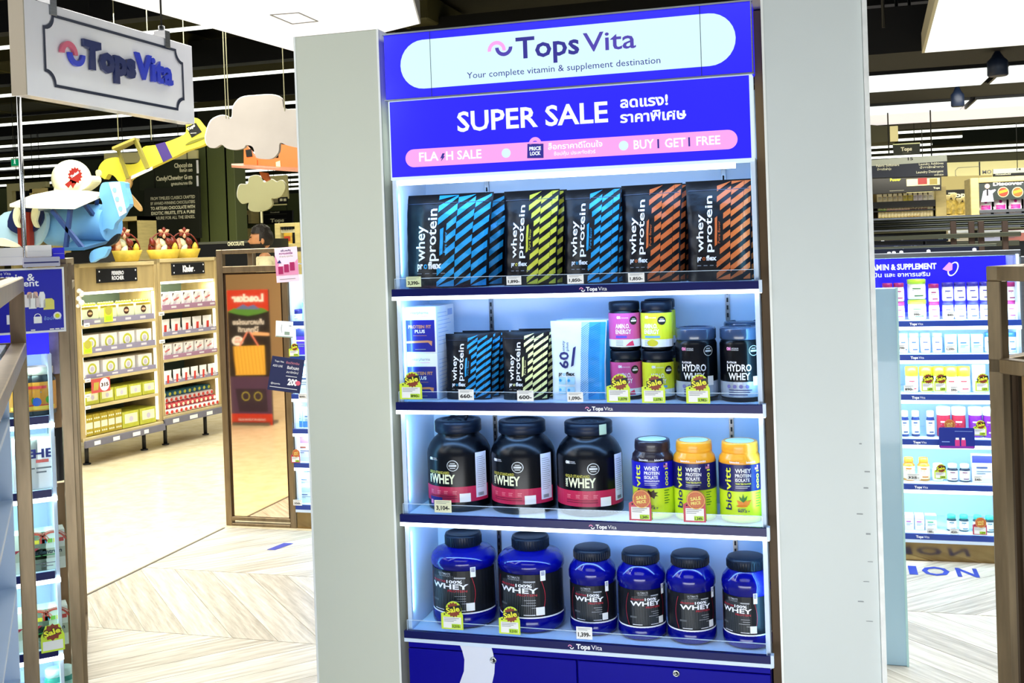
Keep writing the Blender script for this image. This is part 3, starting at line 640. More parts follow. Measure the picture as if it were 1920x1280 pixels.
# ------------------------------------------------------------------ foil pouches
def pouch_map(w_, h, t, off=0, sway=0, seed=0, side=1):
    def f(u, v):                                     # u,v in metres on the pouch front
        a = min(1, max(0, u / w_ + .5)); b = min(1, max(0, v / h))
        bul = (math.sin(PI * a) ** .42 if 0 < a < 1 else 0) * ((1 - b) ** .55 * 1.0 + .10 * math.sin(PI * min(1, b * 1.15))) * (1 - .06 * b)
        wr = .0022 * math.sin(u * 90 + v * 55 + seed) * math.sin(v * 70 - u * 30 + seed * 2) * min(1, (1 - b) * 4)
        taper = (.87 + .13 * b if w_ > .25 else .94 + .06 * b) - .03 * math.sin(PI * b)
        lean = sway * b
        return Vector((u * taper, -side * (t / 2 * bul + off + wr) + lean, v))
    return f
def pouch_mesh(w_, h, t, m, sway, seed, nu=22, nv=22):
    mb = MB(); fr = pouch_map(w_, h, t, 0, sway, seed, 1); bk = pouch_map(w_, h, t, 0, sway, seed + 3, -1)
    for fn, flip in ((fr, 0), (bk, 1)):
        vs = [fn(-w_ / 2 + w_ * i / nu, h * j / nv) for j in range(nv + 1) for i in range(nu + 1)]
        fs = [(j * (nu + 1) + i, j * (nu + 1) + i + 1, (j + 1) * (nu + 1) + i + 1, (j + 1) * (nu + 1) + i) for j in range(nv) for i in range(nu)]
        if flip: fs = [f[::-1] for f in fs]
        mb.add(vs, fs, m, True)
    a = [fr(-w_ / 2 + w_ * i / nu, 0) for i in range(nu + 1)]; b = [bk(-w_ / 2 + w_ * i / nu, 0) for i in range(nu + 1)]
    n = nu + 1; mb.add(a + b, [(i, n + i, n + i + 1, i + 1) for i in range(nu)], m)
    return mb
FOILN = M('black_navy_foil', '#04060f', .34, vary=.3, scale=14, spec=.3, bump=.35)
SC = {'c': M('cyan_blue_foil_print', '#1f9ad6', .3, .15), 'y': M('yellow_foil_print', '#c8c63c', .35, .1), 'o': M('orange_foil_print', '#c8622b', .35, .1), 'w': M('pale_yellow_foil_print', '#eef0a8', .35)}
def pouch(w_=.165, h=.268, t=.055, col='y', sway=.02, seed=0, full=True, split=.48):
    r = thing('protein_pouch', '', 'protein pouch')
    pouch_mesh(w_, h, t, FOILN, sway, seed).build('foil_bag', r)
    mp = pouch_map(w_, h, t, .0016, sway, seed); mp2 = pouch_map(w_, h, t, .0024, sway, seed); m = SC[col]; g = w_ * .05; mb = MB()
    cols = [(split, split + .21), (split + .215, split + .40), (split + .405, .985)]
    for ci, (a, b) in enumerate(cols):
        x0, x1 = (a - .5) * w_, (b - .5) * w_; sl = (x1 - x0) * .72; p_ = h * (.135 if w_ > .25 else .108); th = p_ * .52
        v = -sl + (ci % 2) * p_ * .5 + .004
        while v < h - .012:
            xa = x0
            if ci == 0:                              # the stripe block narrows around the name in the middle
                b_ = (v + sl * .5) / h
                xa = x0 + w_ * (.10 if .32 < b_ < .66 else .05 if .22 < b_ < .74 else 0)
            k = (xa - x0) / (x1 - x0)
            pts = [(xa, v + sl * k), (x1, v + sl), (x1, v + sl + th), (xa, v + th + sl * k)]
            pts = [(x, min(h - .004, max(.004, y))) for x, y in pts]
            if max(p[1] for p in pts) - min(p[1] for p in pts) > .003: mb.poly(mp, pts, m, g, g)
            v += p_
    mb.build('printed_stripe', r, kind='stuff')
    MB().rect(mp2, -w_ * .46, h * .90, w_ * .46, h * .906, M('zip_seal_line', '#2a3550', .3), g).build('zip_seal', r)
    if full:
        mb = MB(); W_ = w_
        mb.text(mp, 'whey', -.235 * W_, .285 * h, .11 * W_, LWHITE, w=.38 * h, rot=90, bold=.012, g=.01, gv=.01)
        mb.text(mp, 'protein', -.095 * W_, .285 * h, .11 * W_, LWHITE, w=.56 * h, rot=90, bold=.012, g=.01, gv=.01)
        mb.text(mp, 'pr', -.33 * W_, .205 * h, .068 * W_, LWHITE, w=.07 * W_, bold=.04); mb.text(mp, 'o', -.25 * W_, .205 * h, .068 * W_, m, w=.05 * W_, bold=.02); mb.text(mp, 'flex', -.19 * W_, .205 * h, .068 * W_, LWHITE, w=.17 * W_, bold=.04)
        mb.poly(mp, [(-.05 * W_, .34 * h), (-.012 * W_, .36 * h), (-.012 * W_, .64 * h), (-.05 * W_, .62 * h)], m, g, g)
        mb.text(mp, 'Pure flavor', .035 * W_, .37 * h, .035 * W_, m, w=.22 * h, rot=90)
        for i in range(4): mb.rect(mp, (-.33 + i * .10) * W_, .150 * h, (-.27 + i * .10) * W_, .158 * h, INKG)
        mb.rect(mp, -.33 * W_, .10 * h, -.16 * W_, .107 * h, INKG)
        mb.build('print', r)
    return r
def stack(key, px0, px1, pyt, Y, z, w_, h, t, col, nm, grp, nb=2, dx=.014, sway=.03, full=True, split=.48, seed=0, rz=0):
    p = PY(px0, (pyt + 530) / 2, Y); x = p.x + w_ / 2
    for k in range(nb, -1, -1):
        y = Y + k * (.085 if w_ > .25 else .050)
        lb = nm + (', front one of its row' if k == 0 else ', second in its row' if k == 1 else ', last in its row')
        put(key, pouch, (x + k * dx, y, z), rz + .02 * math.sin(k * 3 + seed), lb, grp, w_=w_, h=h, t=t, col=col, sway=sway, full=full, split=split, seed=seed)
G = 'large whey pouches on the top shelf'
stack('P1', 752, 0, 350, 2.866, Z1, .272, .262, .09, 'c', 'big bulging blue striped whey pouch', G, 1, .022, .025, split=.42, seed=1)
stack('P2', 938, 0, 352, 2.880, Z1, .165, .262, .048, 'y', 'yellow striped whey pouch', G, 2, .008, .035, seed=2, rz=-.10)
stack('P3', 1050, 0, 352, 2.880, Z1, .166, .258, .048, 'c', 'narrow blue striped whey pouch', G, 2, .006, .035, seed=3, rz=-.10)
stack('P4', 1159, 0, 345, 2.880, Z1, .170, .262, .048, 'o', 'orange striped whey pouch in the row beside the blue one', G, 2, .009, .035, seed=4, rz=-.10)
stack('P5', 1283, 0, 340, 2.868, Z1, .176, .264, .048, 'o', 'orange striped whey pouch in the row by the right column', G, 1, .012, .035, seed=5, rz=-.05)
G = 'small whey pouches on the second shelf'
stack('P6', 829, 0, 622, 2.865, Z2, .142, .180, .045, 'c', 'small blue striped whey pouch', G, 2, .008, .02, seed=6)
stack('P7', 936, 0, 620, 2.862, Z2, .136, .184, .045, 'w', 'small pale yellow striped whey pouch', G, 2, .010, .02, seed=7)
# the white and blue 60 pouch
def pouch60(front=True):
    w_, h, t, sw, sd = .158, .212, .045, .02, 8
    r = thing('protein_pouch', '', 'protein pouch'); pouch_mesh(w_, h, t, M('pale_white_foil', '#dcecf8', .35, coat=.3, bump=.25, scale=14), sw, sd).build('foil_bag', r)
    mp = pouch_map(w_, h, t, .0014, sw, sd); mp2 = pouch_map(w_, h, t, .0022, sw, sd); mb = MB()
    sb = M('sky_blue_foil_print', '#2f9fe0', .3); mb.rect(mp, .20 * w_, .002, .488 * w_, h - .004, sb, .008, .012)
    mb.rect(mp, .06 * w_, .002, .20 * w_, h - .004, M('pale_cyan_print', '#a6d5ee', .35), .008, .012)
    for i in range(44):
        v = -.02 + i * .0055
        for (a, b) in ((.06, .20), (.20, .40)):
            pts = [(a * w_, v), (b * w_, v + .016), (b * w_, v + .0175), (a * w_, v + .0018)]
            if 0.004 < v and v + .018 < h: mb.poly(mp2, pts, M('deep_sky_print', '#1f6fc8', .4), .008, .008)
    mb.build('printed_stripe', r, kind='stuff')
    mb = MB(); mb.text(mp2, '60', -.17 * w_, .40 * h, .17 * w_, INKN, w=.21 * h, rot=90, bold=.022, g=.008, gv=.008)
    mb.text(mp2, 'sixty', -.245 * w_, .62 * h, .05 * w_, INKN, w=.13 * h, rot=90); mb.text(mp2, 'plus', -.17 * w_, .62 * h, .05 * w_, INKN, w=.11 * h, rot=90)
    mb.text(mp2, 'pr', -.36 * w_, .31 * h, .06 * w_, INKB, w=.07 * w_, bold=.04); mb.text(mp2, 'o', -.28 * w_, .31 * h, .06 * w_, sb, w=.05 * w_); mb.text(mp2, 'flex', -.22 * w_, .31 * h, .06 * w_, INKB, w=.17 * w_, bold=.04)
    mb.poly(mp2, [(-.12 * w_, .42 * h), (-.07 * w_, .44 * h), (-.03 * w_, .68 * h), (-.08 * w_, .66 * h)], INKN)
    for i in range(4): x, y = (-.36 + (i % 2) * .17) * w_, (.20 - (i // 2) * .12) * h; mb.rect(mp2, x, y, x + .14 * w_, y + .09 * h, M('pale_cyan_print', '#a6d5ee')); mb.disc(pouch_map(w_, h, t, .003, sw, sd), x + .03 * w_, y + .05 * h, .004, sb, 10)
    mb.build('print', r); return r
p = PY(1030, 670, 2.86)
for k in (2, 1, 0): put('P60', pouch60, (p.x + .079 + k * .006, 2.865 + k * .048, Z2), .02 * k, 'white and sky blue sixty plus pouch' + (', front one', ', second one', ', last one')[k], 'white and blue pouches')
# ------------------------------------------------------------------ price tags on the shelf fronts
SALEY = M('sale_tag_yellow_green', '#d4ee3c', .5); BURST = M('sale_burst_red', '#8a3a24', .5); SALET = M('sale_lettering_yellow', '#f2ee3a', .5); TGREEN = M('tag_price_green', '#b6e02c', .5); TRED = M('tag_red', '#c4455c', .5)
YT = 2.7795
def tag_plain(px0, px1, py0, py1, txt, tint=PAPER, label='', side=True):
    a = PY(px0, py1, YT); b = PY(px1, py0, YT); W_, H_ = b.x - a.x, b.z - a.z
    t = thing('price_tag', label, 'price tag', (a.x + W_ / 2, YT, a.z), 0, 'plain paper price tags')
    f = FM((-W_ / 2, 0, 0)); MB().prism(FM((-W_ / 2, 0, 0), off=0), [(0, 0), (W_, 0), (W_, H_), (0, H_)], .0006, tint).build('paper_card', t)
    mb = MB(); mb.text(f, txt, W_ * .5, H_ * .22, H_ * .32, INKB, w=W_ * .78, al='c', bold=.03)
    for i in range(2): mb.rect(f, W_ * .1, H_ * (.86 - i * .12), W_ * (.9 - i * .2), H_ * (.89 - i * .12), INKG)
    mb.build('print', t)
def tag_sale(px0, px1, py0, py1, label, red=False, price='1,079', burst=True):
    a = PY(px0, py1, YT); b = PY(px1, py0, YT); W_, H_ = b.x - a.x, b.z - a.z
    t = thing('sale_tag', label, 'price tag', (a.x + W_ / 2, YT, a.z), 0, 'sale price tags with round burst')
    f0 = FM((0, 0, 0), off=0); f = FM((0, 0, 0)); f2 = FM((0, 0, 0), off=.0016); f3 = FM((0, 0, 0), off=.0024); r = H_ * .30; cz = H_ * .70; cx = W_ * .08
    out = [(-W_ / 2, 0), (W_ / 2, 0), (W_ / 2, H_ * .52)] + [(cx + r * math.cos(math.radians(q)), cz + r * math.sin(math.radians(q))) for q in range(-15, 200, 15)] + [(-W_ / 2, H_ * .56)]
    MB().prism(f0, out, .0007, SALEY if not red else TRED).build('card', t)
    mb = MB(); mb.rect(f, -W_ * .40, H_ * .05, W_ * .42, H_ * .44, PAPER); mb.rect(f2, -W_ * .02, H_ * .06, W_ * .40, H_ * .20, TGREEN)
    mb.text(f3, price, W_ * .19, H_ * .08, H_ * .085, INKB, w=W_ * .36, al='c', bold=.02)
    for i in range(3): mb.rect(f2, -W_ * .36, H_ * (.39 - i * .055), W_ * (.32 - i * .12), H_ * (.405 - i * .055), INKG)
    mb.disc(f, -W_ * .34, H_ * .53, H_ * .03, INKB, 8)
    mb.build('price_print', t)
    mb = MB(); mb.poly(f, [(cx + (r * (.93 if i % 2 else .74)) * math.cos(i * PI / 14), cz + (r * (.93 if i % 2 else .74)) * math.sin(i * PI / 14)) for i in range(28)], BURST if not red else M('orange_badge', '#c86a3a', .45))
    if red:
        mb.arc(f2, cx, cz, r * .86, r * .95, 0, 360, M('badge_gold', '#e0b040', .4), 24); mb.text(f2, 'SALE', cx, cz, r * .34, M('badge_yellow_print', '#f0e27a', .5), w=r * 1.1, al='c', bold=.03, rot=10); mb.text(f2, 'PRICE', cx, cz - r * .45, r * .3, MATS['badge_yellow_print'], w=r * 1.0, al='c', bold=.03, rot=10)
    else:
        mb.poly(f2, [(cx - r * .98, cz - r * .48), (cx + r * 1.0, cz - r * .08), (cx + r * .92, cz + r * .62), (cx - r * 1.0, cz + r * .22)], INKB); mb.text(f3, 'Sale', cx, cz - r * .25, r * .60, SALET, w=r * 1.7, al='c', bold=.03, rot=12)
    mb.build('badge', t)
tag_plain(762, 789, 518, 538, '3,390-', M('pale_green_paper', '#dbe6b8', .6), 'pale green price tag under the big blue striped pouch')
tag_plain(950, 977, 517, 534, '1,890-', PAPER, 'white price tag under the yellow striped pouches')
tag_plain(1064, 1094, 514, 532, '1,850-', PAPER, 'white price tag under the narrow blue striped pouches')
tag_plain(1178, 1208, 511, 529, '1,850-', PAPER, 'white price tag under the orange pouches beside the blue ones')
tag_plain(860, 888, 730, 750, '660-', PAPER, 'white price tag under the small blue striped pouches')
tag_plain(970, 1000, 732, 752, '600-', PAPER, 'white price tag under the small pale yellow striped pouches')
tag_plain(1064, 1093, 735, 753, '1,090-', PAPER, 'white price tag under the white and sky blue pouches')
tag_plain(815, 846, 938, 960, '3,104-', M('cream_paper', '#e6e8c8', .6), 'cream price tag under the leftmost black whey tub')
tag_plain(1081, 1110, 1176, 1197, '1,399-', PAPER, 'white price tag under the small blue tubs on the lowest shelf')
tag_sale(750, 790, 697, 748, 'yellow sale tag in front of the white cartons', price='890-')
tag_sale(1138, 1180, 701, 754, 'yellow sale tag in front of the magenta amino jars')
tag_sale(1204, 1246, 702, 755, 'yellow sale tag in front of the yellow amino jars', price='1,079-')
tag_sale(1287, 1330, 702, 756, 'yellow sale tag in front of the hydro whey tubs', price='2,982-')
tag_sale(1180, 1220, 918, 975, 'red price tag in front of the brown lidded jar', True, '1,349-')
tag_sale(1282, 1322, 920, 978, 'red price tag in front of the middle yellow jar', True, '1,349-')
tag_sale(828, 867, 1128, 1178, 'yellow sale tag in front of the leftmost large blue tub', price='3,210-')
tag_sale(936, 974, 1138, 1187, 'yellow sale tag in front of the second large blue tub', price='3,210-')
# ------------------------------------------------------------------ market hall behind: ceiling, lights, far walls
DARK = M('dark_ceiling_void', '#1b1b10', .8, vary=.6, scale=.6); OLIVE = M('olive_grey_duct', '#3d3c20', .6, vary=.3, scale=.8); DGREEN = M('dark_green_wall', '#222a16', .6, vary=.2, scale=1)
CREAMW = M('cream_fascia', '#e9e2a6', .5, vary=.04, scale=1); MOSS = M('moss_green_column', '#5f6a3e', .5, vary=.1, scale=1)
NIGHT = M('near_black_board', '#0d0f12', .45, vary=.2, scale=3)
TUBE = M('fluorescent_tube', (.95, 1, .88), .5, emit=2.2); PANELW = M('ceiling_light_box', (.93, 1, .98), .5, emit=1.15); PANELC = M('cream_beam_glow', (1, .93, .88), .5, emit=.9)
DIFFW = M('white_ceiling_panel', (1, .985, .965), .5, emit=1.0)
MB().box(-26, 14, -3, 37, 4.8, 4.9, DARK).build('ceiling', None, kind='structure')
MB().box(-26, 14, 37, 37.2, 0, 4.8, DGREEN).build('wall_back', None, kind='structure')
MB().box(-26.2, -26, -3, 37, 0, 4.8, DGREEN).build('wall_left', None, kind='structure')
MB().box(14, 14.2, -3, 37, 0, 4.8, DGREEN).build('wall_right', None, kind='structure')
for i, y in enumerate((10.0, 12.9, 15.8, 18.2, 20.2, 22.3, 24.6, 26.8, 28.8)):
    o = MB().box(-26, 14, y, y + .5, 4.15, 4.5, NIGHT).build('ceiling_beam', None, kind='structure')
for i, (x0, x1, y0, y1, z) in enumerate(((-12, -8.2, 12.2, 14.2, 4.3), (-16, -11, 14.8, 16.9, 4.2), (-7.4, -4.4, 10.6, 11.7, 4.45), (-6.2, -4.6, 12.5, 14.2, 4.4), (.4, 1.5, 8.2, 9.6, 4.2), (.2, 2.0, 10.2, 12.0, 4.3), (-20, -17, 17.5, 19, 4.1))):
    t = thing('ceiling_duct', 'olive grey air duct under the dark ceiling', 'duct', (x0, y0, z), 0, 'olive ceiling ducts', kind='structure')
    w_, d = x1 - x0, y1 - y0; MB().box(0, w_, 0, d, 0, .34, OLIVE).build('duct_body', t, .02)
    mb = MB()
    for k in range(1, 4): mb.box(w_ * k / 4 - .02, w_ * k / 4 + .02, -.015, d + .015, -.015, .35, M('duct_flange', '#55532f', .5))
    mb.build('flange', t)
    for k in (.15, .85): MB().tube([(w_ * k, d * .5, .34), (w_ * k, d * .5, 4.8 - z)], .012, NIGHT, 5).build('hanger', t)
for x0, y0, n in ((.48, 9.0, 3), (.42, 7.2, 2)):
    for k in range(n): MB().tube([(x0 + k * .12, y0 + k * .3, 3.2), (x0 + k * .12, y0 + k * .3, 4.8)], .014, NIGHT, 5).build('hanger_rod', None, label='thin black rod hanging from the dark ceiling', category='rod', group='black ceiling rods')
for y, xs in ((9.3, [(-12, -4.35)]), (11.97, [(-20, -4.4)]), (14.5, [(-22, -3.2)]), (17.2, [(-24, -9.0)]), (19.25, [(-25, -2.5)]), (21.3, [(-25, -2)]), (23.7, [(-25, -1.5), (1.0, 12)]), (25.9, [(-25, -1), (1.2, 12)]), (28.0, [(-25, 3.2), (5.4, 12)]), (30.0, [(-25, 2.7), (5.3, 12)]), (32.0, [(-25, 12)]), (34.2, [(-25, 12)])):
    for a, b in xs:
        t = thing('light_strip', 'long thin white light strip under the dark market ceiling', 'ceiling light', ((a + b) / 2, y, 3.8), 0, 'market ceiling light strips')
        L_ = (b - a) / 2; k = .026 + (y - 9) * .0013
        MB().box(-L_, L_, -.04, .04, k, .09 + k, OLIVE).build('housing', t); MB().box(-L_, L_, -k, k, 0, k, TUBE).build('tube', t)
        for q in (-.8, -.3, .3, .8): MB().tube([(L_ * q, 0, .09), (L_ * q, 0, .97)], .006, NIGHT, 4, False).build('wire', t)
def lightbox(pts, z, h, m, edge, label, grp=None, em=None):
    cx = sum(p[0] for p in pts) / len(pts); cy = sum(p[1] for p in pts) / len(pts)
    t = thing('ceiling_light_box', label, 'ceiling light', (cx, cy, z), 0, grp)
    q = [(x - cx, y - cy) for x, y in pts]; f = FM((0, 0, h), (1, 0, 0), (0, 1, 0), off=0)
    MB().prism(f, q, h - .004, edge).build('box_frame', t)
    MB().poly(FM((0, 0, .002), (1, 0, 0), (0, 1, 0), off=0), [(x * .988, y * .988) for x, y in q], m).build('diffuser', t)
    return t
EDGE = M('light_box_edge', '#c4bda8', .4)
lightbox([(-3.75, 4.3), (-3.52, 6.95), (-2.395, 6.38), (-1.95, 5.0)], 3.0, .14, DIFFW, M('silver_light_edge', '#b9bccb', .3), 'big white ceiling panel above the hanging shop sign')
lightbox([(.60, 5.2), (.77, 9.17), (4.2, 9.17), (4.2, 5.2)], 3.0, .16, PANELW, EDGE, 'pale glowing ceiling light box nearest the right column')
lightbox([(.2, 10.25), (.2, 11.47), (1.50, 11.47), (1.50, 10.25)], 3.0, .05, PANELW, NIGHT, 'white ceiling light panel of the middle row, beside the column', 'right ceiling light panels')
lightbox([(1.55, 10.25), (1.55, 11.47), (5.0, 11.47), (5.0, 10.25)], 3.0, .05, PANELW, NIGHT, 'white ceiling light panel of the middle row, away from the column', 'right ceiling light panels')
lightbox([(.2, 12.75), (.2, 13.7), (1.55, 13.7), (1.55, 12.75)], 3.0, .05, PANELW, NIGHT, 'white ceiling light panel of the far row, beside the column', 'right ceiling light panels')
lightbox([(1.60, 12.75), (1.60, 13.7), (5.0, 13.7), (5.0, 12.75)], 3.0, .05, PANELW, NIGHT, 'white ceiling light panel of the far row, away from the column', 'right ceiling light panels')
MB().box(.1, 6, 13.85, 15.2, 3.02, 3.1, PANELC).build('glowing_beam', None, kind='structure')  # cream beam, its brightness put in as a glow of its own
for y0, y1 in ((9.22, 10.2), (11.52, 12.7), (15.3, 16.2)): MB().box(.1, 6, y0, y1, 3.03, 3.4, M('black_bulkhead', '#03040c', .7)).build('ceiling_bulkhead', None, kind='structure')
for px, py, s in ((1870, 108, 1.0), (1795, 172, .8)):
    p = PZ(px, py, 2.98); t = thing('ceiling_spotlight', 'small dark ceiling spotlight between the light panels', 'spotlight', (p.x, p.y, 2.95), 0, 'ceiling spotlights')
    MB().lathe([(.07 * s, -.12), (.08 * s, -.11), (.08 * s, .0), (.05 * s, .03), (.02, .08)], M('dark_blue_metal', '#16223a', .4), 16).build('lamp_body', t); MB().lathe([(.0, -.118), (.06 * s, -.118)], M('dark_lens', '#0a0f1c', .2), 16, cap=False).build('lens', t)
# white panel fittings
t = thing('ceiling_access_panel', 'thin outlined access panel in the white ceiling panel', 'ceiling fitting', (0, 0, 2.998))
mb = MB(); q4 = [PZ(x, y, 2.998) for x, y in ((507, 28), (560, 24), (596, 40), (548, 45))]
for i in range(4): mb.obox(q4[i] - Vector((0, 0, 2.998)), q4[(i + 1) % 4] - Vector((0, 0, 2.998)), .008, .004, M('grey_seam', '#8c8a88', .6))
mb.build('seam', t)

def pl(pts, Y): return [(lambda p: (p.x, p.z))(PY(x, y, Y)) for x, y in pts]
def board(name, label, cat, pts, Y, d, m, group=None, hang=False):
    q = pl(pts, Y); cx = sum(p[0] for p in q) / len(q); z0 = min(p[1] for p in q)
    t = thing(name, label, cat, (cx, Y, z0), 0, group)
    f = FM((0, 0, 0), off=0); MB().prism(f, [(x - cx, z - z0) for x, z in q], d, m).build('board', t, .001)
    if hang:
        xs = [x - cx for x, z in q]; zt_ = max(z for x, z in q) - z0
        for k in (.2, .8): xx = min(xs) + (max(xs) - min(xs)) * k; MB().tube([(xx, d / 2, zt_ - .08), (xx, d / 2, 4.8 - z0)], .006, NIGHT, 5).build('hanger', t)
    return t, cx, z0, Y
def wtext(mb, base, s, x0, y0, x1, cap, m, bold=.01):
    t, cx, z0, Y = base; a = PY(x0, y0, Y); b = PY(x1, y0, Y); k = (b.x - a.x) / (x1 - x0)
    mb.text(FM((0, 0, 0), off=.004), s, a.x - cx, a.z - z0, cap * k, m, w=b.x - a.x, bold=bold)
def wrect(mb, base, x0, y0, x1, y1, m, off=.003):
    t, cx, z0, Y = base; a = PY(x0, y1, Y); b = PY(x1, y0, Y); mb.rect(FM((0, 0, 0), off=off), a.x - cx, a.z - z0, b.x - cx, b.z - z0, m)
CRM = M('cream_lettering', '#e8e6c8', .5)
# green walls and columns of the chocolate department
YG = 15.0
def wallblock(x0, x1, ytop, ybot, Y, d, m, name='wall_section', z0=None):
    a = PY(x0, ybot, Y); b = PY(x1, ytop, Y)
    return MB().box(a.x, b.x, Y, Y + d, 0 if z0 is None else a.z, b.z, m).build(name, None, .01, kind='structure')
wallblock(150, 378, 285, 480, YG + .6, .2, DGREEN)
for x0, x1 in ((376, 388), (392, 424), (427, 437)): wallblock(x0, x1, 262, 480, YG + .2, .35, MOSS, 'green_column')
wallblock(436, 560, 362, 480, 19.0, .2, M('olive_green_wall', '#4b5530', .6, vary=.1, scale=1))
wallblock(372, 420, 75, 270, 16.0, .4, M('grey_green_bulkhead', '#3b3f30', .6, vary=.1, scale=1), 'ceiling_drop', z0=1)
wallblock(-40, 150, 345, 480, 20.0, .3, M('olive_green_wall', '#4b5530'), 'wall_section')
b = board('aisle_sign', 'dark hanging aisle sign reading Chocolate and Candy/Chewing Gum', 'sign', [(262, 302), (372, 297), (373, 352), (262, 357)], YG - .25, .05, M('dark_green_sign', '#1f2613', .5), hang=True)
mb = MB(); wtext(mb, b, 'Chocolate', 327, 314.5, 361, 7, CRM, .03); wtext(mb, b, 'ช็อกโกแลต', 337, 322.5, 361, 5, CRM, .03); wtext(mb, b, 'Candy/Chewing Gum', 293, 339, 361, 7, CRM, .03); wtext(mb, b, 'ลูกอม/หมากฝรั่ง', 321, 347.5, 361, 4.5, CRM, .03); mb.build('lettering', b[0])
mb = MB(); wrect(mb, b, 369, 300, 372, 325, LWHITE); wrect(mb, b, 369, 329, 372, 349, LWHITE); mb.build('white_edge', b[0])
b = board('cream_header_board', 'cream rounded header board behind the yellow plane', 'sign', [(195, 288), (369, 281), (369, 301), (195, 307)], YG - .2, .05, CREAMW, hang=True)
b = board('chocolate_story_board', 'black board with white capital lettering about chocolate classics', 'sign', [(270, 353), (372, 350), (375, 446), (272, 452)], YG - .35, .06, M('black_green_board', '#14180e', .5), hang=True)
mb = MB()
for i, s in enumerate(('FROM TIMELESS CLASSICS CRAFTED', 'BY AWARD-WINNING CHOCOLATIERS', 'TO ARTISAN CHOCOLATE WITH', "EXOTIC FRUITS, IT'S A PURE", 'PLEASURE FOR ALL THE SENSES.')): wtext(mb, b, s, 283 + (i > 2) * 1, 375.5 + i * 9.2, 366, 5, CRM, .03 if i in (2, 3) else .0)
mb.build('lettering', b[0])
# dark counter with CHOCOLATE lettering
Yc = 12.2
b = board('dark_counter', 'long near black counter front reading CHOCOLATE in front of the green wall', 'counter', [(368, 455), (505, 447), (512, 722), (378, 722)], Yc, .5, NIGHT)
mb = MB(); wtext(mb, b, 'CHOCOLATE', 427, 460.5, 458, 6, CRM, .04); wrect(mb, b, 372, 453.4, 505, 454.2, M('thin_grey_line', '#55584f', .5)); mb.build('lettering', b[0])
PALEW = M('pale_ash_wood', '#c9b97e', .5, vary=.15, scale=4, stretch=(1, 1, 8), bump=.05)
# wooden open cubes on the green wall
for (x0, y0, x1, y1, lb) in ((439, 394, 471, 420, 'pale wooden open cube on the olive wall, the higher one'), (439, 428, 461, 449, 'pale wooden open cube on the olive wall, the lower one')):
    a = PY(x0, y1, 18.7); c = PY(x1, y0, 18.7); W_, H_ = c.x - a.x, c.z - a.z
    t = thing('wooden_cube_shelf', lb, 'shelf', (a.x, 18.7, a.z)); k = W_ * .2
    for nm, bx in (('side_board', (0, k, 0, H_)), ('side_board', (W_ - k, W_, 0, H_)), ('top_board', (k, W_ - k, H_ - k, H_))): MB().box(bx[0], bx[1], 0, .3, bx[2], bx[3], PALEW).build(nm, t, .005)
    MB().box(k, W_ - k, .25, .3, 0, H_ - k, NIGHT).build('back_board', t); MB().box(k, k + W_ * .25, .05, .15, H_ * .35, H_ * .45, CREAMW).build('paper_card', t)
# far fittings right of the small cloud
b = board('aisle_sign', 'dark distant aisle sign under a grey strip behind the man', 'sign', [(540, 388), (566, 387), (567, 409), (541, 410)], 20.5, .05, NIGHT, hang=True)
mb = MB(); wrect(mb, b, 541, 383, 566, 387.5, M('light_grey_bar', '#b9b6a2', .5)); wtext(mb, b, 'Household', 544, 394, 562, 2.6, CRM); wtext(mb, b, 'Cleaning', 544, 402, 558, 2.6, CRM); mb.build('lettering', b[0])
b = board('shop_poster_board', 'cream hanging board behind the small cloud with two dark pictures', 'sign', [(505, 330), (537, 328), (540, 372), (508, 373)], 16.5, .05, CREAMW, hang=True)
mb = MB(); wrect(mb, b, 522, 369, 539.5, 382, NIGHT); wrect(mb, b, 512, 373, 521, 380, M('taupe_print', '#8c8569', .5)); wrect(mb, b, 525, 372, 530, 377, CRM, .006); wrect(mb, b, 532, 372, 537, 377, CRM, .006); wrect(mb, b, 510, 382, 538, 385.5, CREAMW); mb.build('print', b[0])
b = board('shop_sign_board', 'black distant board reading Tops above the man', 'sign', [(494, 396), (548, 394), (548, 420), (494, 421)], 17.8, .05, NIGHT, hang=True)
mb = MB(); wtext(mb, b, 'Tops', 507, 416.5, 533, 5.5, CRM, .05); wrect(mb, b, 494, 401, 538, 402.2, M('thin_grey_line', '#55584f')); wrect(mb, b, 502, 409, 538, 410.5, M('lilac_strip', '#9a99a8', .5)); wtext(mb, b, 'Household', 507, 399.5, 524, 2.5, CRM); mb.build('lettering', b[0])
# green exit sign
p = PY(26, 301, 13.0); b = board('exit_sign', 'small green illuminated emergency exit sign with a white figure', 'exit sign', [(20, 296.5), (37, 295.5), (37.5, 312), (21, 313)], 13.0, .05, M('white_sign_edge', '#dff5e4', .4), hang=True)
mb = MB(); wrect(mb, b, 21.5, 298, 36.3, 311, M('exit_green_glow', (0, .35, .14), .4, emit=.6)); mb.build('green_face', b[0])
mb = MB(); f = FM((0, 0, 0), off=.006); a = PY(28, 303, 13); x, z = a.x - b[1], a.z - b[2]; EW = M('exit_white_glow', (.8, 1, .9), .4, emit=.9)
mb.disc(f, x, z + .024, .011, EW, 10); mb.poly(f, [(x - .014, z + .010), (x + .014, z + .012), (x + .010, z - .012), (x + .016, z - .036), (x + .006, z - .036), (x, z - .016), (x - .010, z - .034), (x - .018, z - .028), (x - .008, z - .010)], EW); mb.build('running_figure', b[0])
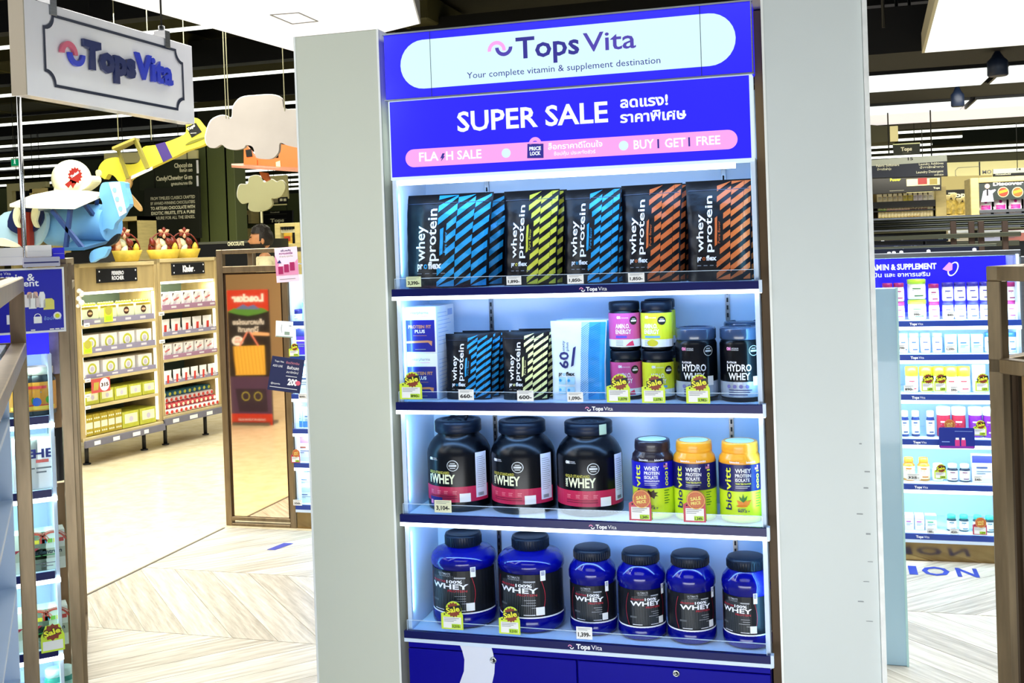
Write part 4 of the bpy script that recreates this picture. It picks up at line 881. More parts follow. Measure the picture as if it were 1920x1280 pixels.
# wooden racks far at the left edge
for x0, x1, y0, lb in ((-30, 22, 402, 'pale wooden rack at the far left beneath the light strips'), (60, 95, 352, 'pale wooden cabinet behind the blue plane wing'), (208, 262, 405, 'pale wooden ledge behind the gold gift basket')):
    a = PY(x0, 480, 13.6); c = PY(x1, y0, 13.6); W_, H_ = c.x - a.x, c.z - a.z; t = thing('wooden_rack', lb, 'rack', (a.x, 13.6, 0)); H0 = c.z
    MB().box(0, .05, 0, .4, 0, H0, PALEW).build('side_board', t); MB().box(W_ - .05, W_, 0, .4, 0, H0, PALEW).build('side_board', t); MB().box(0, W_, 0, .4, H0 - .06, H0, PALEW).build('top_board', t); MB().box(.05, W_ - .05, .36, .4, 0, H0 - .06, DGREEN).build('back_board', t)
    for z in (H0 - .35, H0 - .65, .5): MB().box(.05, W_ - .05, 0, .36, z, z + .03, PALEW).build('shelf_board', t)
b = board('white_portal_frame', 'cream portal frame with dark opening behind the white balloon', 'display frame', [(12, 345), (86, 340), (86, 350), (77, 351), (77, 372), (70, 372), (70, 356), (22, 358), (24, 400), (14, 400)], 16.2, .1, CREAMW, hang=True)
b = board('dark_backing_board', 'near black board inside the cream portal frame', 'panel', [(21, 357), (70, 355), (72, 402), (23, 404)], 16.4, .05, NIGHT, hang=True)

# ------------------------------------------------------------------ people beyond the mirror
SKIN = M('light_skin', '#c98d62', .5, vary=.1, scale=20); HAIRM = M('dark_brown_hair', '#1d1713', .6, vary=.4, scale=60, bump=.4); CREAMSH = M('cream_tshirt_cloth', '#dfd6ac', .8, vary=.08, scale=20, bump=.15)
HAIRK = M('black_hair', '#0a0908', .5, vary=.4, scale=60, bump=.3)
def head_mesh(beard=True, hair=HAIRM):
    # face towards -X; head height .235, centred on the ears
    def face(th, ph):
        x = -math.cos(th) * math.cos(ph); y = math.sin(th) * math.cos(ph); z = math.sin(ph)
        r = Vector((x * .098, y * .076, z * .118))
        if z < 0: r.x += (-z) * (-.012) if x < 0 else (-z) * -.03; r.y *= 1 - .28 * -z
        if x < 0:
            fy = math.exp(-(y / .20) ** 2)
            r.x -= .024 * fy * math.exp(-((z + .10) / .13) ** 2); r.x -= .008 * fy * math.exp(-((z - .16) / .08) ** 2); r.x += .007 * fy * math.exp(-((z - .05) / .05) ** 2)
            r.x -= .008 * fy * math.exp(-((z + .42) / .07) ** 2); r.x += .004 * fy * math.exp(-((z + .5) / .03) ** 2); r.x -= .010 * fy * math.exp(-((z + .78) / .12) ** 2)
            for s in (-1, 1): r.x += .007 * math.exp(-((y - s * .33) / .13) ** 2 - ((z - .04) / .09) ** 2)
        return r
    def shell(m, keep, off=0, n=40, k=30):
        mb = MB(); vs = []; fs = []
        for j in range(k + 1):
            for i in range(n): th = 2 * PI * i / n; ph = -PI / 2 + PI * j / k; p = face(th, ph); vs.append(p + p.normalized() * (off if not callable(off) else off(p)))
        for j in range(k):
            for i in range(n):
                f = (j * n + i, j * n + (i + 1) % n, (j + 1) * n + (i + 1) % n, (j + 1) * n + i); c = sum((vs[q] for q in f), Vector()) / 4
                if keep(c): fs.append(f)
        return mb.add(vs, fs, m, True)
    return shell
def person(name_label, loc, rz, height, beard=True, hair=HAIRM, shirt=CREAMSH):
    t = thing('person', name_label, 'person', loc, rz); s = height / 1.75

    vs = [(0, 0, .95), (0, 0, 1.10), (.01, 0, 1.30), (.015, 0, 1.43), (.0, 0, 1.52)]; rad = [(.12, .09), (.11, .08), (.13, .08), (.06, .06), (.052, .052)]; es = [(0, 1), (1, 2), (2, 3), (3, 4)]
    for q in (-1, 1):
        n = len(vs); vs += [(.01, q * .17, 1.39), (.02, q * .23, 1.14), (-.06, q * .24, .90), (-.09, q * .235, .82)]; rad += [(.06, .06), (.045, .045), (.033, .033), (.028, .04)]; es += [(2, n), (n, n + 1), (n + 1, n + 2), (n + 2, n + 3)]
        n = len(vs); vs += [(0, q * .09, .86), (-.01, q * .10, .48), (.01, q * .10, .09), (-.10, q * .10, .04)]; rad += [(.09, .09), (.06, .06), (.042, .042), (.035, .03)]; es += [(0, n), (n, n + 1), (n + 1, n + 2), (n + 2, n + 3)]
    me = bpy.data.meshes.new('body'); me.from_pydata([tuple(c * s for c in v) for v in vs], es, []); me.materials.append(SKIN)
    b = bpy.data.objects.new('body', me); COL.objects.link(b); b.parent = t
    sk = b.modifiers.new('skin', 'SKIN'); me.skin_vertices if me.skin_vertices else None
    if not me.skin_vertices: me.attributes.new
    b.modifiers.new('sub', 'SUBSURF').levels = 2; b.modifiers['sub'].render_levels = 2
    try:
        for v, r in zip(me.skin_vertices[0].data, rad): v.radius = (r[0] * s, r[1] * s)
    except Exception: pass
    sh = head_mesh(); T = Matrix.Translation((-.02 * s, 0, 1.625 * s)) @ Matrix.Scale(s, 4)
    mb = sh(SKIN, lambda c: True); mb.v = [tuple(T @ Vector(p)) for p in mb.v]; hd = mb.build('head', t)
    mb = MB(); mb.T = T
    for q in (-1, 1): mb.T = T @ Matrix.Translation((.012, q * .074, -.012)) @ Matrix.Rotation(q * .3, 4, 'Z'); mb.lathe([(.004, -.03), (.014, -.018), (.018, .0), (.016, .02), (.004, .03)], SKIN, 10)
    mb.build('ear', hd)
    mb = MB()
    for q in (-1, 1): mb.T = T @ Matrix.Translation((-.078, q * .028, .006)); mb.lathe([(0, -.009), (.008, -.005), (.010, 0), (.008, .005), (0, .009)], M('eye_dark', '#2a1a12', .2), 8)
    mb.build('eye', hd)
    kp = lambda c: (c.z > .058 and c.x > -.085) or (c.x > -.012 and c.z > -.055 - .0 * c.x) or c.z > .085
    mb = sh(hair, kp, lambda p: .011 + .006 * math.sin(p.x * 160) * math.sin(p.y * 140) + (.010 if p.z > .08 else 0)); mb.v = [tuple(T @ Vector(p)) for p in mb.v]; mb.build('hair', t)
    if beard:
        mb = sh(hair, lambda c: c.z < -.040 and c.x < .030 and not (abs(c.y) < .02 and -.055 < c.z < -.046), .004); mb.v = [tuple(T @ Vector(p)) for p in mb.v]; mb.build('beard', t)
        mb = MB(); mb.T = T
        for q in (-1, 1): mb.tube([(-.098, q * .014, .024), (-.088, q * .042, .027)], .004, hair, 6)
        mb.build('eyebrow', t)
    # shirt and trousers
    mb = MB(); rr = [(.155, .115, .93), (.160, .125, 1.05), (.165, .130, 1.2), (.185, .125, 1.32), (.175, .105, 1.40), (.10, .085, 1.455), (.072, .072, 1.475)]; n = 28; V = []; F_ = []
    for ry, rx, z in rr:
        for i in range(n): a = 2 * PI * i / n; V.append(((.01 + rx * math.cos(a) * (1 + .03 * math.sin(5 * a + z * 20))) * s, ry * math.sin(a) * s, z * s))
    for j in range(len(rr) - 1):
        for i in range(n): F_.append((j * n + i, j * n + (i + 1) % n, (j + 1) * n + (i + 1) % n, (j + 1) * n + i))
    mb.add(V, F_, shirt, True)
    for q in (-1, 1): mb.tube([(.01 * s, q * .13 * s, 1.40 * s), (.01 * s, q * .185 * s, 1.36 * s), (.02 * s, q * .225 * s, 1.24 * s), (.02 * s, q * .235 * s, 1.14 * s)], [.07 * s, .072 * s, .068 * s, .066 * s], shirt, 14, False)
    mb.build('tshirt', t)
    mb = MB()
    for q in (-1, 1): mb.tube([(0, q * .075 * s, .97 * s), (0, q * .09 * s, .80 * s), (-.01 * s, q * .10 * s, .48 * s), (.01 * s, q * .10 * s, .10 * s)], [.11 * s, .105 * s, .075 * s, .062 * s], M('dark_trousers', '#20242c', .8), 14)
    mb.build('trousers', t)
    return t
p = PY(494, 446, 9.3); man = person('man with short dark hair and beard, seen in profile, cream t-shirt and dark shoulder strap', (p.x, 9.3, 0), .50, 1.87)
mb = MB()
mb.tube([(-.14, -.10, .95), (-.175, -.075, 1.15), (-.165, -.02, 1.33), (-.10, .06, 1.47), (.06, .08, 1.47), (.165, .0, 1.30), (.17, -.08, 1.0)], .016, M('black_strap', '#15151a', .6), 6); mb.build('shoulder_strap', man)
p = PY(541, 446, 13.4); person('person with black hair seen through the pale wooden frame behind the man', (p.x, 13.4, 0), -.2, 1.66, False, HAIRK, M('white_shirt_cloth', '#e2ddc8', .8))
# pale wooden frame around the second person
a = PY(516, 462, 12.8); c = PY(561, 417, 12.8); W_, H_ = c.x - a.x, c.z - a.z
t = thing('wooden_display', 'pale wooden upright frame with a black barred top around the black haired person', 'display frame', (a.x, 12.8, 0)); z0 = a.z
MB().box(0, W_ * .22, 0, .1, 0, z0 + H_, PALEW).build('side_board', t, .005); MB().box(W_ * .80, W_, 0, .1, 0, z0 + H_, PALEW).build('side_board', t, .005); MB().box(W_ * .22, W_ * .80, 0, .1, z0 + H_ * .84, z0 + H_, PALEW).build('top_board', t, .005); MB().box(W_ * .22, W_ * .80, 0, .1, 0, z0 + H_ * .10, PALEW).build('bottom_board', t, .005)
MB().box(W_ * .22, W_ * .80, .02, .06, z0 + H_ * .58, z0 + H_ * .72, M('cream_slat_board', '#d9d2ac', .5)).build('crosspiece', t)
for i in range(5): MB().box(W_ * (.27 + i * .1), W_ * (.32 + i * .1), -.01, .02, z0 + H_ * .72, z0 + H_ * .83, NIGHT).build('black_bar', t)
# shelves beyond them at the column edge
t = thing('market_shelf', 'far market shelf with yellow goods beside the left column edge', 'shelf unit', (PY(566, 440, 14.5).x, 14.5, 0))
MB().box(-.35, .5, .3, .34, 0, 1.95, NIGHT).build('back_board', t)
for z in (.4, .8, 1.15, 1.45, 1.7): MB().box(-.35, .5, 0, .3, z, z + .03, PALEW).build('shelf_board', t)
for z in (1.18, 1.48, 1.73):
    for k in range(3):
        tt = thing('snack_bag', 'yellow and orange snack bag on the far shelf by the left column', 'snack bag', (t.location.x - .28 + k * .2, 14.6, z), 0, 'far yellow snack bags')
        pouch_mesh(.15, .19, .05, M('yellow_orange_bag', '#e9b63a', .4, vary=.5, scale=14), 0, k, 6, 6).build('bag', tt); MB().rect(FM((0, -.03, 0)), -.05, .05, .05, .12, M('red_bag_print', '#c4472a', .5)).build('print', tt)
# ------------------------------------------------------------------ wooden chocolate racks
RACKW = M('light_oak_laminate', '#b5a070', .5, vary=.18, scale=3, stretch=(5, 5, 1), bump=.06)
RACKT = M('pale_oak_edge', '#c9b88a', .5, vary=.12, scale=6); GREYR = M('grey_price_rail', '#6f6f80', .4, vary=.1, scale=8); WARML = M('warm_led', (1, 1, .8), .5, emit=3.0)
RO = Vector((-5.526, 7.043, 0)); RU = Vector((.167, .986, 0)).normalized(); RN = Vector((.986, -.167, 0)).normalized(); RZ = math.atan2(RU.y, RU.x)
# local frame: +x along the rack, -y towards the shopper
def rack(s0, wd, top, hdr, shelves, base, label, name_on, plate, logo_fn):
    t = thing('chocolate_rack', label, 'shelf unit', RO + RU * s0, RZ); D = .42; e = .032
    for x in (0, wd - e): MB().box(x, x + e, 0, D, base, top, RACKW).build('side_panel', t, .002)
    MB().box(0, wd, 0, D, top - .03, top, RACKT).build('top_board', t, .002)
    h = MB().box(e, wd - e, .01, .04, hdr, top - .03, RACKW).build('header_board', t, .001)
    MB().box(e, wd - e, D - .02, D, base, hdr, M('grey_green_back', '#5f7266', .5)).build('back_panel', t)
    MB().box(e, wd - e, .02, .05, hdr - .022, hdr - .002, WARML).build('led_strip', t)
    for x in (e, wd - e - .012): MB().box(x, x + .012, .012, .03, base + .05, hdr - .03, WARML).build('led_strip', t)
    for z in shelves: MB().box(e, wd - e, 0, D - .02, z - .012, z + .012, RACKT).build('shelf_board', t, .001)
    MB().box(0, wd, -.01, D, base, base + .028, RACKT).build('bottom_board', t, .002)
    r = MB().box(0, wd, -.03, -.008, base - .045, base + .008, GREYR).build('price_rail', t, .002)
    mb = MB(); rr = random.Random(int(s0 * 10) + 3)
    x = .08
    while x < wd - .1: w_ = .05 + rr.random() * .05; mb.rect(FM((0, -.031, 0)), x, base - .035, x + w_, base - .004, PAPER); x += w_ + .03 + rr.random() * .18
    mb.build('price_label', r, kind='stuff')
    for x in (.12, wd - .12): MB().tube([(x, .1, 0), (x, .1, base)], .016, NIGHT, 8).tube([(x, .1, 0), (x, .1, .012)], .03, NIGHT, 10).build('foot', t)
    pz0, pz1, px0, px1 = plate; pp = MB().box(px0, px1, -.004, .010, pz0, pz1, M('black_name_plate', '#12151c', .35)).build('name_plate', h, .001)
    mb = MB()
    for x in (px0 + .02, px1 - .02):
        for z in (pz0 + .02, pz1 - .02): mb.disc(FM((0, -.0045, 0)), x, z, .007, LWHITE, 8)
    logo_fn(mb, FM((0, -.0045, 0), off=.001), (px0 + px1) / 2, pz0, pz1 - pz0); mb.build('lettering', pp)
    for z in [hdr] + list(shelves[:-1]):
        pass
    area('rack_light', RO + RU * (s0 + wd / 2) - RN * .05 + Vector((0, 0, hdr - .03)), wd * .85, .03, 5, (1, 1, .75), direction=(-RN.x * .35, -RN.y * .35, -1))
    return t
def fr(mb, f, cx, z0, h): mb.text(f, 'FERRERO', cx, z0 + h * .54, h * .26, LWHITE, w=h * 1.15, al='c', bold=.03); mb.text(f, 'ROCHER', cx, z0 + h * .18, h * .26, LWHITE, w=h * 1.15, al='c', bold=.03)
def kd(mb, f, cx, z0, h): mb.text(f, 'Kinder', cx - h * .08, z0 + h * .25, h * .5, LWHITE, w=h * 1.35, al='c', bold=.06); mb.disc(f, cx + h * .68, z0 + h * .3, h * .05, LWHITE, 8)
S_L = (1.082, .861, .665, .458); S_R = (1.140, .922, .725, .515)
rack(0, .845, 1.572, 1.352, S_L, .20, 'light oak rack with gold and cream chocolate boxes, the nearer of two', '', (1.415, 1.525, .20, .62), fr)
rack(.850, .735, 1.587, 1.395, S_R, .235, 'light oak rack with white and red chocolate packs beside the mirror', '', (1.445, 1.545, .17, .57), kd)
def rp(s, d, z): return RO + RU * s - RN * d + Vector((0, 0, z))
GOLDB = M('gold_choc_box', '#b5a233', .35, .2, vary=.3, scale=30); CREAMB = M('cream_choc_box', '#e9eccb', .5, vary=.1, scale=20); GREENY = M('yellow_green_choc_box', '#c2c545', .45, vary=.2, scale=20); BRN = M('brown_choc_print', '#4b2a22', .5); TRAY = M('lilac_grey_tray', '#8f8aa6', .5); WRED = M('kinder_red_print', '#cf3b33', .5); WBOX = M('white_choc_box', '#f4f1ee', .5); PLUM = M('plum_tray', '#a27b96', .5)
def rocher_box():
    t = thing('chocolate_box', '', 'chocolate box'); MB().box(-.085, .085, 0, .20, 0, .10, CREAMB).build('box_body', t, .003)
    for k in range(6): MB().lathe([(.001, .0), (.010, .003), (.0135, .012), (.010, .022), (.001, .026)], GOLDB, 10, (-.07 + k * .028, .03, .10)).build('gold_praline', t)
    mb = MB(); mb.disc(FM((0, 0, 0)), 0, .045, .030, BRN, 16); mb.disc(FM((0, 0, 0), off=.002), 0, .045, .022, M('cream_ring', '#d9b48a', .5), 14, .010); mb.rect(FM((0, 0, 0)), -.08, .078, .08, .096, GOLDB); mb.build('print', t); return t
def wreath_box():
    t = thing('chocolate_box', '', 'chocolate box'); MB().box(-.085, .085, 0, .2, 0, .14, WBOX).build('box_body', t, .003)
    mb = MB(); f = FM((0, 0, 0)); mb.arc(f, 0, .07, .034, .052, 0, 360, GREENY, 18); mb.disc(FM((0, 0, 0), off=.002), 0, .072, .022, M('lilac_print', '#c9c3d8', .5), 14); mb.rect(f, -.08, .0, .08, .02, GOLDB); mb.build('print', t); return t
def slab_box():
    t = thing('chocolate_box', '', 'chocolate box'); MB().box(-.07, .07, 0, .2, 0, .105, GREENY).build('box_body', t, .003); mb = MB(); f = FM((0, 0, 0)); mb.rect(f, -.055, .03, .055, .09, CREAMB); mb.disc(FM((0, 0, 0), off=.002), 0, .055, .018, M('lilac_print', '#c9c3d8', .5), 12); mb.build('print', t); return t
def tall_pack():
    t = thing('chocolate_pack', '', 'chocolate pack'); MB().box(-.032, .032, 0, .08, 0, .15, GOLDB).build('box_body', t, .003); mb = MB(); f = FM((0, 0, 0)); mb.rect(f, -.028, .05, .028, .095, CREAMB)
    for k in range(3): mb.disc(f, -.018 + k * .018, .12, .007, CREAMB, 8); mb.disc(f, -.018 + k * .018, .025, .007, CREAMB, 8)
    mb.build('print', t); return t
def white_pack():
    t = thing('chocolate_pack', '', 'chocolate pack'); MB().box(-.058, .058, 0, .12, 0, .13, WBOX).build('box_body', t, .003); mb = MB(); f = FM((0, 0, 0)); mb.poly(f, [(-.05, .02), (-.02, .02), (.03, .11), (.0, .11)], M('soft_grey_print', '#d9d2d6', .5)); mb.poly(f, [(-.05, .12), (-.03, .12), (-.05, .09)], BRN); mb.poly(f, [(.03, .01), (.045, .01), (.052, .05)], BRN); mb.text(FM((0, 0, 0), off=.002), 'kinder', 0, .065, .018, WRED, w=.07, al='c', bold=.03, rot=20); mb.build('print', t); return t
def red_pack():
    t = thing('chocolate_pack', '', 'chocolate pack'); pouch_mesh(.115, .13, .05, WBOX, 0, 2, 8, 6).build('wrapper', t); mb = MB(); f = FM((0, -.034, 0)); mb.poly(f, [(-.05, .0), (-.02, .0), (-.015, .085), (-.045, .085)], WRED); mb.rect(f, .0, .02, .03, .05, M('soft_grey_print', '#d9d2d6')); mb.build('print', t); return t
def bar_pack(col=0):
    t = thing('chocolate_bar', '', 'chocolate bar'); MB().tube([(0, .0, .022), (0, .17, .022)], .022, [M('red_bar_wrap', '#c9434a', .4), M('white_red_bar_wrap', '#efe2e0', .4), M('teal_bar_wrap', '#2d6c84', .4)][col], 10).build('wrapper', t)
    mb = MB(); mb.disc(FM((0, -.001, .022)), 0, 0, .015, [CREAMB, WRED, GREENY][col], 10); mb.build('print', t); return t
def row(key, maker, s0, s1, n, d, z, label, group, sc_=1, **kw):
    for i in range(n):
        s = s0 + (s1 - s0) * (i + .5) / n; o = put(key, maker, rp(s, d, z), RZ, label, group, **kw); o.scale = (sc_, sc_, sc_)
def tray(s0, s1, z, h, m, lb):
    t = thing('display_tray', lb, 'tray', rp(s0, .0, z), RZ); w_ = s1 - s0; MB().box(0, w_, .004, .012, 0, h, m).build('tray_front', t, .001); MB().box(0, w_, .012, .3, 0, .006, m).build('tray_floor', t)
    mb = MB(); k = .1
    while k < w_ - .05: mb.rect(FM((0, .004, 0)), k, h * .3, k + .06, h * .7, M('tray_print', '#d8d2de', .5)); k += .16
    mb.build('print', t)
tray(.06, .80, S_L[0] + .012, .045, TRAY, 'lilac grey tray under the gold praline boxes'); tray(.06, .80, S_L[1] + .012, .045, TRAY, 'lilac grey tray under the wreath printed boxes'); tray(.06, .80, S_L[2] + .012, .035, TRAY, 'lilac grey tray in the middle of the nearer oak rack')
tray(.90, 1.55, S_R[0] + .012, .045, PLUM, 'plum tray under the white packs on the farther rack'); tray(.90, 1.55, S_R[1] + .012, .035, TRAY, 'grey tray under the white and red packs'); tray(.90, 1.55, S_R[2] + .012, .035, PLUM, 'plum tray third from top on the farther rack'); tray(.90, 1.55, S_R[3] + .012, .03, TRAY, 'low tray of white packs on the farther rack')
row('roch', rocher_box, .05, .80, 4, .03, S_L[0] + .055, 'cream box with brown oval and gold pralines on top, upper shelf of nearer rack', 'gold praline boxes')
row('wre', wreath_box, .05, .80, 4, .03, S_L[1] + .02, 'white box with green wreath print, second shelf of nearer rack', 'wreath printed boxes', .95)
row('wre', wreath_box, .05, .80, 4, .03, S_L[2] + .02, 'white box with green wreath print, third shelf of nearer rack', 'third shelf boxes', .88)
row('slab', slab_box, .05, .80, 5, .02, S_L[3] + .015, 'yellow green chocolate box on the fourth shelf of nearer rack', 'yellow green boxes')
row('slab', slab_box, .42, .80, 2, .02, .232, 'yellow green chocolate box at the bottom of nearer rack', 'bottom yellow green boxes', 1.25)
row('tall', tall_pack, .05, .42, 5, .02, .232, 'tall gold chocolate pack at the bottom of nearer rack', 'tall gold packs', 1.1)
row('whp', white_pack, .90, 1.55, 5, .03, S_R[0] + .03, 'white pack with diagonal print, upper shelf of farther rack', 'white packs upper shelf')
row('rdp', red_pack, .90, 1.55, 5, .05, S_R[1] + .02, 'white pack with a red stripe, second shelf of farther rack', 'white and red packs')
row('whp', white_pack, .90, 1.55, 5, .03, S_R[2] + .02, 'white pack, third shelf of farther rack', 'white packs third shelf', .9)
row('rdp', red_pack, .90, 1.55, 6, .03, S_R[3] + .02, 'flat white pack on the fourth shelf of farther rack', 'white packs fourth shelf', .8)
for lv, (c, n) in enumerate(((1, 12), (0, 12), (1, 12), (2, 11))):
    row('bar%d' % c, bar_pack, .88 + lv * .004, 1.56, n, .01 + lv * .03, .265 + lv * .046, ('white and red round bar, lowest layer', 'red round bar, second layer', 'white and red round bar, third layer', 'teal round bar, top layer')[lv] + ' of farther rack', 'round chocolate bars', 1, col=c)
def rq(px, py): return PP(px, py, RO + RN * .045, RN)
# promotional cards on the rack
def rack_card(name, label, cat, px0, py0, px1, py1, m, prints, group=None):
    a, c = rq(px0, py1), rq(px1, py0); s = (c - a).dot(RU); t = thing(name, label, cat, a, RZ, group); H_ = c.z - a.z
    MB().prism(FM((0, 0, 0), off=0), [(0, 0), (s, 0), (s, H_), (0, H_)], .002, m).build('card', t); mb = MB(); prints(mb, s, H_); mb.build('print', t)
def p315(mb, s, h):
    f = FM((0, 0, 0)); mb.disc(f, s * .70, h * .52, s * .26, LWHITE, 18, h * .46); mb.text(FM((0, 0, 0), off=.002), '315', s * .70, h * .40, h * .24, BRN, w=s * .4, al='c', bold=.04)
    for k in range(3): mb.poly(f, [(s * (.10 + k * .09), h * .2), (s * (.16 + k * .09), h * .2), (s * (.22 + k * .09), h * .75), (s * (.14 + k * .09), h * .75)], GOLDT)
rack_card('price_card', 'red card with white oval reading 315 on the nearer rack', 'price card', 172, 706, 206, 738, M('promo_red', '#c2504e', .5), p315)
for (a, b_, c, d, lb) in ((196, 575, 211, 604, 'small yellow green sale tag under the praline boxes'), (157, 640, 172, 664, 'small yellow green sale tag at the second shelf edge')):
    rack_card('sale_tag', lb, 'price tag', a, b_, c, d, SALEY, lambda mb, s, h: (mb.disc(FM((0, 0, 0)), s * .5, h * .78, s * .42, GOLDT, 12), mb.rect(FM((0, 0, 0)), s * .15, h * .1, s * .85, h * .4, TGREEN)), 'rack sale tags')
for (x, y) in ((163, 609), (165, 713), (165, 742), (165, 764), (303, 588), (304, 640)):
    rack_card('price_tag', 'small white price tag on the edge of an oak rack shelf', 'price tag', x - 5, y - 4, x + 5, y + 4, PAPER, lambda mb, s, h: mb.rect(FM((0, 0, 0)), s * .2, h * .3, s * .8, h * .5, INKG), 'small rack price tags')
# gift baskets on the racks
REDF = M('dark_red_foil', '#7c2a1c', .35, vary=.4, scale=30); PEACH = M('peach_wrap', '#d9a684', .5, vary=.3, scale=30); GOLDF = M('yellow_gold_basket', '#d8bd45', .45, vary=.25, scale=14)
def basket(seed=0):
    t = thing('gift_basket', '', 'gift basket'); rr = random.Random(5)
    mb = MB(); mb.T = Matrix.Diagonal((1.25, .8, 1, 1)); mb.lathe([(.075, 0), (.085, .002), (.10, .05), (.112, .09), (.108, .092), (.098, .086)], GOLDF, 20); mb.T = None; mb.build('basket', t)
    MB().tube([(.12 * math.cos(a), .0, .09 + .15 * math.sin(a)) for a in [PI * i / 12 for i in range(13)]], .006, REDF, 6).build('handle', t)
    for k in range(9):
        x = -.09 + (k % 5) * .045; z = .09 + (k // 5) * .05 + rr.random() * .02; m = (REDF, PEACH, CREAMB, REDF, GOLDF)[k % 5]
        mb = MB(); mb.T = Matrix.Translation((x, -.02 + rr.random() * .04, z)) @ Matrix.Rotation(rr.random() * 1.2 - .6, 4, 'Y'); mb.lathe([(.002, -.03), (.022, -.015), (.026, .01), (.016, .035), (.004, .05)], m, 9); mb.build('wrapped_sweet', t)
    mb = MB()
    for q in range(6): a = q * PI / 3; mb.T = Matrix.Translation((0, -.03, .235)) @ Matrix.Rotation(a, 4, 'Y'); mb.lathe([(.002, .0), (.014, .02), (.016, .035), (.003, .05)], (REDF, PEACH)[q % 2], 8)
    mb.build('ribbon_bow', t); return t
for x, y, lb in ((233, 479, 'red and gold gift basket beside the blue plane'), (307, 474, 'red and gold gift basket, first of the pair on the racks'), (345, 472, 'red and gold gift basket nearest the mirror on the racks')):
    a = PP(x, y, RO - RN * .15, RN); put('basket', basket, (a.x, a.y, 1.575), RZ * .6, lb, 'gift baskets'); 
for r_ in [o for o in bpy.data.objects if o.name.startswith('gift_basket')]: r_.scale = (1.05, 1.05, 1.0)

# ------------------------------------------------------------------ hanging foam-board planes and clouds
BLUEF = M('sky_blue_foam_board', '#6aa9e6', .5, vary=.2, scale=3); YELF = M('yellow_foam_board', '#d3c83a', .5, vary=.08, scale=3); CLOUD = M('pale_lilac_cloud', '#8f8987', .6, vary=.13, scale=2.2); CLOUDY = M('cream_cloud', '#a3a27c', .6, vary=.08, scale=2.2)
ORF = M('orange_foam_board', '#d96a32', .5, vary=.08, scale=3); PURP = M('purple_band', '#3a2a6e', .5); STRUT = M('navy_strut', '#22396b', .5); WINGW = M('cream_wing', '#e8e6cf', .5, vary=.08, scale=3); TAN = M('tan_foam', '#b5915a', .5); EDGEW = M('foam_edge_white', '#f2f2ee', .5); DBL = M('steel_blue_wing', '#2c5b86', .5, vary=.2, scale=4)
class Deco:
    def __init__(s, name, label, cat, px, py, Y, group=None):
        p = PY(px, py, Y); s.o = p; s.Y = Y; s.t = thing(name, label, cat, (p.x, Y, p.z), 0, group)
    def q(s, pts, dY=0): return [(lambda p: (p.x - s.o.x, p.z - s.o.z))(PY(x, y, s.Y + dY)) for x, y in pts]
    def P(s, x, y, dY=0): p = PY(x, y, s.Y + dY); return Vector((p.x - s.o.x, dY, p.z - s.o.z))
    def pr(s, nm, pts, m, d=.03, dY=0, bevel=0, **k): return MB().prism(FM((0, dY, 0), off=0), s.q(pts, dY)[::-1], d, m).build(nm, s.t, bevel, **k)
    def slab(s, nm, pts3, m, d=.02):                   # pts3 = (px, py, depth offset); thickness upwards
        a = [s.P(*p) for p in pts3]; b = [p + Vector((0, 0, d)) for p in a]; n = len(a)
        return MB().add(a + b, [tuple(range(n)), tuple(range(2 * n - 1, n - 1, -1))] + [(i, (i + 1) % n, n + (i + 1) % n, n + i) for i in range(n)], m).build(nm, s.t)
def smooth(pts, n=6):
    out = []; L_ = len(pts)
    for i in range(L_):
        p0, p1, p2, p3 = pts[i - 1], pts[i], pts[(i + 1) % L_], pts[(i + 2) % L_]
        for k in range(n):
            t = k / n; out.append(tuple(.5 * ((2 * p1[j]) + (-p0[j] + p2[j]) * t + (2 * p0[j] - 5 * p1[j] + 4 * p2[j] - p3[j]) * t * t + (-p0[j] + 3 * p1[j] - 3 * p2[j] + p3[j]) * t ** 3) for j in (0, 1)))
    return out
def wire(d, x, y, ytop=0, dY=0): a = d.P(x, y, dY); MB().tube([a, Vector((a.x, a.y, 4.78 - d.o.z))], .004, M('pale_hanging_wire', '#a9a98f', .5), 5).build('wire', d.t)
d = Deco('cloud_decoration', 'large pale lilac hanging cloud beside the left column', 'hanging decoration', 475, 240, 7.4)
c1 = smooth([(386, 252), (396, 226), (418, 216), (434, 221), (437, 200), (452, 183), (480, 179), (512, 178), (528, 186), (533, 204), (552, 205), (585, 208), (600, 235), (590, 268), (566, 277), (540, 273), (525, 268), (522, 285), (510, 297), (492, 298), (480, 294), (474, 276), (462, 272), (456, 278), (440, 281), (425, 278), (415, 271), (404, 277), (392, 276), (386, 266)], 4)
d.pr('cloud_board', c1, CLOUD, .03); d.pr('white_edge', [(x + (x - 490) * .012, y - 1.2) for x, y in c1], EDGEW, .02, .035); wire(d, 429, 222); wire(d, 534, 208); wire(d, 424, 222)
d = Deco('cloud_decoration', 'small cream cloud on a thin stick behind the orange plane', 'hanging decoration', 490, 365, 9.4)
c2 = smooth([(445, 360), (450, 346), (464, 345), (468, 332), (484, 329), (494, 342), (508, 336), (518, 341), (528, 338), (535, 350), (528, 366), (516, 372), (509, 372), (510, 384), (498, 394), (478, 397), (466, 392), (466, 380), (454, 382), (446, 372)], 4)
d.pr('cloud_board', c2, CLOUDY, .03); d.pr('white_edge', [(x + (x - 490) * .015, y - .8) for x, y in c2], EDGEW, .02, .035); MB().box(*[v for ab in zip((d.P(488, 395).x, .0, d.P(488, 418).z), (d.P(490.5, 395).x, .02, d.P(488, 395).z)) for v in ab], M('cream_stick', '#dcd8b0', .5)).build('stick', d.t)
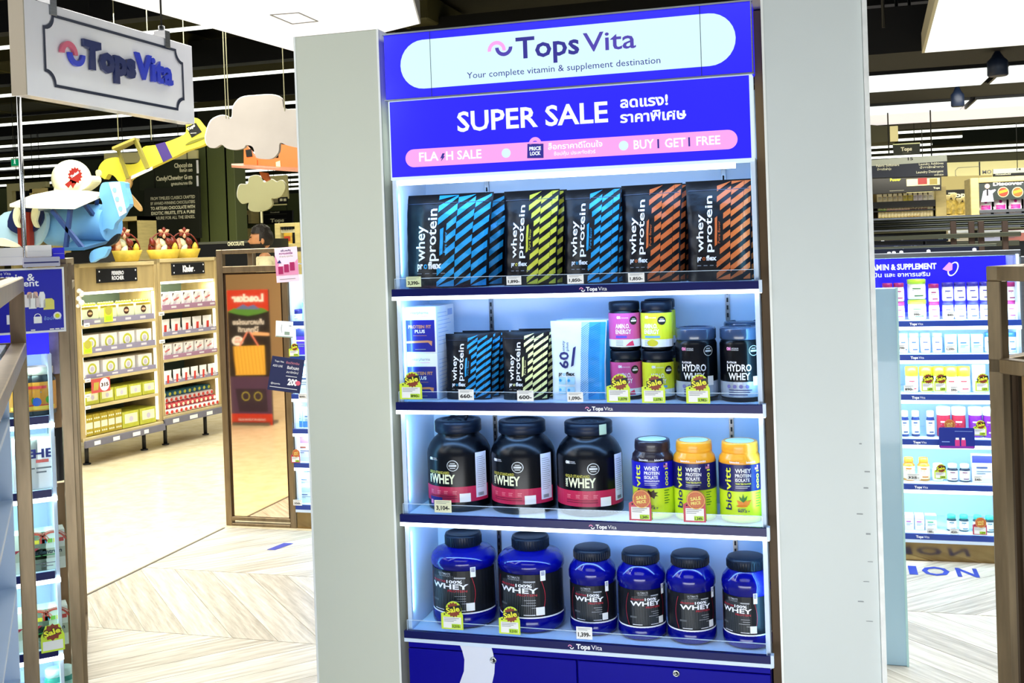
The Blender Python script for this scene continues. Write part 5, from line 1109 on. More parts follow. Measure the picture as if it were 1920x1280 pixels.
# orange plane
d = Deco('plane_decoration', 'orange foam plane half hidden by the large cloud', 'hanging decoration', 510, 305, 8.6)
d.pr('tail_fin', [(457, 278), (461, 272), (470, 282), (482, 300), (482, 314), (457, 314)], ORF); d.pr('tops_badge', [(460, 281), (471, 279), (473, 293), (462, 294)], NIGHT, .004, -.006)
d.pr('fuselage', [(457, 297), (522, 296), (525, 270), (560, 275), (620, 285), (620, 318), (457, 314)], ORF, .05, .01); d.pr('cream_band', [(517, 304), (525, 301), (526, 315), (518, 314)], CREAMW, .004, .004)
d.slab('lower_wing', [(434, 314, -.25), (555, 322, -.25), (620, 326, -.25), (620, 316, .25), (470, 310, .25), (434, 311, .1)], M('rosy_brown_wing', '#9c6a55', .5), .02)
d.pr('propeller', [(486, 322), (500, 324), (505, 336), (498, 340), (490, 332)], M('brown_orange_foam', '#b5602c', .5), .03, -.05); wire(d, 560, 276)
# yellow plane
d = Deco('plane_decoration', 'yellow foam plane with purple band and dark tail badge', 'hanging decoration', 290, 290, 8.0)
d.pr('fuselage', smooth([(184, 322), (188, 308), (200, 298), (222, 295), (225, 306), (240, 308), (256, 306), (263, 298), (268, 276), (290, 272), (318, 264), (345, 252), (349, 240), (348, 228), (356, 220), (366, 222), (376, 234), (388, 248), (391, 260), (380, 272), (350, 282), (330, 292), (300, 306), (275, 318), (248, 332), (238, 340), (224, 341), (214, 330), (203, 326), (196, 336)], 3), YELF, .06)
d.pr('purple_band', [(291, 271), (309, 266), (323, 295), (306, 304)], PURP, .004, -.006); b_ = d.pr('tail_badge', [(349, 238), (367, 230), (378, 247), (359, 258)], NIGHT, .004, -.006)
a = d.P(352, 244, -.012); mb = MB(); mb.text(FM((0, -.011, 0)), 'Tops', a.x, a.z - .008, .022, CRM, w=.082, bold=.05, rot=28); mb.rect(FM((0, -.011, 0)), a.x + .025, a.z - .03, a.x + .08, a.z - .026, CRM); mb.build('lettering', b_)
d.pr('tail_stroke', smooth([(347, 272), (358, 264), (384, 256), (386, 258), (362, 268)], 3), M('olive_stroke', '#6a6a20', .5), .004, -.006)
d.slab('upper_wing', [(210, 280, -.35), (252, 262, -.35), (262, 264, .3), (222, 285, .3)], M('olive_wing', '#9a8f45', .5), .02)
d.slab('lower_wing', [(246, 336, -.3), (286, 318, -.3), (286, 315, .3), (248, 331, .3)], WINGW, .02)
MB().obox(d.P(222, 282, -.25), d.P(240, 335, -.25), .022, .022, M('olive_strut', '#7b7430', .5)).build('strut', d.t); MB().obox(d.P(254, 262, -.25), d.P(277, 316, -.25), .03, .03, MATS['olive_strut']).build('strut', d.t)
d.pr('propeller', smooth([(236, 335), (244, 330), (246, 345), (241, 358), (252, 372), (264, 388), (262, 396), (246, 380), (234, 358)], 3), TAN, .02, -.10)
d.pr('nose_cap', smooth([(179, 322), (183, 318), (188, 322), (188, 330), (182, 332)], 3), CREAMW, .04, -.02); wire(d, 222, 262, 165); wire(d, 284, 262, 165); wire(d, 350, 224, 180)
# white balloon with red burst
d = Deco('balloon_figure', 'cream rounded balloon shape with a red burst emblem', 'hanging decoration', 138, 335, 7.7)
o = d.P(134, 335); mb = MB(); mb.T = Matrix.Translation(o); r_ = abs(d.P(164, 335).x - d.P(104, 335).x) / 2
mb.lathe([(r_ * math.sin(a), -r_ * math.cos(a)) for a in [.12 + (PI - .24) * i / 16 for i in range(17)]], CREAMB, 28, smooth=True); mb.build('balloon', d.t)
d.pr('brim', smooth([(101, 358), (106, 347), (120, 350), (140, 352), (152, 344), (160, 330), (170, 330), (172, 340), (160, 352), (140, 362), (115, 364)], 3), CREAMB, .12, -.12)
mb = MB(); a = d.P(141, 329, -r_ - .012); f = FM((0, -r_ - .012, 0)); k = abs(d.P(142, 329).x - d.P(141, 329).x)
BR = M('red_burst_emblem', '#8c1f1a', .5)
mb.poly(f, [(a.x + (14 if i % 2 else 11) * k * math.cos(i * PI / 14), a.z + (14 if i % 2 else 11) * k * math.sin(i * PI / 14)) for i in range(28)], BR); mb.poly(f, [(a.x - 20 * k, a.z - 13 * k), (a.x - 8 * k, a.z - 6 * k), (a.x + 2 * k, a.z - 10 * k), (a.x - 5 * k, a.z - 20 * k), (a.x - 9 * k, a.z - 14 * k), (a.x - 13 * k, a.z - 19 * k)], BR)
mb.text(FM((0, -r_ - .015, 0)), 'Tasket', a.x - 7 * k, a.z - 4 * k, 4 * k, LWHITE, w=17 * k, bold=.04, rot=28); mb.build('emblem', d.t)
# blue plane standing on the racks
d = Deco('plane_decoration', 'blue foam biplane with cream upper wing standing above the oak racks', 'decoration', 150, 420, 7.15)
d.pr('tail', smooth([(190, 345), (203, 341), (232, 341), (236, 352), (243, 382), (236, 392), (228, 406), (216, 418), (212, 430), (200, 428), (186, 434), (182, 400), (192, 382), (186, 366)], 3), BLUEF, .05, .02)
d.pr('white_stripe', [(204, 342), (224, 341), (237, 398), (224, 406)], EDGEW, .004, .014)
for x, y in ((215, 356), (220, 373), (226, 391)): a = d.q([(x, y)], .01)[0]; MB().disc(FM((0, .008, 0)), a[0], a[1], .020, M('stripe_blue_dot', '#7fb0e4', .5), 14).build('blue_dot', d.t)
mb = MB(); a0 = d.P(70, 425); a1 = d.P(190, 425); r0 = abs(d.P(100, 392).z - d.P(100, 470).z) / 2      # barrel of the fuselage
mb.T = Matrix.Translation(((a0.x + a1.x) / 2, .12, a0.z)) @ Matrix.Rotation(PI / 2, 4, 'Y'); L_ = (a1.x - a0.x) / 2
mb.lathe([(r0 * .5, -L_), (r0 * .92, -L_ * .9), (r0, -L_ * .4), (r0, L_ * .6), (r0 * .9, L_)], BLUEF, 28); mb.build('fuselage', d.t)
d.pr('nose_disc', smooth([(0, 405), (28, 395), (60, 400), (84, 398), (86, 425), (76, 450), (60, 462), (20, 462), (-10, 450)], 3), M('pale_blue_foam', '#a9d0ea', .5, vary=.1, scale=4), .04, -.10)
d.pr('dark_nose', smooth([(14, 425), (24, 392), (50, 386), (74, 388), (80, 410), (66, 432), (40, 440)], 3), M('deep_navy_foam', '#12204f', .5), .02, -.13)
d.pr('red_post', [(31, 396), (54, 398), (56, 462), (34, 462)], M('brick_red_foam', '#8a2a1c', .5), .05, -.17)
for x in (28, 62): d.pr('cream_loop', smooth([(x - 2, 392), (x + 4, 388), (x + 10, 396), (x + 6, 414), (x + 10, 426), (x + 2, 424), (x - 4, 408)], 3), CREAMB, .02, -.22)
d.pr('propeller_blade', smooth([(0, 446), (20, 452), (36, 462), (10, 462), (-10, 458)], 3), WINGW, .02, -.24)
d.slab('upper_wing', [(18, 388, -.45), (74, 391, -.45), (140, 392, -.45), (190, 370, .1), (192, 366, .3), (160, 362, .45), (110, 360, .45), (60, 370, .2)], WINGW, .022)
MB().obox(d.P(76, 391, -.40), d.P(142, 361, .42), .03, .032, M('grey_spar', '#7d8a98', .5)).build('wing_spar', d.t)
d.slab('lower_wing', [(120, 470, -.45), (158, 469, -.45), (205, 456, .1), (219, 446, .3), (180, 442, .4), (150, 444, .2)], DBL, .022)
for (a, b_) in (((98, 394, -.42), (156, 466, -.42)), ((132, 392, -.42), (123, 468, -.42)), ((160, 384, -.1), (208, 446, .2)), ((182, 372, .05), (176, 446, .3))): MB().obox(d.P(*a), d.P(*b_), .028, .028, STRUT).build('strut', d.t)
d.pr('nose_ring', smooth([(196, 462), (210, 445), (222, 438), (218, 452), (205, 461)], 3), NIGHT, .03, -.05)
d.pr('belly_fin', smooth([(168, 478), (176, 468), (202, 462), (196, 480), (182, 486), (170, 492)], 3), BLUEF, .04, -.3)
a = d.P(150, 492); MB().box(a.x - .1, a.x + .1, .0, .2, 1.574 - d.o.z, a.z + .01, NIGHT).build('support_block', d.t); d.pr('display_foot', [(124, 474), (162, 470), (170, 492), (140, 494), (110, 490)], NIGHT, .3, -.1)
# ------------------------------------------------------------------ hanging shop sign
SX = -2.4
def sq(px, py): p = PX(px, py, SX); return (p.y, p.z)
t = thing('hanging_sign', 'white hanging shop sign reading Tops Vita in a dark notched frame', 'sign', (SX, 2.84, 2.13))
a, b_, c, e = sq(44, 1), sq(47, 177), sq(359.5, 80), sq(364, 216)
y0, y1, z0, z1 = a[0], c[0], b_[1], (a[1] + c[1]) / 2
SGN = M('white_marble_acrylic', '#f6f5ff', .12, vary=.08, scale=3, coat=.5); SGE = M('beige_sign_edge', '#b7ad9b', .4)
f0 = FM((0, -2.84, -2.13), (0, 1, 0), (0, 0, 1), off=0)
MB().prism(f0, [(y0, z0), (y1, z0), (y1, z1), (y0, z1)], .055, SGN).build('sign_board', t, .002)
MB().box(-.056, .0, y0 - 2.84 - .004, y0 - 2.84 + .001, z0 - 2.13, z1 - 2.13, SGE).build('end_strip', t)
m0, m1 = y0 + (y1 - y0) * .085, y1 - (y1 - y0) * .075; n0, n1 = z0 + (z1 - z0) * .13, z1 - (z1 - z0) * .10; nr = .045
def notched(i):
    p = []
    for (cy, cz, a0) in ((m0 + i, n0 + i, 90), (m1 - i, n0 + i, 180), (m1 - i, n1 - i, 270), (m0 + i, n1 - i, 360)):
        for k in range(7): an = math.radians(a0 - 90 * k / 6); p.append((cy + nr * math.cos(an), cz + nr * math.sin(an)))
    return p
o1, o2 = notched(0), notched(.010); f1 = FM((0, -2.84, -2.13), (0, 1, 0), (0, 0, 1), off=.003); n = len(o1)
mb = MB(); vs = [f1(*p) for p in o1] + [f1(*p) for p in o2]; mb.add(vs, [(i, (i + 1) % n, n + (i + 1) % n, n + i) for i in range(n)], M('navy_frame_line', '#15203c', .4)); mb.build('frame_line', t)
def sect(s, x0, yb, x1, cap, m, bold, nm):
    a, c = sq(x0, yb), sq(x1, yb); d = MB(); sc_ = (c[0] - a[0]) / (x1 - x0)
    h = cap
    d.text(FM((.012, -2.84, -2.13), (0, 1, 0), (0, 0, 1), off=0), s, a[0], a[1], h, m, w=c[0] - a[0], bold=bold)
    o = d.build(nm, t); sm = o.modifiers.new('thick', 'SOLIDIFY'); sm.thickness = .010; sm.offset = -1; return o
sect('Tops', 153, 124, 250, .086, M('deep_navy_letter', '#1c2a66', .3, coat=.5), .055, 'lettering')
zv = sq(252, 137); sect('Vita', 251, 144, 320, .086, M('royal_letter', '#2b3fd0', .3, coat=.5), .035, 'lettering')
a = sq(122, 95); mb = MB(); fm = FM((.012, -2.84, -2.13), (0, 1, 0), (0, 0, 1), off=0)
mb.arc(fm, a[0] + .008, a[1] - .010, .024, .042, 0, 180, M('rose_letter', '#e06a86', .3, coat=.4), 14); o = mb.build('pink_arch', t); o.modifiers.new('thick', 'SOLIDIFY').thickness = .01
mb = MB(); mb.arc(fm, a[0] + .046, a[1] - .004, .024, .042, 180, 360, MATS['royal_letter'], 14); o = mb.build('blue_smile', t); o.modifiers.new('thick', 'SOLIDIFY').thickness = .01
for px, py in ((98, 20), (312, 68)):
    p = PX(px, py, SX); y = p.y - 2.84; z = z1 - 2.13
    MB().box(-.045, .006, y - .016, y + .016, z - .035, z + .03, STEEL).tube([(-.02, y, z + .01), (-.02, y, z + .05)], .012, STEEL, 8).build('clamp', t, .001)
    MB().tube([(-.02, y, z + .04), (-.02, y, 4.8 - 2.13)], .004, NIGHT, 5).build('hanging_rod', t)
# tall chrome pole at the near edge of the sign
a = PY(46, 468, 3.25)
t = thing('chrome_pole', 'tall thin chrome pole rising from the promo stand to the hanging sign', 'pole', (a.x, 3.25, 0)); MB().tube([(0, 0, 0), (0, 0, 3.2)], .0085, CHROME, 16).build('pole_tube', t); MB().lathe([(.05, 0), (.05, .006), (.012, .012), (.009, .03)], CHROME, 20).build('pole_base', t)
MB().lathe([(.0085, 0), (.012, .004), (.012, .016), (.0085, .02)], CHROME, 14, (0, 0, PX(36, 178, a.x).z)).build('collar', t)

# ------------------------------------------------------------------ mirror stand
MIRR = M('bronze_tinted_mirror', (.93, .74, .55), .03, 1)
t = thing('mirror_stand', 'tall bronze framed mirror stand reflecting a red and black banner', 'mirror stand', (-3.46, 5.65, 0)); W_ = .462; T_ = .040; HT = 1.632
for x in (0, W_ - T_): MB().box(x, x + T_, 0, T_, 0, HT, BRONZE).build('post', t, .003)
for z in (HT - .026, 1.495): MB().box(T_, W_ - T_, 0, T_, z, z + (.026 if z > 1.55 else .038), BRONZE).build('rail', t, .003)
MB().box(T_, W_ - T_, 0, T_, .0, .018, BRONZE).build('rail', t, .002); MB().box(T_, W_ - T_, 0, T_, .034, .056, BRONZE).build('rail', t, .002)
m_ = MB().box(T_, W_ - T_, .012, .018, .058, 1.494, MIRR).build('mirror_panel', t)
mb = MB()
for x in (T_, W_ - T_ - .008): mb.box(x, x + .008, .004, .012, .056, 1.494, M('dark_bronze_bead', '#3d2e22', .35, 1))
mb.box(T_, W_ - T_, .004, .012, 1.484, 1.494, MATS['dark_bronze_bead']); mb.build('inner_bead', t)
# depth frame behind the mirror
for x in (0, W_ - T_): MB().box(x, x + T_, .36, .40, 0, HT, BRONZE).build('post', t, .003)
for x in (0, W_ - T_): MB().box(x, x + T_, T_, .36, HT - .026, HT, BRONZE).build('rail', t, .002)
MB().box(T_, W_ - T_, .02, .024, .058, 1.494, NIGHT).build('mirror_back', t)
# what the mirror shows: banner stand, peach wall and dark shelf on the near side of the hall
PEACHW = M('peach_wall_paint', '#e8c79a', .6, vary=.04, scale=1)
YM = 5.662
v = PZ(470, 797, 0); Yb = 2 * YM - v.y
def mq(px, py): p = PY(px, py, v.y); return (p.x, p.z)
x0, x1 = mq(431, 700)[0], mq(508, 700)[0]; zt = mq(468, 543)[1]
t = thing('promo_banner', 'red and black wafer banner stand, seen mirrored in the tall stand', 'banner', ((x0 + x1) / 2, Yb, 0)); hw = (x1 - x0) / 2
MB().box(-hw, hw, -.02, 0, .0, zt, M('banner_black', '#17141c', .5)).build('banner_board', t, .002); MB().box(-hw * .9, hw * .9, -.15, .03, 0, .03, STEEL).build('banner_base', t, .003)
f = FM((0, 0, 0), (-1, 0, 0), (0, 0, 1)); f2 = FM((0, 0, 0), (-1, 0, 0), (0, 0, 1), off=.0025); f3 = FM((0, 0, 0), (-1, 0, 0), (0, 0, 1), off=.004); BRED = M('banner_red', '#c03422', .5)
H_ = zt; mb = MB(); mb.rect(f, -hw, H_ * .84, hw, H_, BRED); mb.rect(f, -hw, .0, hw, H_ * .085, BRED); mb.poly(f, [(-hw, H_ * .085), (hw, H_ * .085), (hw, H_ * .36), (-hw, H_ * .36)], M('banner_purple', '#4a3358', .5))
mb.poly(f2, [(-hw, H_ * .84), (-hw * .5, H_ * .82), (0, H_ * .808), (hw * .5, H_ * .82), (hw, H_ * .84), (hw * .7, H_ * .865), (-hw * .7, H_ * .865)], M('meadow_green', '#4f8a3a', .5)); mb.poly(f3, [(-hw * .6, H_ * .855), (-hw * .3, H_ * .89), (0, H_ * .875), (hw * .2, H_ * .895), (hw * .6, H_ * .86)], M('mountain_blue', '#5a6fae', .5))
mb.text(f2, 'Loacker', 0, H_ * .915, .065, LWHITE, w=hw * 1.55, al='c', bold=.05)
mb.text(f2, 'เก็บความอร่อย', 0, H_ * .745, .04, LWHITE, w=hw * 1.5, al='c', bold=.02); mb.text(f2, 'ไว้ทุกนาที', 0, H_ * .69, .04, LWHITE, w=hw * 1.0, al='c', bold=.02)
mb.disc(f2, hw * .55, H_ * .625, .06, LWHITE, 18, .045); mb.text(f3, "IT'S", hw * .55, H_ * .632, .02, BRED, w=.05, al='c', bold=.03); mb.text(f3, 'GOOD', hw * .55, H_ * .61, .02, BRED, w=.07, al='c', bold=.03)
mb.poly(f2, [(-hw * .75, H_ * .375), (hw * .70, H_ * .37), (hw * .74, H_ * .585), (-hw * .74, H_ * .59)], M('waffle_yellow', '#e2b54a', .5))
for i in range(9): x = -hw * .7 + i * hw * .17; mb.poly(f3, [(x, H_ * .38), (x + .006, H_ * .38), (x + .03, H_ * .585), (x + .024, H_ * .585)], M('waffle_line', '#b98a2c', .5))
for s in (-1, 1): mb.poly(f3, [(s * hw * .42, H_ * .585), (s * hw * .50, H_ * .585), (s * hw * .1, H_ * .69), (s * hw * .02, H_ * .69)], M('handle_pink', '#e88a7a', .5))
mb.poly(f3, [(-hw, H_ * .66), (-hw * .2, H_ * .665), (-hw * .1, H_ * .68), (-hw * .3, H_ * .69), (-hw, H_ * .68)], M('printed_arm', '#e7b48a', .5))
mb.poly(f2, [(-hw * .8, H_ * .10), (hw * .6, H_ * .10), (hw * .75, H_ * .27), (-hw * .75, H_ * .27)], M('banner_deep_purple', '#2d2038', .5))
for s in (-.35, .25): mb.arc(f3, hw * s, H_ * .215, .035, .042, 0, 360, GOLDT, 16)
mb.text(f3, 'DONDUR FORMA BLISS', 0, H_ * .035, .018, LWHITE, w=hw * 1.3, al='c'); mb.build('print', t)
MB().box(-9.0, -3.6, -3.1, -3.0, 0, 3.2, PEACHW).build('wall_front', None, kind='structure')
MB().box(-6.6, -5.35, -2.95, -2.4, 0, 2.1, M('dark_shelf_block', '#14161a', .5, vary=.2)).build('mirrored_dark_shelf', None, kind='structure')  # added dark block standing in for the shelf seen in the mirror
area('hall_light_behind', (-5.0, 0.6, 3.2), 2.5, 3.5, 150, (1.0, .96, .88), direction=(0, 0, -1))

# ------------------------------------------------------------------ generic small goods
def col(h): return M('plastic_' + h.strip('#'), h, .4, coat=.15)
def bottle(r=.03, h=.09, body='#ffffff', lid='#ffffff', lab='#ffffff', lidh=.22, cat='supplement jar', neck=.8, mark='#44507a', nm='supplement_jar'):
    t = thing(nm, '', cat); bh = h * (1 - lidh)
    MB().lathe([(r * .9, 0), (r, .003), (r, bh * .86), (r * neck, bh * .99)], col(body), 24).build('jar_body', t)
    MB().lathe([(r * neck * .98, bh * .98), (r * (neck + .06), bh), (r * (neck + .06), h - .002), (r * neck * .95, h)], col(lid), 24).build('lid', t)
    mb = MB(); mb.rect(CM(r, 0, .0006), -1.5 * r, bh * .12, 1.5 * r, bh * .82, col(lab), r * .3)
    m1 = CM(r, 0, .0014); mb.rect(m1, -.5 * r, bh * .66, .4 * r, bh * .73, col(mark), r * .3); mb.rect(m1, -.5 * r, bh * .56, .1 * r, bh * .59, INKG); mb.rect(m1, -.3 * r, bh * .2, .7 * r, bh * .27, col(mark), r * .3); mb.build('label', t); return t
def pack(w_=.06, h=.07, d=.05, body='#ffffff', band='#8fb0d8', cat='supplement box', nm='supplement_box', top=True, mark='#44507a', txt=None):
    t = thing(nm, '', cat); MB().box(-w_ / 2, w_ / 2, 0, d, 0, h, col(body)).build('box_body', t, .001); f = FM((0, 0, 0)); f2 = FM((0, 0, 0), off=.0014); mb = MB()
    mb.rect(f, -w_ / 2 + .001, h * (.72 if top else .0), w_ / 2 - .001, h * (.98 if top else .3), col(band)); mb.rect(f2, -w_ * .3, h * .52, w_ * .2, h * .58, col(mark)); mb.rect(f2, -w_ * .3, h * .40, w_ * .35, h * .43, INKG); mb.rect(f2, -w_ * .3, h * .32, w_ * .1, h * .35, INKG)
    if txt: mb.text(f2, txt, 0, h * .62, h * .16, INKN, w=w_ * .8, al='c', bold=.03)
    mb.build('label', t); return t
def shelf_unit(name_lbl, x0, x1, Y, lips, top, hdr, depth=.36, hdr_z=None, lx=None):
    t = thing('display_shelf', name_lbl, 'shelf unit', (0, 0, 0))
    MB().box(x0, x1, Y + depth, Y + depth + .02, .1, top, WHITEP).build('back_panel', t)
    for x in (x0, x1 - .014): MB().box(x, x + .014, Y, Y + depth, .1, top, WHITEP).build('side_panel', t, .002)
    MB().box(x0, x1, Y - .005, Y + depth, 0, lips[-1] - .02, M('bronze_kickplate', '#8a7450', .14, 1, vary=.1, scale=3, stretch=(8, 1, 1))).build('kickplate', t, .001)
    if hdr_z: h = MB().box(x0 + .01, x1 - .02, Y + .26, Y + .29, hdr_z[0], hdr_z[1], SIGNBLUE).build('header_panel', t, .001)
    else: h = None
    for z in lips:
        s = MB().box(x0 + .014, x1 - .014, Y - .004, Y + depth - .002, z - .008, z + .013, WHITEP).build('shelf_board', t)
        MB().box(x0, x1, Y - .018, Y - .006, z - .014, z + .014, M('bright_navy_edge', '#22409a', .3)).build('price_edge', s, .001); MB().box(x0, x1, Y - .018, Y, z - .030, z - .0145, LIT if z > .2 else WHITEP).build('led_strip', s)
        MB().box(x0 + .002, x1 - .002, Y - .014, Y - .0125, z + .014, z + .048, ACRYL).build('acrylic_guard', s)
        if lx: mb = MB(); f = FM((0, Y - .0185, 0)); mb.text(f, 'Tops', lx, z - .006, .011, LWHITE, w=.034, bold=.05); mb.text(f, 'Vita', lx + .037, z - .006, .011, LWHITE, w=.024); mb.build('lettering', s)
    zs = [top - .03 if not hdr_z else hdr_z[0] + .05] + [z - .04 for z in lips[:-1]]
    for z in zs: area('shelf_led', ((x0 + x1) / 2, Y + .01, z), x1 - x0 - .06, .02, 2.2, (.50, .85, 1.0), direction=(0, .6, -1))
    return t, h
LR = (1.152, .989, .796, .579, .361, .120)
ru, rh = shelf_unit('lit vitamin shelf unit with blue header beyond the right column', .06, .872, 5.58, LR, 1.475, True, hdr_z=(1.19, 1.465), lx=.375)
mb = MB(); Yh = 5.58 + .258; f = FM((0, Yh, 0)); a = PY(1655, 506, Yh); c = PY(1756, 506, Yh); k = (c.x - a.x) / 101
mb.text(f, 'IN & SUPPLEMENT', a.x, a.z, .027, SIGNWHITE, w=c.x - a.x, bold=.04); mb.text(f, 'VITAM', a.x - .005, a.z, .027, SIGNWHITE, al='r', w=.10, bold=.04)
mb.text(f, 'วิตามิน และ อาหารเสริม', PY(1744, 517, Yh).x, PY(1744, 517, Yh).z, .020, SIGNWHITE, w=.33, al='r', bold=.02)
p = PY(1787, 504, Yh); n = 18; q = []
for rr_, hh in ((.024, .036), (.018, .030)): q.append([(p.x + (rr_ * math.cos(a) * 1 + .012 * math.sin(a) * hh / .036), p.z + hh * math.sin(a)) for a in [2 * PI * i / n for i in range(n)]])
vs = [f(*z) for z in q[0]] + [f(*z) for z in q[1]]; mb.add(vs, [(i, (i + 1) % n, n + (i + 1) % n, n + i) for i in range(n)], SIGNWHITE)
mb.poly(FM((0, Yh, 0), off=.002), [(p.x - .050, p.z + .0), (p.x - .018, p.z + .034), (p.x - .002, p.z + .026), (p.x - .004, p.z - .004), (p.x - .022, p.z - .012)], SIGNPINK); mb.build('lettering', rh)
def rrow(key, px0, px1, ytop, sh, maker, label, group, Y=5.63, zo=0, **kw):
    z = LR[sh] + .0135 + zo; p = PY((px0 + px1) / 2, ytop, Y); a = PY(px0, ytop, Y); c = PY(px1, ytop, Y); kw = dict(kw)
    if maker is bottle: kw.setdefault('r', (c.x - a.x) / 2 * .96)
    else: kw.setdefault('w_', (c.x - a.x) * .97)
    kw.setdefault('h', p.z - z); return put(key, maker, (p.x, Y + (kw['r'] if maker is bottle else 0), z), 0, label, group, **kw)
MG, NV, LM = '#a3206c', '#35309c', '#b7e63c'
g = 'vitamin jars on the top shelf of the right unit'
for lv in (0, 1):
    pos = ('bottom', 'top')[lv]; dz = lv * .1
    for i, (a, b_) in enumerate(((1655, 1675), (1676, 1697))): rrow('mgA%d' % 0, a, b_, 567, 0, bottle, '%s white vitamin jar with magenta lid behind the pale blue panel' % pos, g, zo=lv * .092, h=.09, body='#f4f0f4', lid=MG, mark=MG, neck=.95)
    rrow('lim', 1702, 1738, 556, 0, bottle, '%s white and lime vitamin jar with lime lid' % pos, g, zo=lv * .100, h=.098, body='#f4f8ee', lid=LM, mark='#3c7a3c', neck=.97)
    rrow('mgA0', 1741, 1763, 567, 0, bottle, '%s white vitamin jar with magenta lid beside the lime jars' % pos, g, zo=lv * .084)
    for i, (a, b_) in enumerate(((1767, 1789), (1790, 1812), (1814, 1836), (1838, 1860))): rrow('nvA', a, b_, 563, 0, bottle, '%s white vitamin jar with navy lid, one of four pairs' % pos, g, zo=lv * .090, h=.089, body='#f4f4fa', lid=NV, mark=NV, neck=.97)
    rrow('mgA0', 1887, 1906, 567, 0, bottle, '%s white vitamin jar with magenta lid seen through the bronze stand' % pos, g, zo=lv * .084)
g = 'pale blue goods on the second shelf of the right unit'
for i, (a, b_) in enumerate(((1684, 1703), (1704, 1723), (1725, 1745), (1747, 1768))): rrow('pbl', a, b_, 622, 1, bottle, 'white jar with pale blue lid on the second shelf', g, h=.098, body='#eef4fa', lid='#9cc4ea', mark='#38488a', neck=.97)
for i, (a, b_) in enumerate(((1771, 1794), (1796, 1818), (1820, 1843))): rrow('cyb', a, b_, 627, 1, pack, 'pale cyan box on the second shelf of the right unit', g, body='#bdeaf4', band='#9fdcec', mark='#38488a')
for a, b_, w2 in ((1846, 1866, 'just left of the bronze post'), (1888, 1907, 'seen through the bronze stand')): rrow('blj', a, b_, 624, 1, bottle, 'white jar with bright blue lid ' + w2, g, body='#eef4fa', lid='#2f62c8', mark='#2f62c8', h=.098, neck=.9)
g = 'yellow lidded jars on the third shelf'
for i, (a, b_) in enumerate(((1697, 1722), (1724, 1748), (1749, 1773), (1774, 1793), (1795, 1819))): rrow('ylj', a, b_, 686, 2, bottle, 'white jar with broad yellow lid on the third shelf of the right unit', g, body='#fbfbf2', lid='#f2ee2c', lidh=.36, mark='#c83a4a', neck=.97, h=.125)
rrow('whj', 1823, 1849, 684, 2, bottle, 'white jar with white lid at the end of the yellow lidded jars', g, body='#fbfbfb', lid='#fafafa', lidh=.3, neck=.97)
g = 'bottles on the fourth shelf of the right unit'
for a, b_ in ((1688, 1704), (1706, 1727), (1734, 1755)): rrow('wdb', a, b_, 770, 3, bottle, 'dark blue bottle with white cap on the fourth shelf', g, body='#1e2b6c', lid='#fbfbfb', lab='#f4f4f8', h=.125)
for a, b_, c in ((1756, 1783, 'red'), (1784, 1812, 'red')): rrow('rdt', a, b_, 764, 3, bottle, 'large crimson bottle with wide white cap', g, body='#b3263e', lid='#fbfbfb', lab='#b3263e', lidh=.26, neck=.97, h=.145, mark='#f2d5d5')
for a, b_ in ((1816, 1843), (1845, 1868)): rrow('prt', a, b_, 764, 3, bottle, 'large purple bottle with wide white cap', g, body='#7a1f96', lid='#fbfbfb', lab='#7a1f96', lidh=.26, neck=.97, h=.145, mark='#e5d0ee')
g = 'goods on the fifth shelf of the right unit'
for a, b_ in ((1692, 1716), (1719, 1745)): rrow('orb', a, b_, 857, 4, bottle, 'amber orange bottle with orange cap', g, body='#d8861e', lid='#f0962a', lab='#f6d9a8', mark='#c86a1e', neck=.7, h=.112)
for a, b_ in ((1748, 1770),): rrow('wgr', a, b_, 872, 4, bottle, 'white jar with green label behind a sale tag', g, body='#f4f8ee', lid='#f4f8f4', mark='#3c7a3c', h=.085)
for a, b_ in ((1776, 1797), (1799, 1820)): rrow('wdk', a, b_, 872, 4, bottle, 'white capped jar with dark label on the fifth shelf', g, body='#1c2238', lid='#f6f6fa', mark='#7a1f4a', h=.085)
rrow('wbb', 1821, 1864, 853, 4, pack, 'white box with two indigo bands at the end of the fifth shelf', g, body='#e2e2f2', band='#3a3aa0')
g = 'goods on the lowest shelf of the right unit'
for a, b_, c in ((1695, 1713, 0), (1714, 1733, 0)): rrow('pkb', a, b_, 957, 5, pack, 'white and pink box on the lowest shelf', g, body='#f2f0f6', band='#f0c4e0', mark='#b03a9c', h=.075)
for a, b_ in ((1734, 1756),): rrow('gnb', a, b_, 957, 5, pack, 'white and mint green box on the lowest shelf', g, body='#eef6f4', band='#9fe2cc', mark='#2f9a5c', h=.075)
for a, b_, lb in ((1775, 1794, 'teal'), (1798, 1817, 'teal'), (1824, 1843, 'teal'), (1847, 1865, 'teal')): rrow('tlb', a, b_, 959, 5, bottle, 'white bottle with teal cap and dark neck on the lowest shelf', g, body='#1f3a44', lid='#49c8b2', lab='#f2f6f8', mark='#2f6a8a', h=.078)
YT = 5.555
for (a, b_, c, e, lb) in ((1728, 1750, 700, 733, 'first of the pair before the yellow lidded jars'), (1752, 1774, 700, 733, 'second of the pair before the yellow lidded jars'), (1829, 1853, 700, 733, 'before the white lidded jar'), (1825, 1849, 788, 816, 'before the purple bottles'), (1764, 1793, 786, 818, 'before the crimson bottles'), (1752, 1774, 870, 897, 'on the fifth shelf'), (1824, 1850, 970, 1002, 'before the teal capped bottles')):
    tag_sale(a, b_, c, e, 'sale tag on the right unit, ' + lb, lb.startswith('before the teal') or 'crimson' in lb)
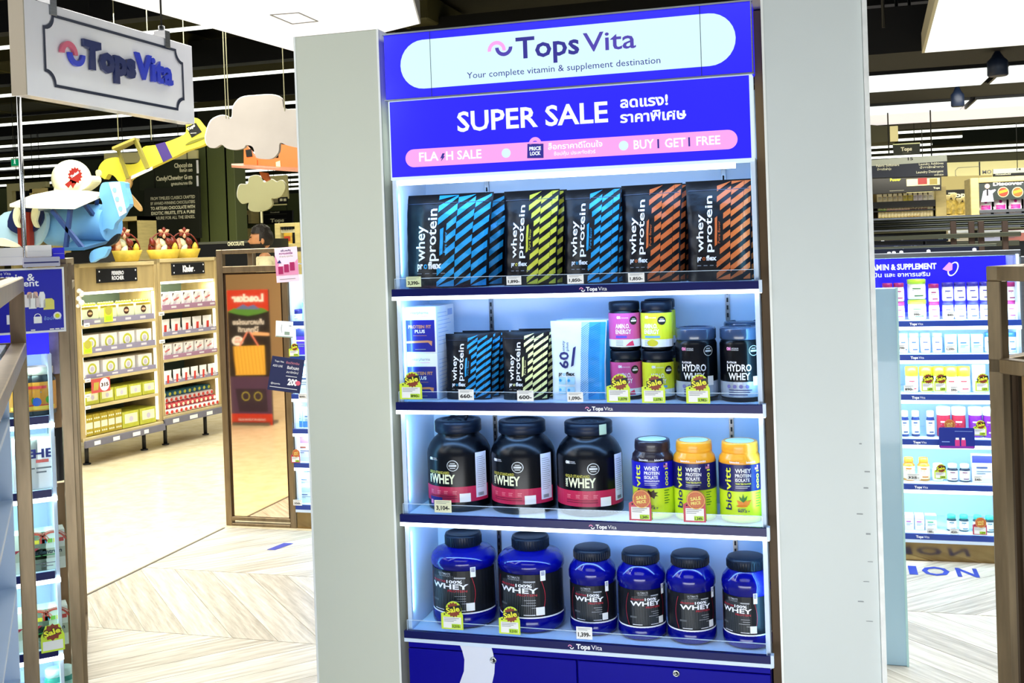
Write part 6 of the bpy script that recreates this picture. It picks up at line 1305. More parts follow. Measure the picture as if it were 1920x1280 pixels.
for (a, b_, c, e, tx) in ((1712, 1727, 583, 593, '990-'), (1775, 1790, 584, 594, '840-'), (1685, 1698, 646, 656, '790-'), (1773, 1792, 648, 658, '1,290-'), (1695, 1714, 722, 734, '890-'), (1782, 1796, 724, 735, '590-'), (1700, 1726, 888, 899, '325-'), (1826, 1842, 892, 903, '540-'), (1738, 1752, 990, 1000, '185-'), (1781, 1798, 991, 1001, '420-')):
    tag_plain(a, b_, c, e, tx, PAPER, 'tiny white price tag reading %s on the right unit' % tx)
# hanging blue promo card
a, c = PY(1761, 840, 5.53), PY(1827, 802, 5.53); W_, H_ = c.x - a.x, c.z - a.z
t = thing('promo_card', 'dark blue promo card with crimson bottles clipped to the fourth shelf edge', 'promo card', (a.x, 5.53, a.z))
MB().prism(FM((0, 0, 0), off=0), [(.005, 0), (W_ - .005, 0), (W_, .005), (W_, H_ - .005), (W_ - .005, H_), (.005, H_), (0, H_ - .005), (0, .005)], .003, M('deep_blue_card', '#142a8c', .35)).build('card', t)
mb = MB(); f = FM((0, 0, 0)); mb.rect(f, .004, .003, W_ - .004, H_ * .12, M('card_violet', '#8a2aa8', .4)); mb.rect(f, W_ * .45, H_ * .82, W_ * .95, H_ * .84, M('card_line', '#8fa8f0', .4))
for k in (.45, .62): mb.rect(f, W_ * k, H_ * .12, W_ * (k + .13), H_ * .42, M('card_crimson', '#d03a8a', .4)); mb.rect(f, W_ * (k + .02), H_ * .42, W_ * (k + .11), H_ * .52, LWHITE)
mb.text(f, 'SALE', W_ * .08, H_ * .28, H_ * .12, LWHITE, w=W_ * .2, bold=.03) if False else mb.rect(f, W_ * .08, H_ * .3, W_ * .3, H_ * .34, MATS['card_line'])
mb.build('print', t)
# reflection-dark lower edge and pale acrylic end panel
AQ = M('pale_blue_acrylic_panel', (.50, .78, 1.0), .25, alpha=.93, coat=.3)
t = thing('acrylic_end_panel', 'pale blue translucent end panel standing beside the right column', 'panel', (.05, 4.2, 0)); MB().box(0, .193, 0, .03, 0, 1.395, AQ).build('acrylic_sheet', t, .003); MB().box(.188, .196, -.004, .034, 0, 1.395, M('aqua_edge', (.6, .95, 1), .2, alpha=.9)).build('polished_edge', t); MB().box(.02, .17, .3, .34, .0, .06, STEEL).build('foot_bracket', t) if False else None

# ------------------------------------------------------------------ unit behind the left column
LB = (1.192, .992, .770, .569, .371, .129)
shelf_unit('lit shelf unit between the mirror stand and the left column', -2.996, -2.30, 5.66, LB, 1.47, False, lx=None)
def brow(key, px0, px1, ytop, sh, maker, label, Y=5.70, zo=0, **kw):
    z = LB[sh] + .0135 + zo; p = PY((px0 + px1) / 2, ytop, Y); a = PY(px0, ytop, Y); c = PY(px1, ytop, Y)
    if maker is bottle: kw.setdefault('r', (c.x - a.x) / 2)
    else: kw.setdefault('w_', (c.x - a.x))
    kw.setdefault('h', p.z - z); return put(key, maker, (p.x, Y + (kw['r'] if maker is bottle else 0), z), 0, label, 'goods beside the left column', **kw)
brow('b1', 549, 577, 545, 0, bottle, 'dark navy bottle with cream cap beside the left column', Y=5.80, body='#14162a', lid='#d9d6bd', lab='#1c2a8c', lidh=.16, neck=.75, mark='#6a86e0')
brow('b2', 539, 560, 580, 0, bottle, 'short jar with indigo lid in front of the navy bottle', Y=5.69, body='#e4e2ee', lid='#2a2a8a', lidh=.4, neck=.95)
brow('b3', 566, 583, 566, 0, pack, 'pale cyan box beside the navy bottle', Y=5.74, body='#bfe8f6', band='#8fd0ea')
brow('b4', 547, 583, 617, 1, pack, 'purple and navy box behind a sale tag by the left column', body='#4a22b0', band='#141c54', mark='#c9a4ee')
brow('b5', 555, 584, 688, 2, pack, 'white carton behind the navy promo card', body='#e6ecfa', band='#c4d2f2')
brow('b6', 546, 566, 762, 3, pack, 'white box with bright blue letters by the left column', body='#c9eafa', band='#2f7ae0', top=False); brow('b7', 567, 586, 764, 3, pack, 'second white and blue box next to the left column edge', body='#c9eafa', band='#2f7ae0', top=False)
brow('b8', 547, 584, 817, 4, pack, 'lilac and white carton with a brown badge', body='#dcd4ee', band='#8a5ac0', top=True, mark='#9a4a2a')
brow('b9', 550, 586, 886, 5, pack, 'pale blue carton at the bottom, under another', zo=0, body='#dbe8fa', band='#b9cdf0', h=.085); brow('b10', 550, 586, 886, 5, pack, 'pale blue carton stacked on the lowest shelf', zo=.087, body='#e2ecfa', band='#c3d4f2', h=.085)
YT = 5.64
tag_sale(542, 560, 643, 668, 'small sale tag beneath the purple box near the left column'); tag_sale(546, 562, 842, 867, 'small red price tag beneath the lilac carton', True)
for (a, b_, c, e, tx) in ((550, 566, 937, 947, '350-'), (560, 575, 738, 747, '890-')): tag_plain(a, b_, c, e, tx, PAPER, 'tiny white price tag reading %s beside the left column' % tx)
def card4(name, label, pts, Ys, m, draw, th=.003):
    P4 = [PY(x, y, Y) for (x, y), Y in zip(pts, Ys)]; o = P4[0]; t = thing(name, label, 'promo card', o); u = P4[1] - o; v = P4[3] - o; W_, H_ = u.length, v.length; u = u.normalized(); v = (v - u * v.dot(u)).normalized(); nn = u.cross(v)
    MB().prism(FM((0, 0, 0), u, v, off=0), [(0, 0), (W_, 0), (W_, H_), (0, H_)], th, m).build('card', t); mb = MB(); draw(mb, lambda off: FM((0, 0, 0), u, v, off=off), W_, H_); mb.build('print', t); MB().tube([u * W_ * .9 + v * H_ * .5 - nn * .004, u * W_ * .9 + v * H_ * .5 - nn * .004 + Vector((0, .2, 0))], .003, CHROME, 6).build('clip_arm', t)
def d200(mb, F, w_, h):
    f = F(.001); mb.text(f, '200', w_ * .58, h * .22, h * .17, LWHITE, w=w_ * .30, bold=.05); mb.disc(F(.0016), w_ * .90, h * .30, h * .07, M('coral_dot', '#e0607a', .5), 12)
    mb.text(f, 'Tops Vita', w_ * .10, h * .84, h * .05, LWHITE, w=w_ * .28); mb.text(f, 'ช้อปวิตามิน', w_ * .45, h * .83, h * .06, M('coral_print', '#e08a9c', .5), w=w_ * .4)
    mb.text(f, 'ADD LINE', w_ * .06, h * .70, h * .06, LWHITE, w=w_ * .30); mb.text(f, 'รับส่วนลด', w_ * .50, h * .68, h * .08, LWHITE, w=w_ * .36, bold=.02); mb.text(f, 'สมาชิกใหม่', w_ * .50, h * .56, h * .06, LWHITE, w=w_ * .36); mb.rect(f, w_ * .50, h * .46, w_ * .84, h * .475, LWHITE); mb.rect(f, w_ * .06, h * .10, w_ * .9, h * .115, LWHITE); mb.text(f, '@topsvita', w_ * .08, h * .19, h * .05, LWHITE, w=w_ * .28)
card4('promo_card', 'navy promo card with 200 in white sticking out by the left column', [(501, 730), (562, 738), (564, 677), (500, 666)], (5.40, 5.47, 5.47, 5.40), M('navy_card', '#121a4e', .35), d200)
def dpink(mb, F, w_, h):
    f = F(.001); f2 = F(.002); mb.text(f, 'เพิ่มพลัง', w_ * .5, h * .88, h * .05, INKN, w=w_ * .45, al='c', bold=.02); mb.text(f, 'ความสดใส', w_ * .5, h * .80, h * .05, M('plum_print', '#7a2a7c', .5), w=w_ * .6, al='c', bold=.03); mb.text(f, 'ง่ายๆ ทุกวัน', w_ * .5, h * .72, h * .04, LEAF, w=w_ * .6, al='c')
    for k in range(3): mb.rect(f2, w_ * (.12 + k * .26), h * (.24 + k * .04), w_ * (.33 + k * .26), h * (.46 + k * .05), M('berry_drink', '#9c1f5c', .4)); mb.rect(f2, w_ * (.14 + k * .26), h * (.46 + k * .05), w_ * (.31 + k * .26), h * (.49 + k * .05), M('pale_pink_print', '#f0d0e4', .5))
    mb.poly(f, [(0, h * .2), (w_, h * .2), (w_, h * .65), (w_ * .8, h * .5), (w_ * .2, h * .45), (0, h * .8)], M('rose_print', '#d58ab4', .5)); mb.rect(f, w_ * .15, h * .08, w_ * .85, h * .095, INKG); mb.poly(f2, [(w_ * .08, h * .56), (w_ * .28, h * .55), (w_ * .2, h * .65)], INKN)
card4('promo_poster', 'small pink hanging poster with three dark red drinks', [(519, 530), (561, 527), (556, 464), (514, 465)], (5.45, 5.45, 5.45, 5.45), M('pale_pink_card', '#e9cfe6', .4), dpink)
def dwh(mb, F, w_, h): f = F(.001); mb.text(f, '(', w_ * .3, h * .4, h * .4, INKB, w=w_ * .06); mb.rect(f, w_ * .5, h * .15, w_ * .8, h * .35, M('sage_print', '#8a9a86', .5)); mb.rect(f, w_ * .75, h * .7, w_ * .9, h * .74, INKG); mb.rect(f, 0, -.0, w_, h * .06, M('sage_print', '#8a9a86'))
card4('shelf_talker', 'small tilted white card above the navy promo card', [(517, 631), (549, 633), (556, 606), (527, 603)], (5.42, 5.50, 5.54, 5.46), PAPER, dwh)

# ------------------------------------------------------------------ bronze stands and gondolas set at an angle
def VD(px, py, d): return EYE + ray(px, py) * d
def axis(px_vp):                                    # horizontal direction whose vanishing point is at that photo x
    a = math.atan((px_vp - 960) / FPX) - YAW; return Vector((math.sin(a), math.cos(a), 0))
TH = .04
def post(t, p, z0, z1, u, name='post', w_=TH): MB().obox(Vector((p.x, p.y, z0)), Vector((p.x, p.y, z1)), w_, w_, BRONZE, upv=u).build(name, t, .0025)
def bar(t, a, b_, z, name='rail', w_=TH): a = Vector((a.x, a.y, z)); b_ = Vector((b_.x, b_.y, z)); MB().obox(a, b_, w_, w_, BRONZE).build(name, t, .0025)
# stand at the right edge
E1 = axis(3770); E2 = axis(250); P1 = VD(1871, 600, 3.0); zt = VD(1871, 512, 3.0).z; zm = VD(1876, 684, 3.0).z
P2 = P1 + E1 * .56; P3 = P1 - E2 * .42; P4_ = P2 - E2 * .42
t = thing('bronze_stand', 'bronze steel stand frame at the right edge of the view', 'display stand', (0, 0, 0))
for p in (P1, P2, P3, P4_): post(t, p, 0, zt - TH / 2, E1)
for z in (zt, zm, .06):
    bar(t, P1 - E1 * TH / 2, P2 + E1 * TH / 2, z); bar(t, P3 - E1 * TH / 2, P4_ + E1 * TH / 2, z); bar(t, P1 - E2 * TH / 2, P3 + E2 * TH / 2, z); bar(t, P2 - E2 * TH / 2, P4_ + E2 * TH / 2, z)
a = P1 + E1 * .035; b_ = P2 - E1 * .03
MB().obox(Vector((a.x, a.y, .09)), Vector((a.x, a.y, zm - .03)), .022, .022, M('dark_bronze', '#4e4034', .3, 1), upv=E1).build('inner_post', t, .002)
a2 = P1 + E1 * .085; MB().obox(Vector((a2.x, a2.y, .09)), Vector((a2.x, a2.y, zm - .03)), .022, .022, MATS['dark_bronze'], upv=E1).build('inner_post', t, .002)
c = P1 + E1 * .105; d_ = P2 - E1 * .03; mid = (c + d_) / 2; MB().obox(Vector((c.x, c.y, (zm + .09) / 2)), Vector((d_.x, d_.y, (zm + .09) / 2)), .01, zm - .14, M('tan_board', '#a88658', .5, vary=.1, scale=4)).build('tan_panel', t)

# near left gondola: bronze corner post, rails running towards the viewer, white goods inside
D1 = axis(120); D2 = Vector((D1.y, -D1.x, 0))
Q1 = VD(33, 600, 3.1); zt = VD(33, 533, 3.1).z; zm = VD(36, 655, 3.1).z; LG = 1.75; DG = .42
Q2 = Q1 - D1 * LG; Q3 = Q1 - D2 * DG; Q4 = Q2 - D2 * DG
t = thing('bronze_stand', 'bronze framed shelf stand at the left edge of the view, nearest the viewer', 'display stand', (0, 0, 0))
for p in (Q1, Q2, Q3, Q4): post(t, p, 0, zt - TH / 2, D1)
for z in (zt, zm, .05):
    bar(t, Q1 + D1 * TH / 2, Q2 - D1 * TH / 2, z); bar(t, Q3 + D1 * TH / 2, Q4 - D1 * TH / 2, z); bar(t, Q1 - D2 * TH / 2, Q3 + D2 * TH / 2, z); bar(t, Q2 - D2 * TH / 2, Q4 + D2 * TH / 2, z)
def slabp(t, a, b_, off0, off1, z0, z1, m, name, bev=.001):  # slab along a-b, from off0 to off1 across (-D2)
    vs = []
    for z in (z0, z1):
        for p, o in ((a, off0), (b_, off0), (b_, off1), (a, off1)): vs.append((p.x - D2.x * o, p.y - D2.y * o, z))
    return MB().add(vs, [(3, 2, 1, 0), (4, 5, 6, 7), (0, 1, 5, 4), (1, 2, 6, 5), (2, 3, 7, 6), (3, 0, 4, 7)], m).build(name, t, bev)
A = Q1 - D1 * .03; B = Q2 + D1 * .03
slabp(t, A, B, .19, .21, .1, zm - .03, WHITEP, 'back_panel')
slabp(t, Q1 - D1 * .022, Q1 - D1 * .034, .03, .19, .08, zm - .04, WHITEP, 'end_panel'); slabp(t, Q1 - D1 * .022, Q1 - D1 * .034, .21, .39, .08, zm - .04, WHITEP, 'end_panel')
zs = [.15, .42, .68, .93, 1.16]
for z in zs:
    slabp(t, A, B, .03, .19, z - .015, z, WHITEP, 'shelf_board'); slabp(t, A, B, .21, .39, z - .015, z, WHITEP, 'shelf_board'); slabp(t, A, B, .39, .40, z - .025, z + .012, M('bright_navy_edge', '#22409a'), 'price_edge')
    if z > .2: area('gondola_led', A * .5 + B * .5 - D2 * .38 + Vector((0, 0, z - .03)), .02, 1.5, 2.0, (.75, .9, 1.0), direction=(D2.x * .5, D2.y * .5, -1)).rotation_euler.rotate_axis('Z', 0)
RZG = math.atan2(-D1.y, -D1.x)
rr = random.Random(11)
for si, z in enumerate(zs):
    n = 9
    for k in range(n):
        s = .12 + k * .175; kind = (si + k) % 3; p = Q1 - D1 * s - D2 * .385; hh = .13 + .05 * rr.random()
        key = 'gb%d' % kind; o = put(key, pack, (p.x, p.y, z), RZG, ('lowest', 'second', 'middle', 'fourth', 'top')[si] + ' shelf carton of the near left stand, ' + ('white with a blue band', 'pale with a lilac band', 'blue with a white band')[kind], 'cartons on the near left stand', w_=.11, h=.15, d=.12, body=('#eef1f8', '#dfe6f6', '#2a5ab8')[kind], band=('#6f8fd0', '#ded8ec', '#e8eefa')[kind])
for k in range(6):
    p = Q1 - D1 * (.18 + k * .24) - D2 * .20; put('pkc', pack, (p.x, p.y, zm + .02), RZG, 'pink and white carton on top of the near left stand', 'pink cartons', w_=.2, h=.075, d=.14, body='#e9a8cf', band='#f2eef6')
slabp(t, A, B, .03, .39, zm + .002, zm + .018, WHITEP, 'top_board')

# second left gondola with the medicine shelves
N2 = axis(4900); G0 = VD(52, 900, 3.45); NB = Vector((-N2.y, N2.x, 0))     # N2 to the right along the front, NB into depth
RZ2 = math.atan2(N2.y, N2.x)
t = thing('display_shelf', 'narrow lit medicine shelf between the two left bronze frames', 'shelf unit', (G0.x - N2.x * .35, G0.y - N2.y * .35, 0), RZ2)
def gz(px, py): p = PP(px, py, G0, NB); return ((p - t.location).dot(N2), p.z)
xr = gz(110, 1000)[0]
MB().box(0, xr, .30, .32, 0, gz(80, 622)[1] + .02, WHITEP).build('back_panel', t); MB().box(xr - .012, xr, 0, .30, 0, gz(80, 664)[1] + .0, WHITEP).build('side_panel', t, .001); MB().box(0, .012, 0, .30, 0, gz(80, 664)[1], WHITEP).build('side_panel', t, .001)
z0, z1 = gz(75, 664)[1], gz(75, 560)[1]; MB().box(0, xr - .005, .005, .03, z0, z1, SIGNBLUE).build('header_panel', t, .001)
LL = [gz(83, 786)[1], gz(86, 924)[1], gz(92, 1077)[1], gz(98, 1222)[1]]
for z in LL:
    s = MB().box(0, xr - .014, -.004, .30, z - .008, z + .010, WHITEP).build('shelf_board', t); MB().box(.0, xr - .016, -.012, -.004, z - .012, z + .012, NAVY).build('price_edge', s, .001); MB().box(0, xr, -.012, 0, z - .026, z - .0125, LIT).build('led_strip', s)
for z in [z0] + LL: p = t.location + N2 * (xr * .5) + Vector((0, 0, z - .035)); area('shelf_led', p, xr * .8, .02, .8, (.62, 1.0, .92), direction=(NB.x * .5, NB.y * .5, -1))
def gput(key, maker, px, sh, label, w_=None, Yo=.02, zo=0, rz=0, **kw):
    x, _ = gz(px, 900); x += 0; p = t.location + N2 * x + NB * Yo; kw = dict(kw)
    if w_: kw['w_'] = w_
    return put(key, maker, (p.x, p.y, LL[sh] + .0105 + zo), RZ2 + rz, label, 'goods on the narrow medicine shelf', **kw)
def amber_tub(**k):
    q = bottle(r=.052, h=.155, body='#141a22', lid='#b9b4a8', lab='#c98a2a', lidh=.15, neck=.82, mark='#c83a3a')
    mb = MB(); m1 = CM(.052, 0, .002); mb.disc(m1, -.01, .045, .014, M('label_blue_dot', '#2a5ab8', .4), 14); mb.disc(m1, .028, .05, .012, M('label_green_dot', '#4f9a2a', .4), 12); mb.rect(m1, -.05, .02, .05, .032, M('label_yellow_band', '#e8c84a', .4), .01); mb.build('label_print', q); return q
gput('atub', amber_tub, 82, 0, 'black tub with amber label and silver lid on the narrow medicine shelf', Yo=.07, zo=0)
gput('atub', amber_tub, 55, 0, 'second black tub with amber label, half hidden by the bronze post', Yo=.07)
gput('htc', pack, 84, 1, 'large white carton lettered HE on the narrow medicine shelf', .075, h=.165, d=.1, body='#f6f8fa', band='#ffffff', txt='HE', mark='#c8423a')
gput('htc', pack, 50, 1, 'second large white carton behind the bronze post')
def centrum(**k):
    q = thing('vitamin_box', '', 'vitamin box'); w_, h, d = .095, .125, .07; MB().box(-w_ / 2, w_ / 2, 0, d, 0, h, M('mint_white_carton', '#e2f2e6', .45)).build('box_body', q, .001); mb = MB(); f = FM((0, 0, 0)); f2 = FM((0, 0, 0), off=.0015)
    for i, c_ in enumerate(('#c8362e', '#e8e23a', '#7ac84a', '#3aa0c8')): mb.rect(f, .030 - i * .017, h * .70, .044 - i * .017, h * .80, col(c_))
    mb.arc(f, .01, h * .62, .040, .046, 20, 150, col('#c8503e'), 12); mb.arc(f, .01, h * .58, .052, .055, 30, 140, col('#d88a7a'), 12)
    mb.rect(f, -w_ / 2, h * .30, w_ / 2, h * .56, M('pale_grey_green_band', '#b9c8b4', .5)); mb.poly(f2, [(-w_ / 2, h * .60), (-w_ / 2 + .02, h * .60), (-w_ / 2, h * .50)], col('#a3283a'))
    mb.text(f2, 'Centrum', .002, h * .43, h * .10, M('dark_teal_ink', '#123a44', .5), w=w_ * .74, al='c', bold=.03); mb.rect(f2, -.02, h * .38, .03, h * .405, col('#3a9a5a')); mb.rect(f2, -.025, h * .18, .03, h * .20, INKG); mb.rect(f2, -.025, h * .10, .01, h * .12, INKG); mb.build('label', q); return q
gput('ctr', centrum, 88, 2, 'white vitamin box with rainbow squares on the third shelf'); gput('ctr', centrum, 52, 2, 'white rainbow vitamin box half hidden on the third shelf')
gput('ctr', centrum, 88, 3, 'white vitamin box with rainbow squares above the sale tag', zo=0); gput('ctr', centrum, 52, 3, 'white rainbow vitamin box half hidden on the fourth shelf')
gput('tea', bottle, 88, 3, 'teal jar below the last navy edge of the narrow shelf', Yo=.05, zo=-.19, r=.03, h=.11, body='#2f8a7c', lid='#bfe8e0', lab='#8fd0c4', mark='#ffffff'); gput('tea', bottle, 108, 3, 'second teal jar at the bottom of the narrow shelf', Yo=.05, zo=-.19)
MB().box(0, xr - .014, 0, .30, LL[3] - .20, LL[3] - .183, WHITEP).build('shelf_board', t)
p = t.location + N2 * gz(98, 1190)[0] - NB * .02; tt = thing('sale_tag', 'yellow sale tag with red burst on the rainbow vitamin box', 'price tag', (p.x, p.y, LL[3] + .008), RZ2); mb = MB(); MB().prism(FM((0, 0, 0), off=0), [(-.035, 0), (.035, 0), (.035, .05), (.02, .085), (-.02, .085), (-.035, .05)], .001, SALEY).build('card', tt)
f = FM((0, 0, 0)); mb.poly(f, [((.028 if i % 2 else .022) * math.cos(i * PI / 10), .062 + (.028 if i % 2 else .022) * math.sin(i * PI / 10)) for i in range(20)], BURST); mb.text(FM((0, 0, 0), off=.002), 'Sale', 0, .055, .017, INKB, w=.055, al='c', bold=.1, rot=12); mb.text(FM((0, 0, 0), off=.003), 'Sale', 0, .055, .017, SALET, w=.05, al='c', bold=.04, rot=12); mb.rect(f, -.03, .006, .03, .035, PAPER); mb.build('badge', tt)
# promo poster above it
o = gz(-30, 630); c = gz(121, 619); tp = gz(118, 500); tt = thing('promo_poster', 'blue vitamin and supplement poster behind the near left stand', 'poster', t.location - NB * .06 + Vector((0, 0, c[1])), RZ2)
x0, x1, H_ = o[0], c[0], tp[1] - c[1]; MB().prism(FM((0, 0, 0), off=0), [(x0, 0), (x1, 0), (x1, H_), (x0, H_)], .006, PAPER).build('board', tt)
mb = MB(); f = FM((0, 0, 0)); f2 = FM((0, 0, 0), off=.002); f3 = FM((0, 0, 0), off=.003); mb.rect(f, x0 + .005, .007, x1 - .006, H_ - .006, M('poster_blue', '#1a1fae', .3, coat=.3)); W_ = x1 - x0
X = lambda px: gz(px, 600)[0]; Z = lambda py: H_ * (620 - py) / 119
mb.text(f2, 'Vitamin &', X(66), Z(524), .022, LWHITE, w=.14, al='r', bold=.02); mb.text(f2, 'Supplement', X(73), Z(534), .020, LWHITE, w=.16, al='r', bold=.02); mb.text(f2, 'Tops Vita', X(22), Z(512), .009, LWHITE, w=.05, al='r')
for i, (px, py, w_, h, cc) in enumerate(((50, 572, .020, .04, '#e9e2e2'), (60, 575, .022, .05, '#f2f2f0'), (70, 573, .016, .035, '#d8c8c8'), (78, 574, .018, .05, '#f4f4f4'), (90, 578, .032, .035, '#e0d86a'), (55, 556, .014, .02, '#e8b4a0'), (66, 556, .014, .02, '#e8b4a0'))): mb.poly(f2, stadium(X(px) - w_ / 2, Z(py), X(px) + w_ / 2, Z(py) + h, 5) if w_ > h else [(X(px) - w_ / 2, Z(py)), (X(px) + w_ / 2, Z(py)), (X(px) + w_ / 2, Z(py) + h * .8), (X(px) + w_ * .3, Z(py) + h), (X(px) - w_ * .3, Z(py) + h), (X(px) - w_ / 2, Z(py) + h * .8)], col(cc))
mb.rect(f2, X(61), Z(602), X(76), Z(590), PAPER); mb.arc(f2, X(68.5), Z(590), .008, .010, 0, 180, PAPER, 8); mb.text(f2, '1', X(11), Z(600), .025, LWHITE, bold=.06); mb.text(f2, 'ช้อปครบ', X(80), Z(597), .010, M('sky_lettering', '#8fb8f0', .5), w=.05); mb.disc(f2, X(105), Z(590), .012, PAPER, 12); mb.disc(f3, X(105), Z(590), .007, YELL, 10)
for px in (55, 90, 100, 110): mb.rect(f2, X(px), Z(615), X(px + 8), Z(613), PAPER)
mb.build('print', tt)
for px in (20, 100): q_ = (X(px), 0); MB().tube([(X(px), .005, H_ * .2), (X(px), .07, H_ * .2)], .004, CHROME, 6).build('clip_arm', tt)
# white boxes on top of the poster frame and a small blue box
for (xa, ya, xb, yb, m, nm, lb) in ((-20, 499, 42, 464, WBOX, 'white_carton', 'white carton standing above the blue poster, left of the chrome pole'), (50, 482, 95, 459, WBOX, 'white_carton', 'white carton standing above the blue poster, right of the chrome pole'), (41, 501, 108, 481, M('lilac_grey_metal', '#b9b8cc', .3, vary=.05), 'poster_clamp', 'lilac grey clamp rail with navy stripe on top of the blue poster'), (98, 486, 119, 464, M('vivid_blue_box', '#2a24e0', .4), 'blue_box', 'small vivid blue box above the poster, beside the blue plane')):
    a, c = gz(xa, ya), gz(xb, yb); bb = thing(nm, lb, 'box' if nm != 'poster_clamp' else 'rail', t.location + N2 * a[0] + Vector((0, 0, a[1])) - NB * (.085 if nm == 'poster_clamp' else .03), RZ2)
    MB().box(0, c[0] - a[0], 0, .04 if nm == 'poster_clamp' else .09, 0, c[1] - a[1], m).build('box_body', bb, .002)
    if nm == 'poster_clamp': MB().rect(FM((0, 0, 0)), .002, (c[1] - a[1]) * .38, c[0] - a[0] - .004, (c[1] - a[1]) * .52, INKN).build('navy_stripe', bb)
    else: MB().box(.002, c[0] - a[0] - .002, -.001, .0, (c[1] - a[1]) * .48, (c[1] - a[1]) * .5, M('carton_seam', '#d4d2da', .6)).build('flap_seam', bb)
# its bronze end frame
t = thing('bronze_stand', 'bronze end frame of three posts between the poster and the oak racks', 'display stand', (0, 0, 0))
R1 = VD(123, 700, 3.5); R2 = VD(135, 700, 3.62); R3 = PZ(159, 1180, .0); R3 = Vector((R3.x, R3.y, 0))
zr = VD(123, 493, 3.5).z; zr2 = VD(125, 548, 3.5).z
post(t, R1, 0, zr, D1, w_=.034); post(t, R2 + D1 * .05, 0, zr, D1, w_=.024); post(t, R3, 0, VD(149, 486, 4.45).z, D1, w_=.03)
for z in (zr, zr2): MB().obox(Vector((R1.x, R1.y, z)), Vector((R3.x, R3.y, z + (.005))), .03, .03, BRONZE).build('rail', t, .002)
MB().obox(Vector((R1.x, R1.y, .06)), Vector((R3.x, R3.y, .06)), .03, .03, BRONZE).build('rail', t, .002)
e = t; GS = M('brown_paper_bag', '#8a6a48', .6, vary=.3, scale=10)
for i, (px, y0, y1, m, lb) in enumerate(((103, 610, 700, M('lilac_foil_bag', '#8f88a8', .3, vary=.4, scale=20), 'crumpled lilac foil bag hanging between shelf and post'), (105, 690, 800, GS, 'brown paper bag hanging between shelf and post'), (108, 800, 900, M('black_bag', '#0c0c14', .4, vary=.4, scale=12), 'black bag hanging between shelf and post'))):
    p = VD(px, y1, 3.58); q = VD(px, y0, 3.58); bb = thing('hanging_bag', lb, 'bag', p, RZ2); pouch_mesh(.05, q.z - p.z, .04, m, .0, i, 8, 8).build('bag', bb); MB().tube([(0, 0, q.z - p.z - .004), (0, .01, q.z - p.z + .03)], .002, CHROME, 5).build('hook', bb)
MB().obox(VD(109, 905, 3.6), Vector((VD(109, 905, 3.6).x, VD(109, 905, 3.6).y, .0)), .05, .012, M('walnut_end_board', '#7a5f3e', .5, vary=.3, scale=4, stretch=(5, 5, .6)), upv=NB).build('end_board', t)
# white hanger tag cluster near the oak racks
p = PP(150, 560, RO + RN * .03, RN); tt = thing('ribbon_rosette', 'white rosette cluster hanging beside the nearer oak rack', 'decoration', p)
for i, (x, z, r) in enumerate(((-.01, .0, .022), (.015, .03, .018), (-.005, .06, .02), (.012, -.03, .024), (.02, .05, .014), (-.02, -.055, .016))): MB().lathe([(.001, -r), (r * .7, -r * .7), (r, 0), (r * .7, r * .7), (.001, r)], WBOX, 10, (x, 0, z + .0)).build('petal', tt)

# ------------------------------------------------------------------ steel rail frames and the market beyond, right
def hbar(t, px0, px1, py0, py1, Y, m, name='rail', slope=0, d=.04):
    a = PY(px0, (py0 + py1) / 2, Y); c = PY(px1, (py0 + py1) / 2, Y); h = abs(PY(px0, py0, Y).z - PY(px0, py1, Y).z); MB().box(a.x, c.x, Y, Y + d, a.z - h / 2, a.z + h / 2, m).build(name, t, .003)
t = thing('steel_rail_frame', 'brushed steel frame rails above the right vitamin shelf', 'display stand', (0, 0, 0))
hbar(t, 1560, 1915, 478, 488, 5.60, STEEL, d=.05); hbar(t, 1560, 1870, 466, 470, 5.95, M('olive_steel', '#7a7a66', .3, 1), d=.05)
for px in (1562, 1922): a = PY(px, 480, 5.62); MB().box(a.x - .02, a.x + .02, 5.62, 5.66, 0, a.z, STEEL).build('post', t, .003)
for px, py in ((1667, 478), (1676, 477), (1690, 476), (1741, 474), (1827, 471)): a = PY(px, py, 5.62); MB().lathe([(.008, 0), (.010, .004), (.008, .018), (.002, .02)], LWHITE, 8, (a.x, 5.62, a.z - .004)).build('white_clip', t)
t = thing('steel_rail_frame', 'brushed steel frame of the next shelf row, carrying small posts', 'display stand', (0, 0, 0))
hbar(t, 1500, 1915, 448, 456, 6.9, M('olive_steel', '#7a7a66')); hbar(t, 1500, 1915, 436, 440, 7.3, STEEL)
for px in (1788, 1822, 1840, 1885): a = PY(px, 430, 6.95); MB().box(a.x - .016, a.x + .016, 6.95, 6.985, 0, a.z + .05, M('brown_post', '#5d4b40', .4, .6)).build('post', t, .002)
b = board('dark_fascia', 'dark navy fascia strip with faint lettering behind the steel rails', 'sign', [(1500, 443), (1778, 441), (1778, 452), (1500, 453)], 7.0, .03, M('dark_navy_fascia', '#12162c', .4)); mb = MB(); wrect(mb, b, 1652, 449.5, 1658, 452, LWHITE); wrect(mb, b, 1690, 447, 1693, 450, LWHITE); mb.build('clip', b[0])
b = board('dark_fascia', 'dark navy fascia with grey Tops Vita lettering under the steel rails', 'sign', [(1500, 461), (1835, 458), (1835, 475), (1500, 477)], 6.1, .03, M('dark_navy_fascia', '#12162c')); mb = MB(); wtext(mb, b, 'Tops Vita', 1676, 466, 1730, 5, M('grey_lettering', '#6a7088', .5)); mb.build('lettering', b[0])
t = thing('steel_counter_hood', 'wide brushed steel hood band above the right vitamin shelf', 'counter hood', (0, 0, 0))
a = PY(1500, 436, 7.8); c = PY(1990, 409, 7.8); z0, z1 = PY(1700, 436, 7.8).z, PY(1700, 409, 7.8).z; n = 7
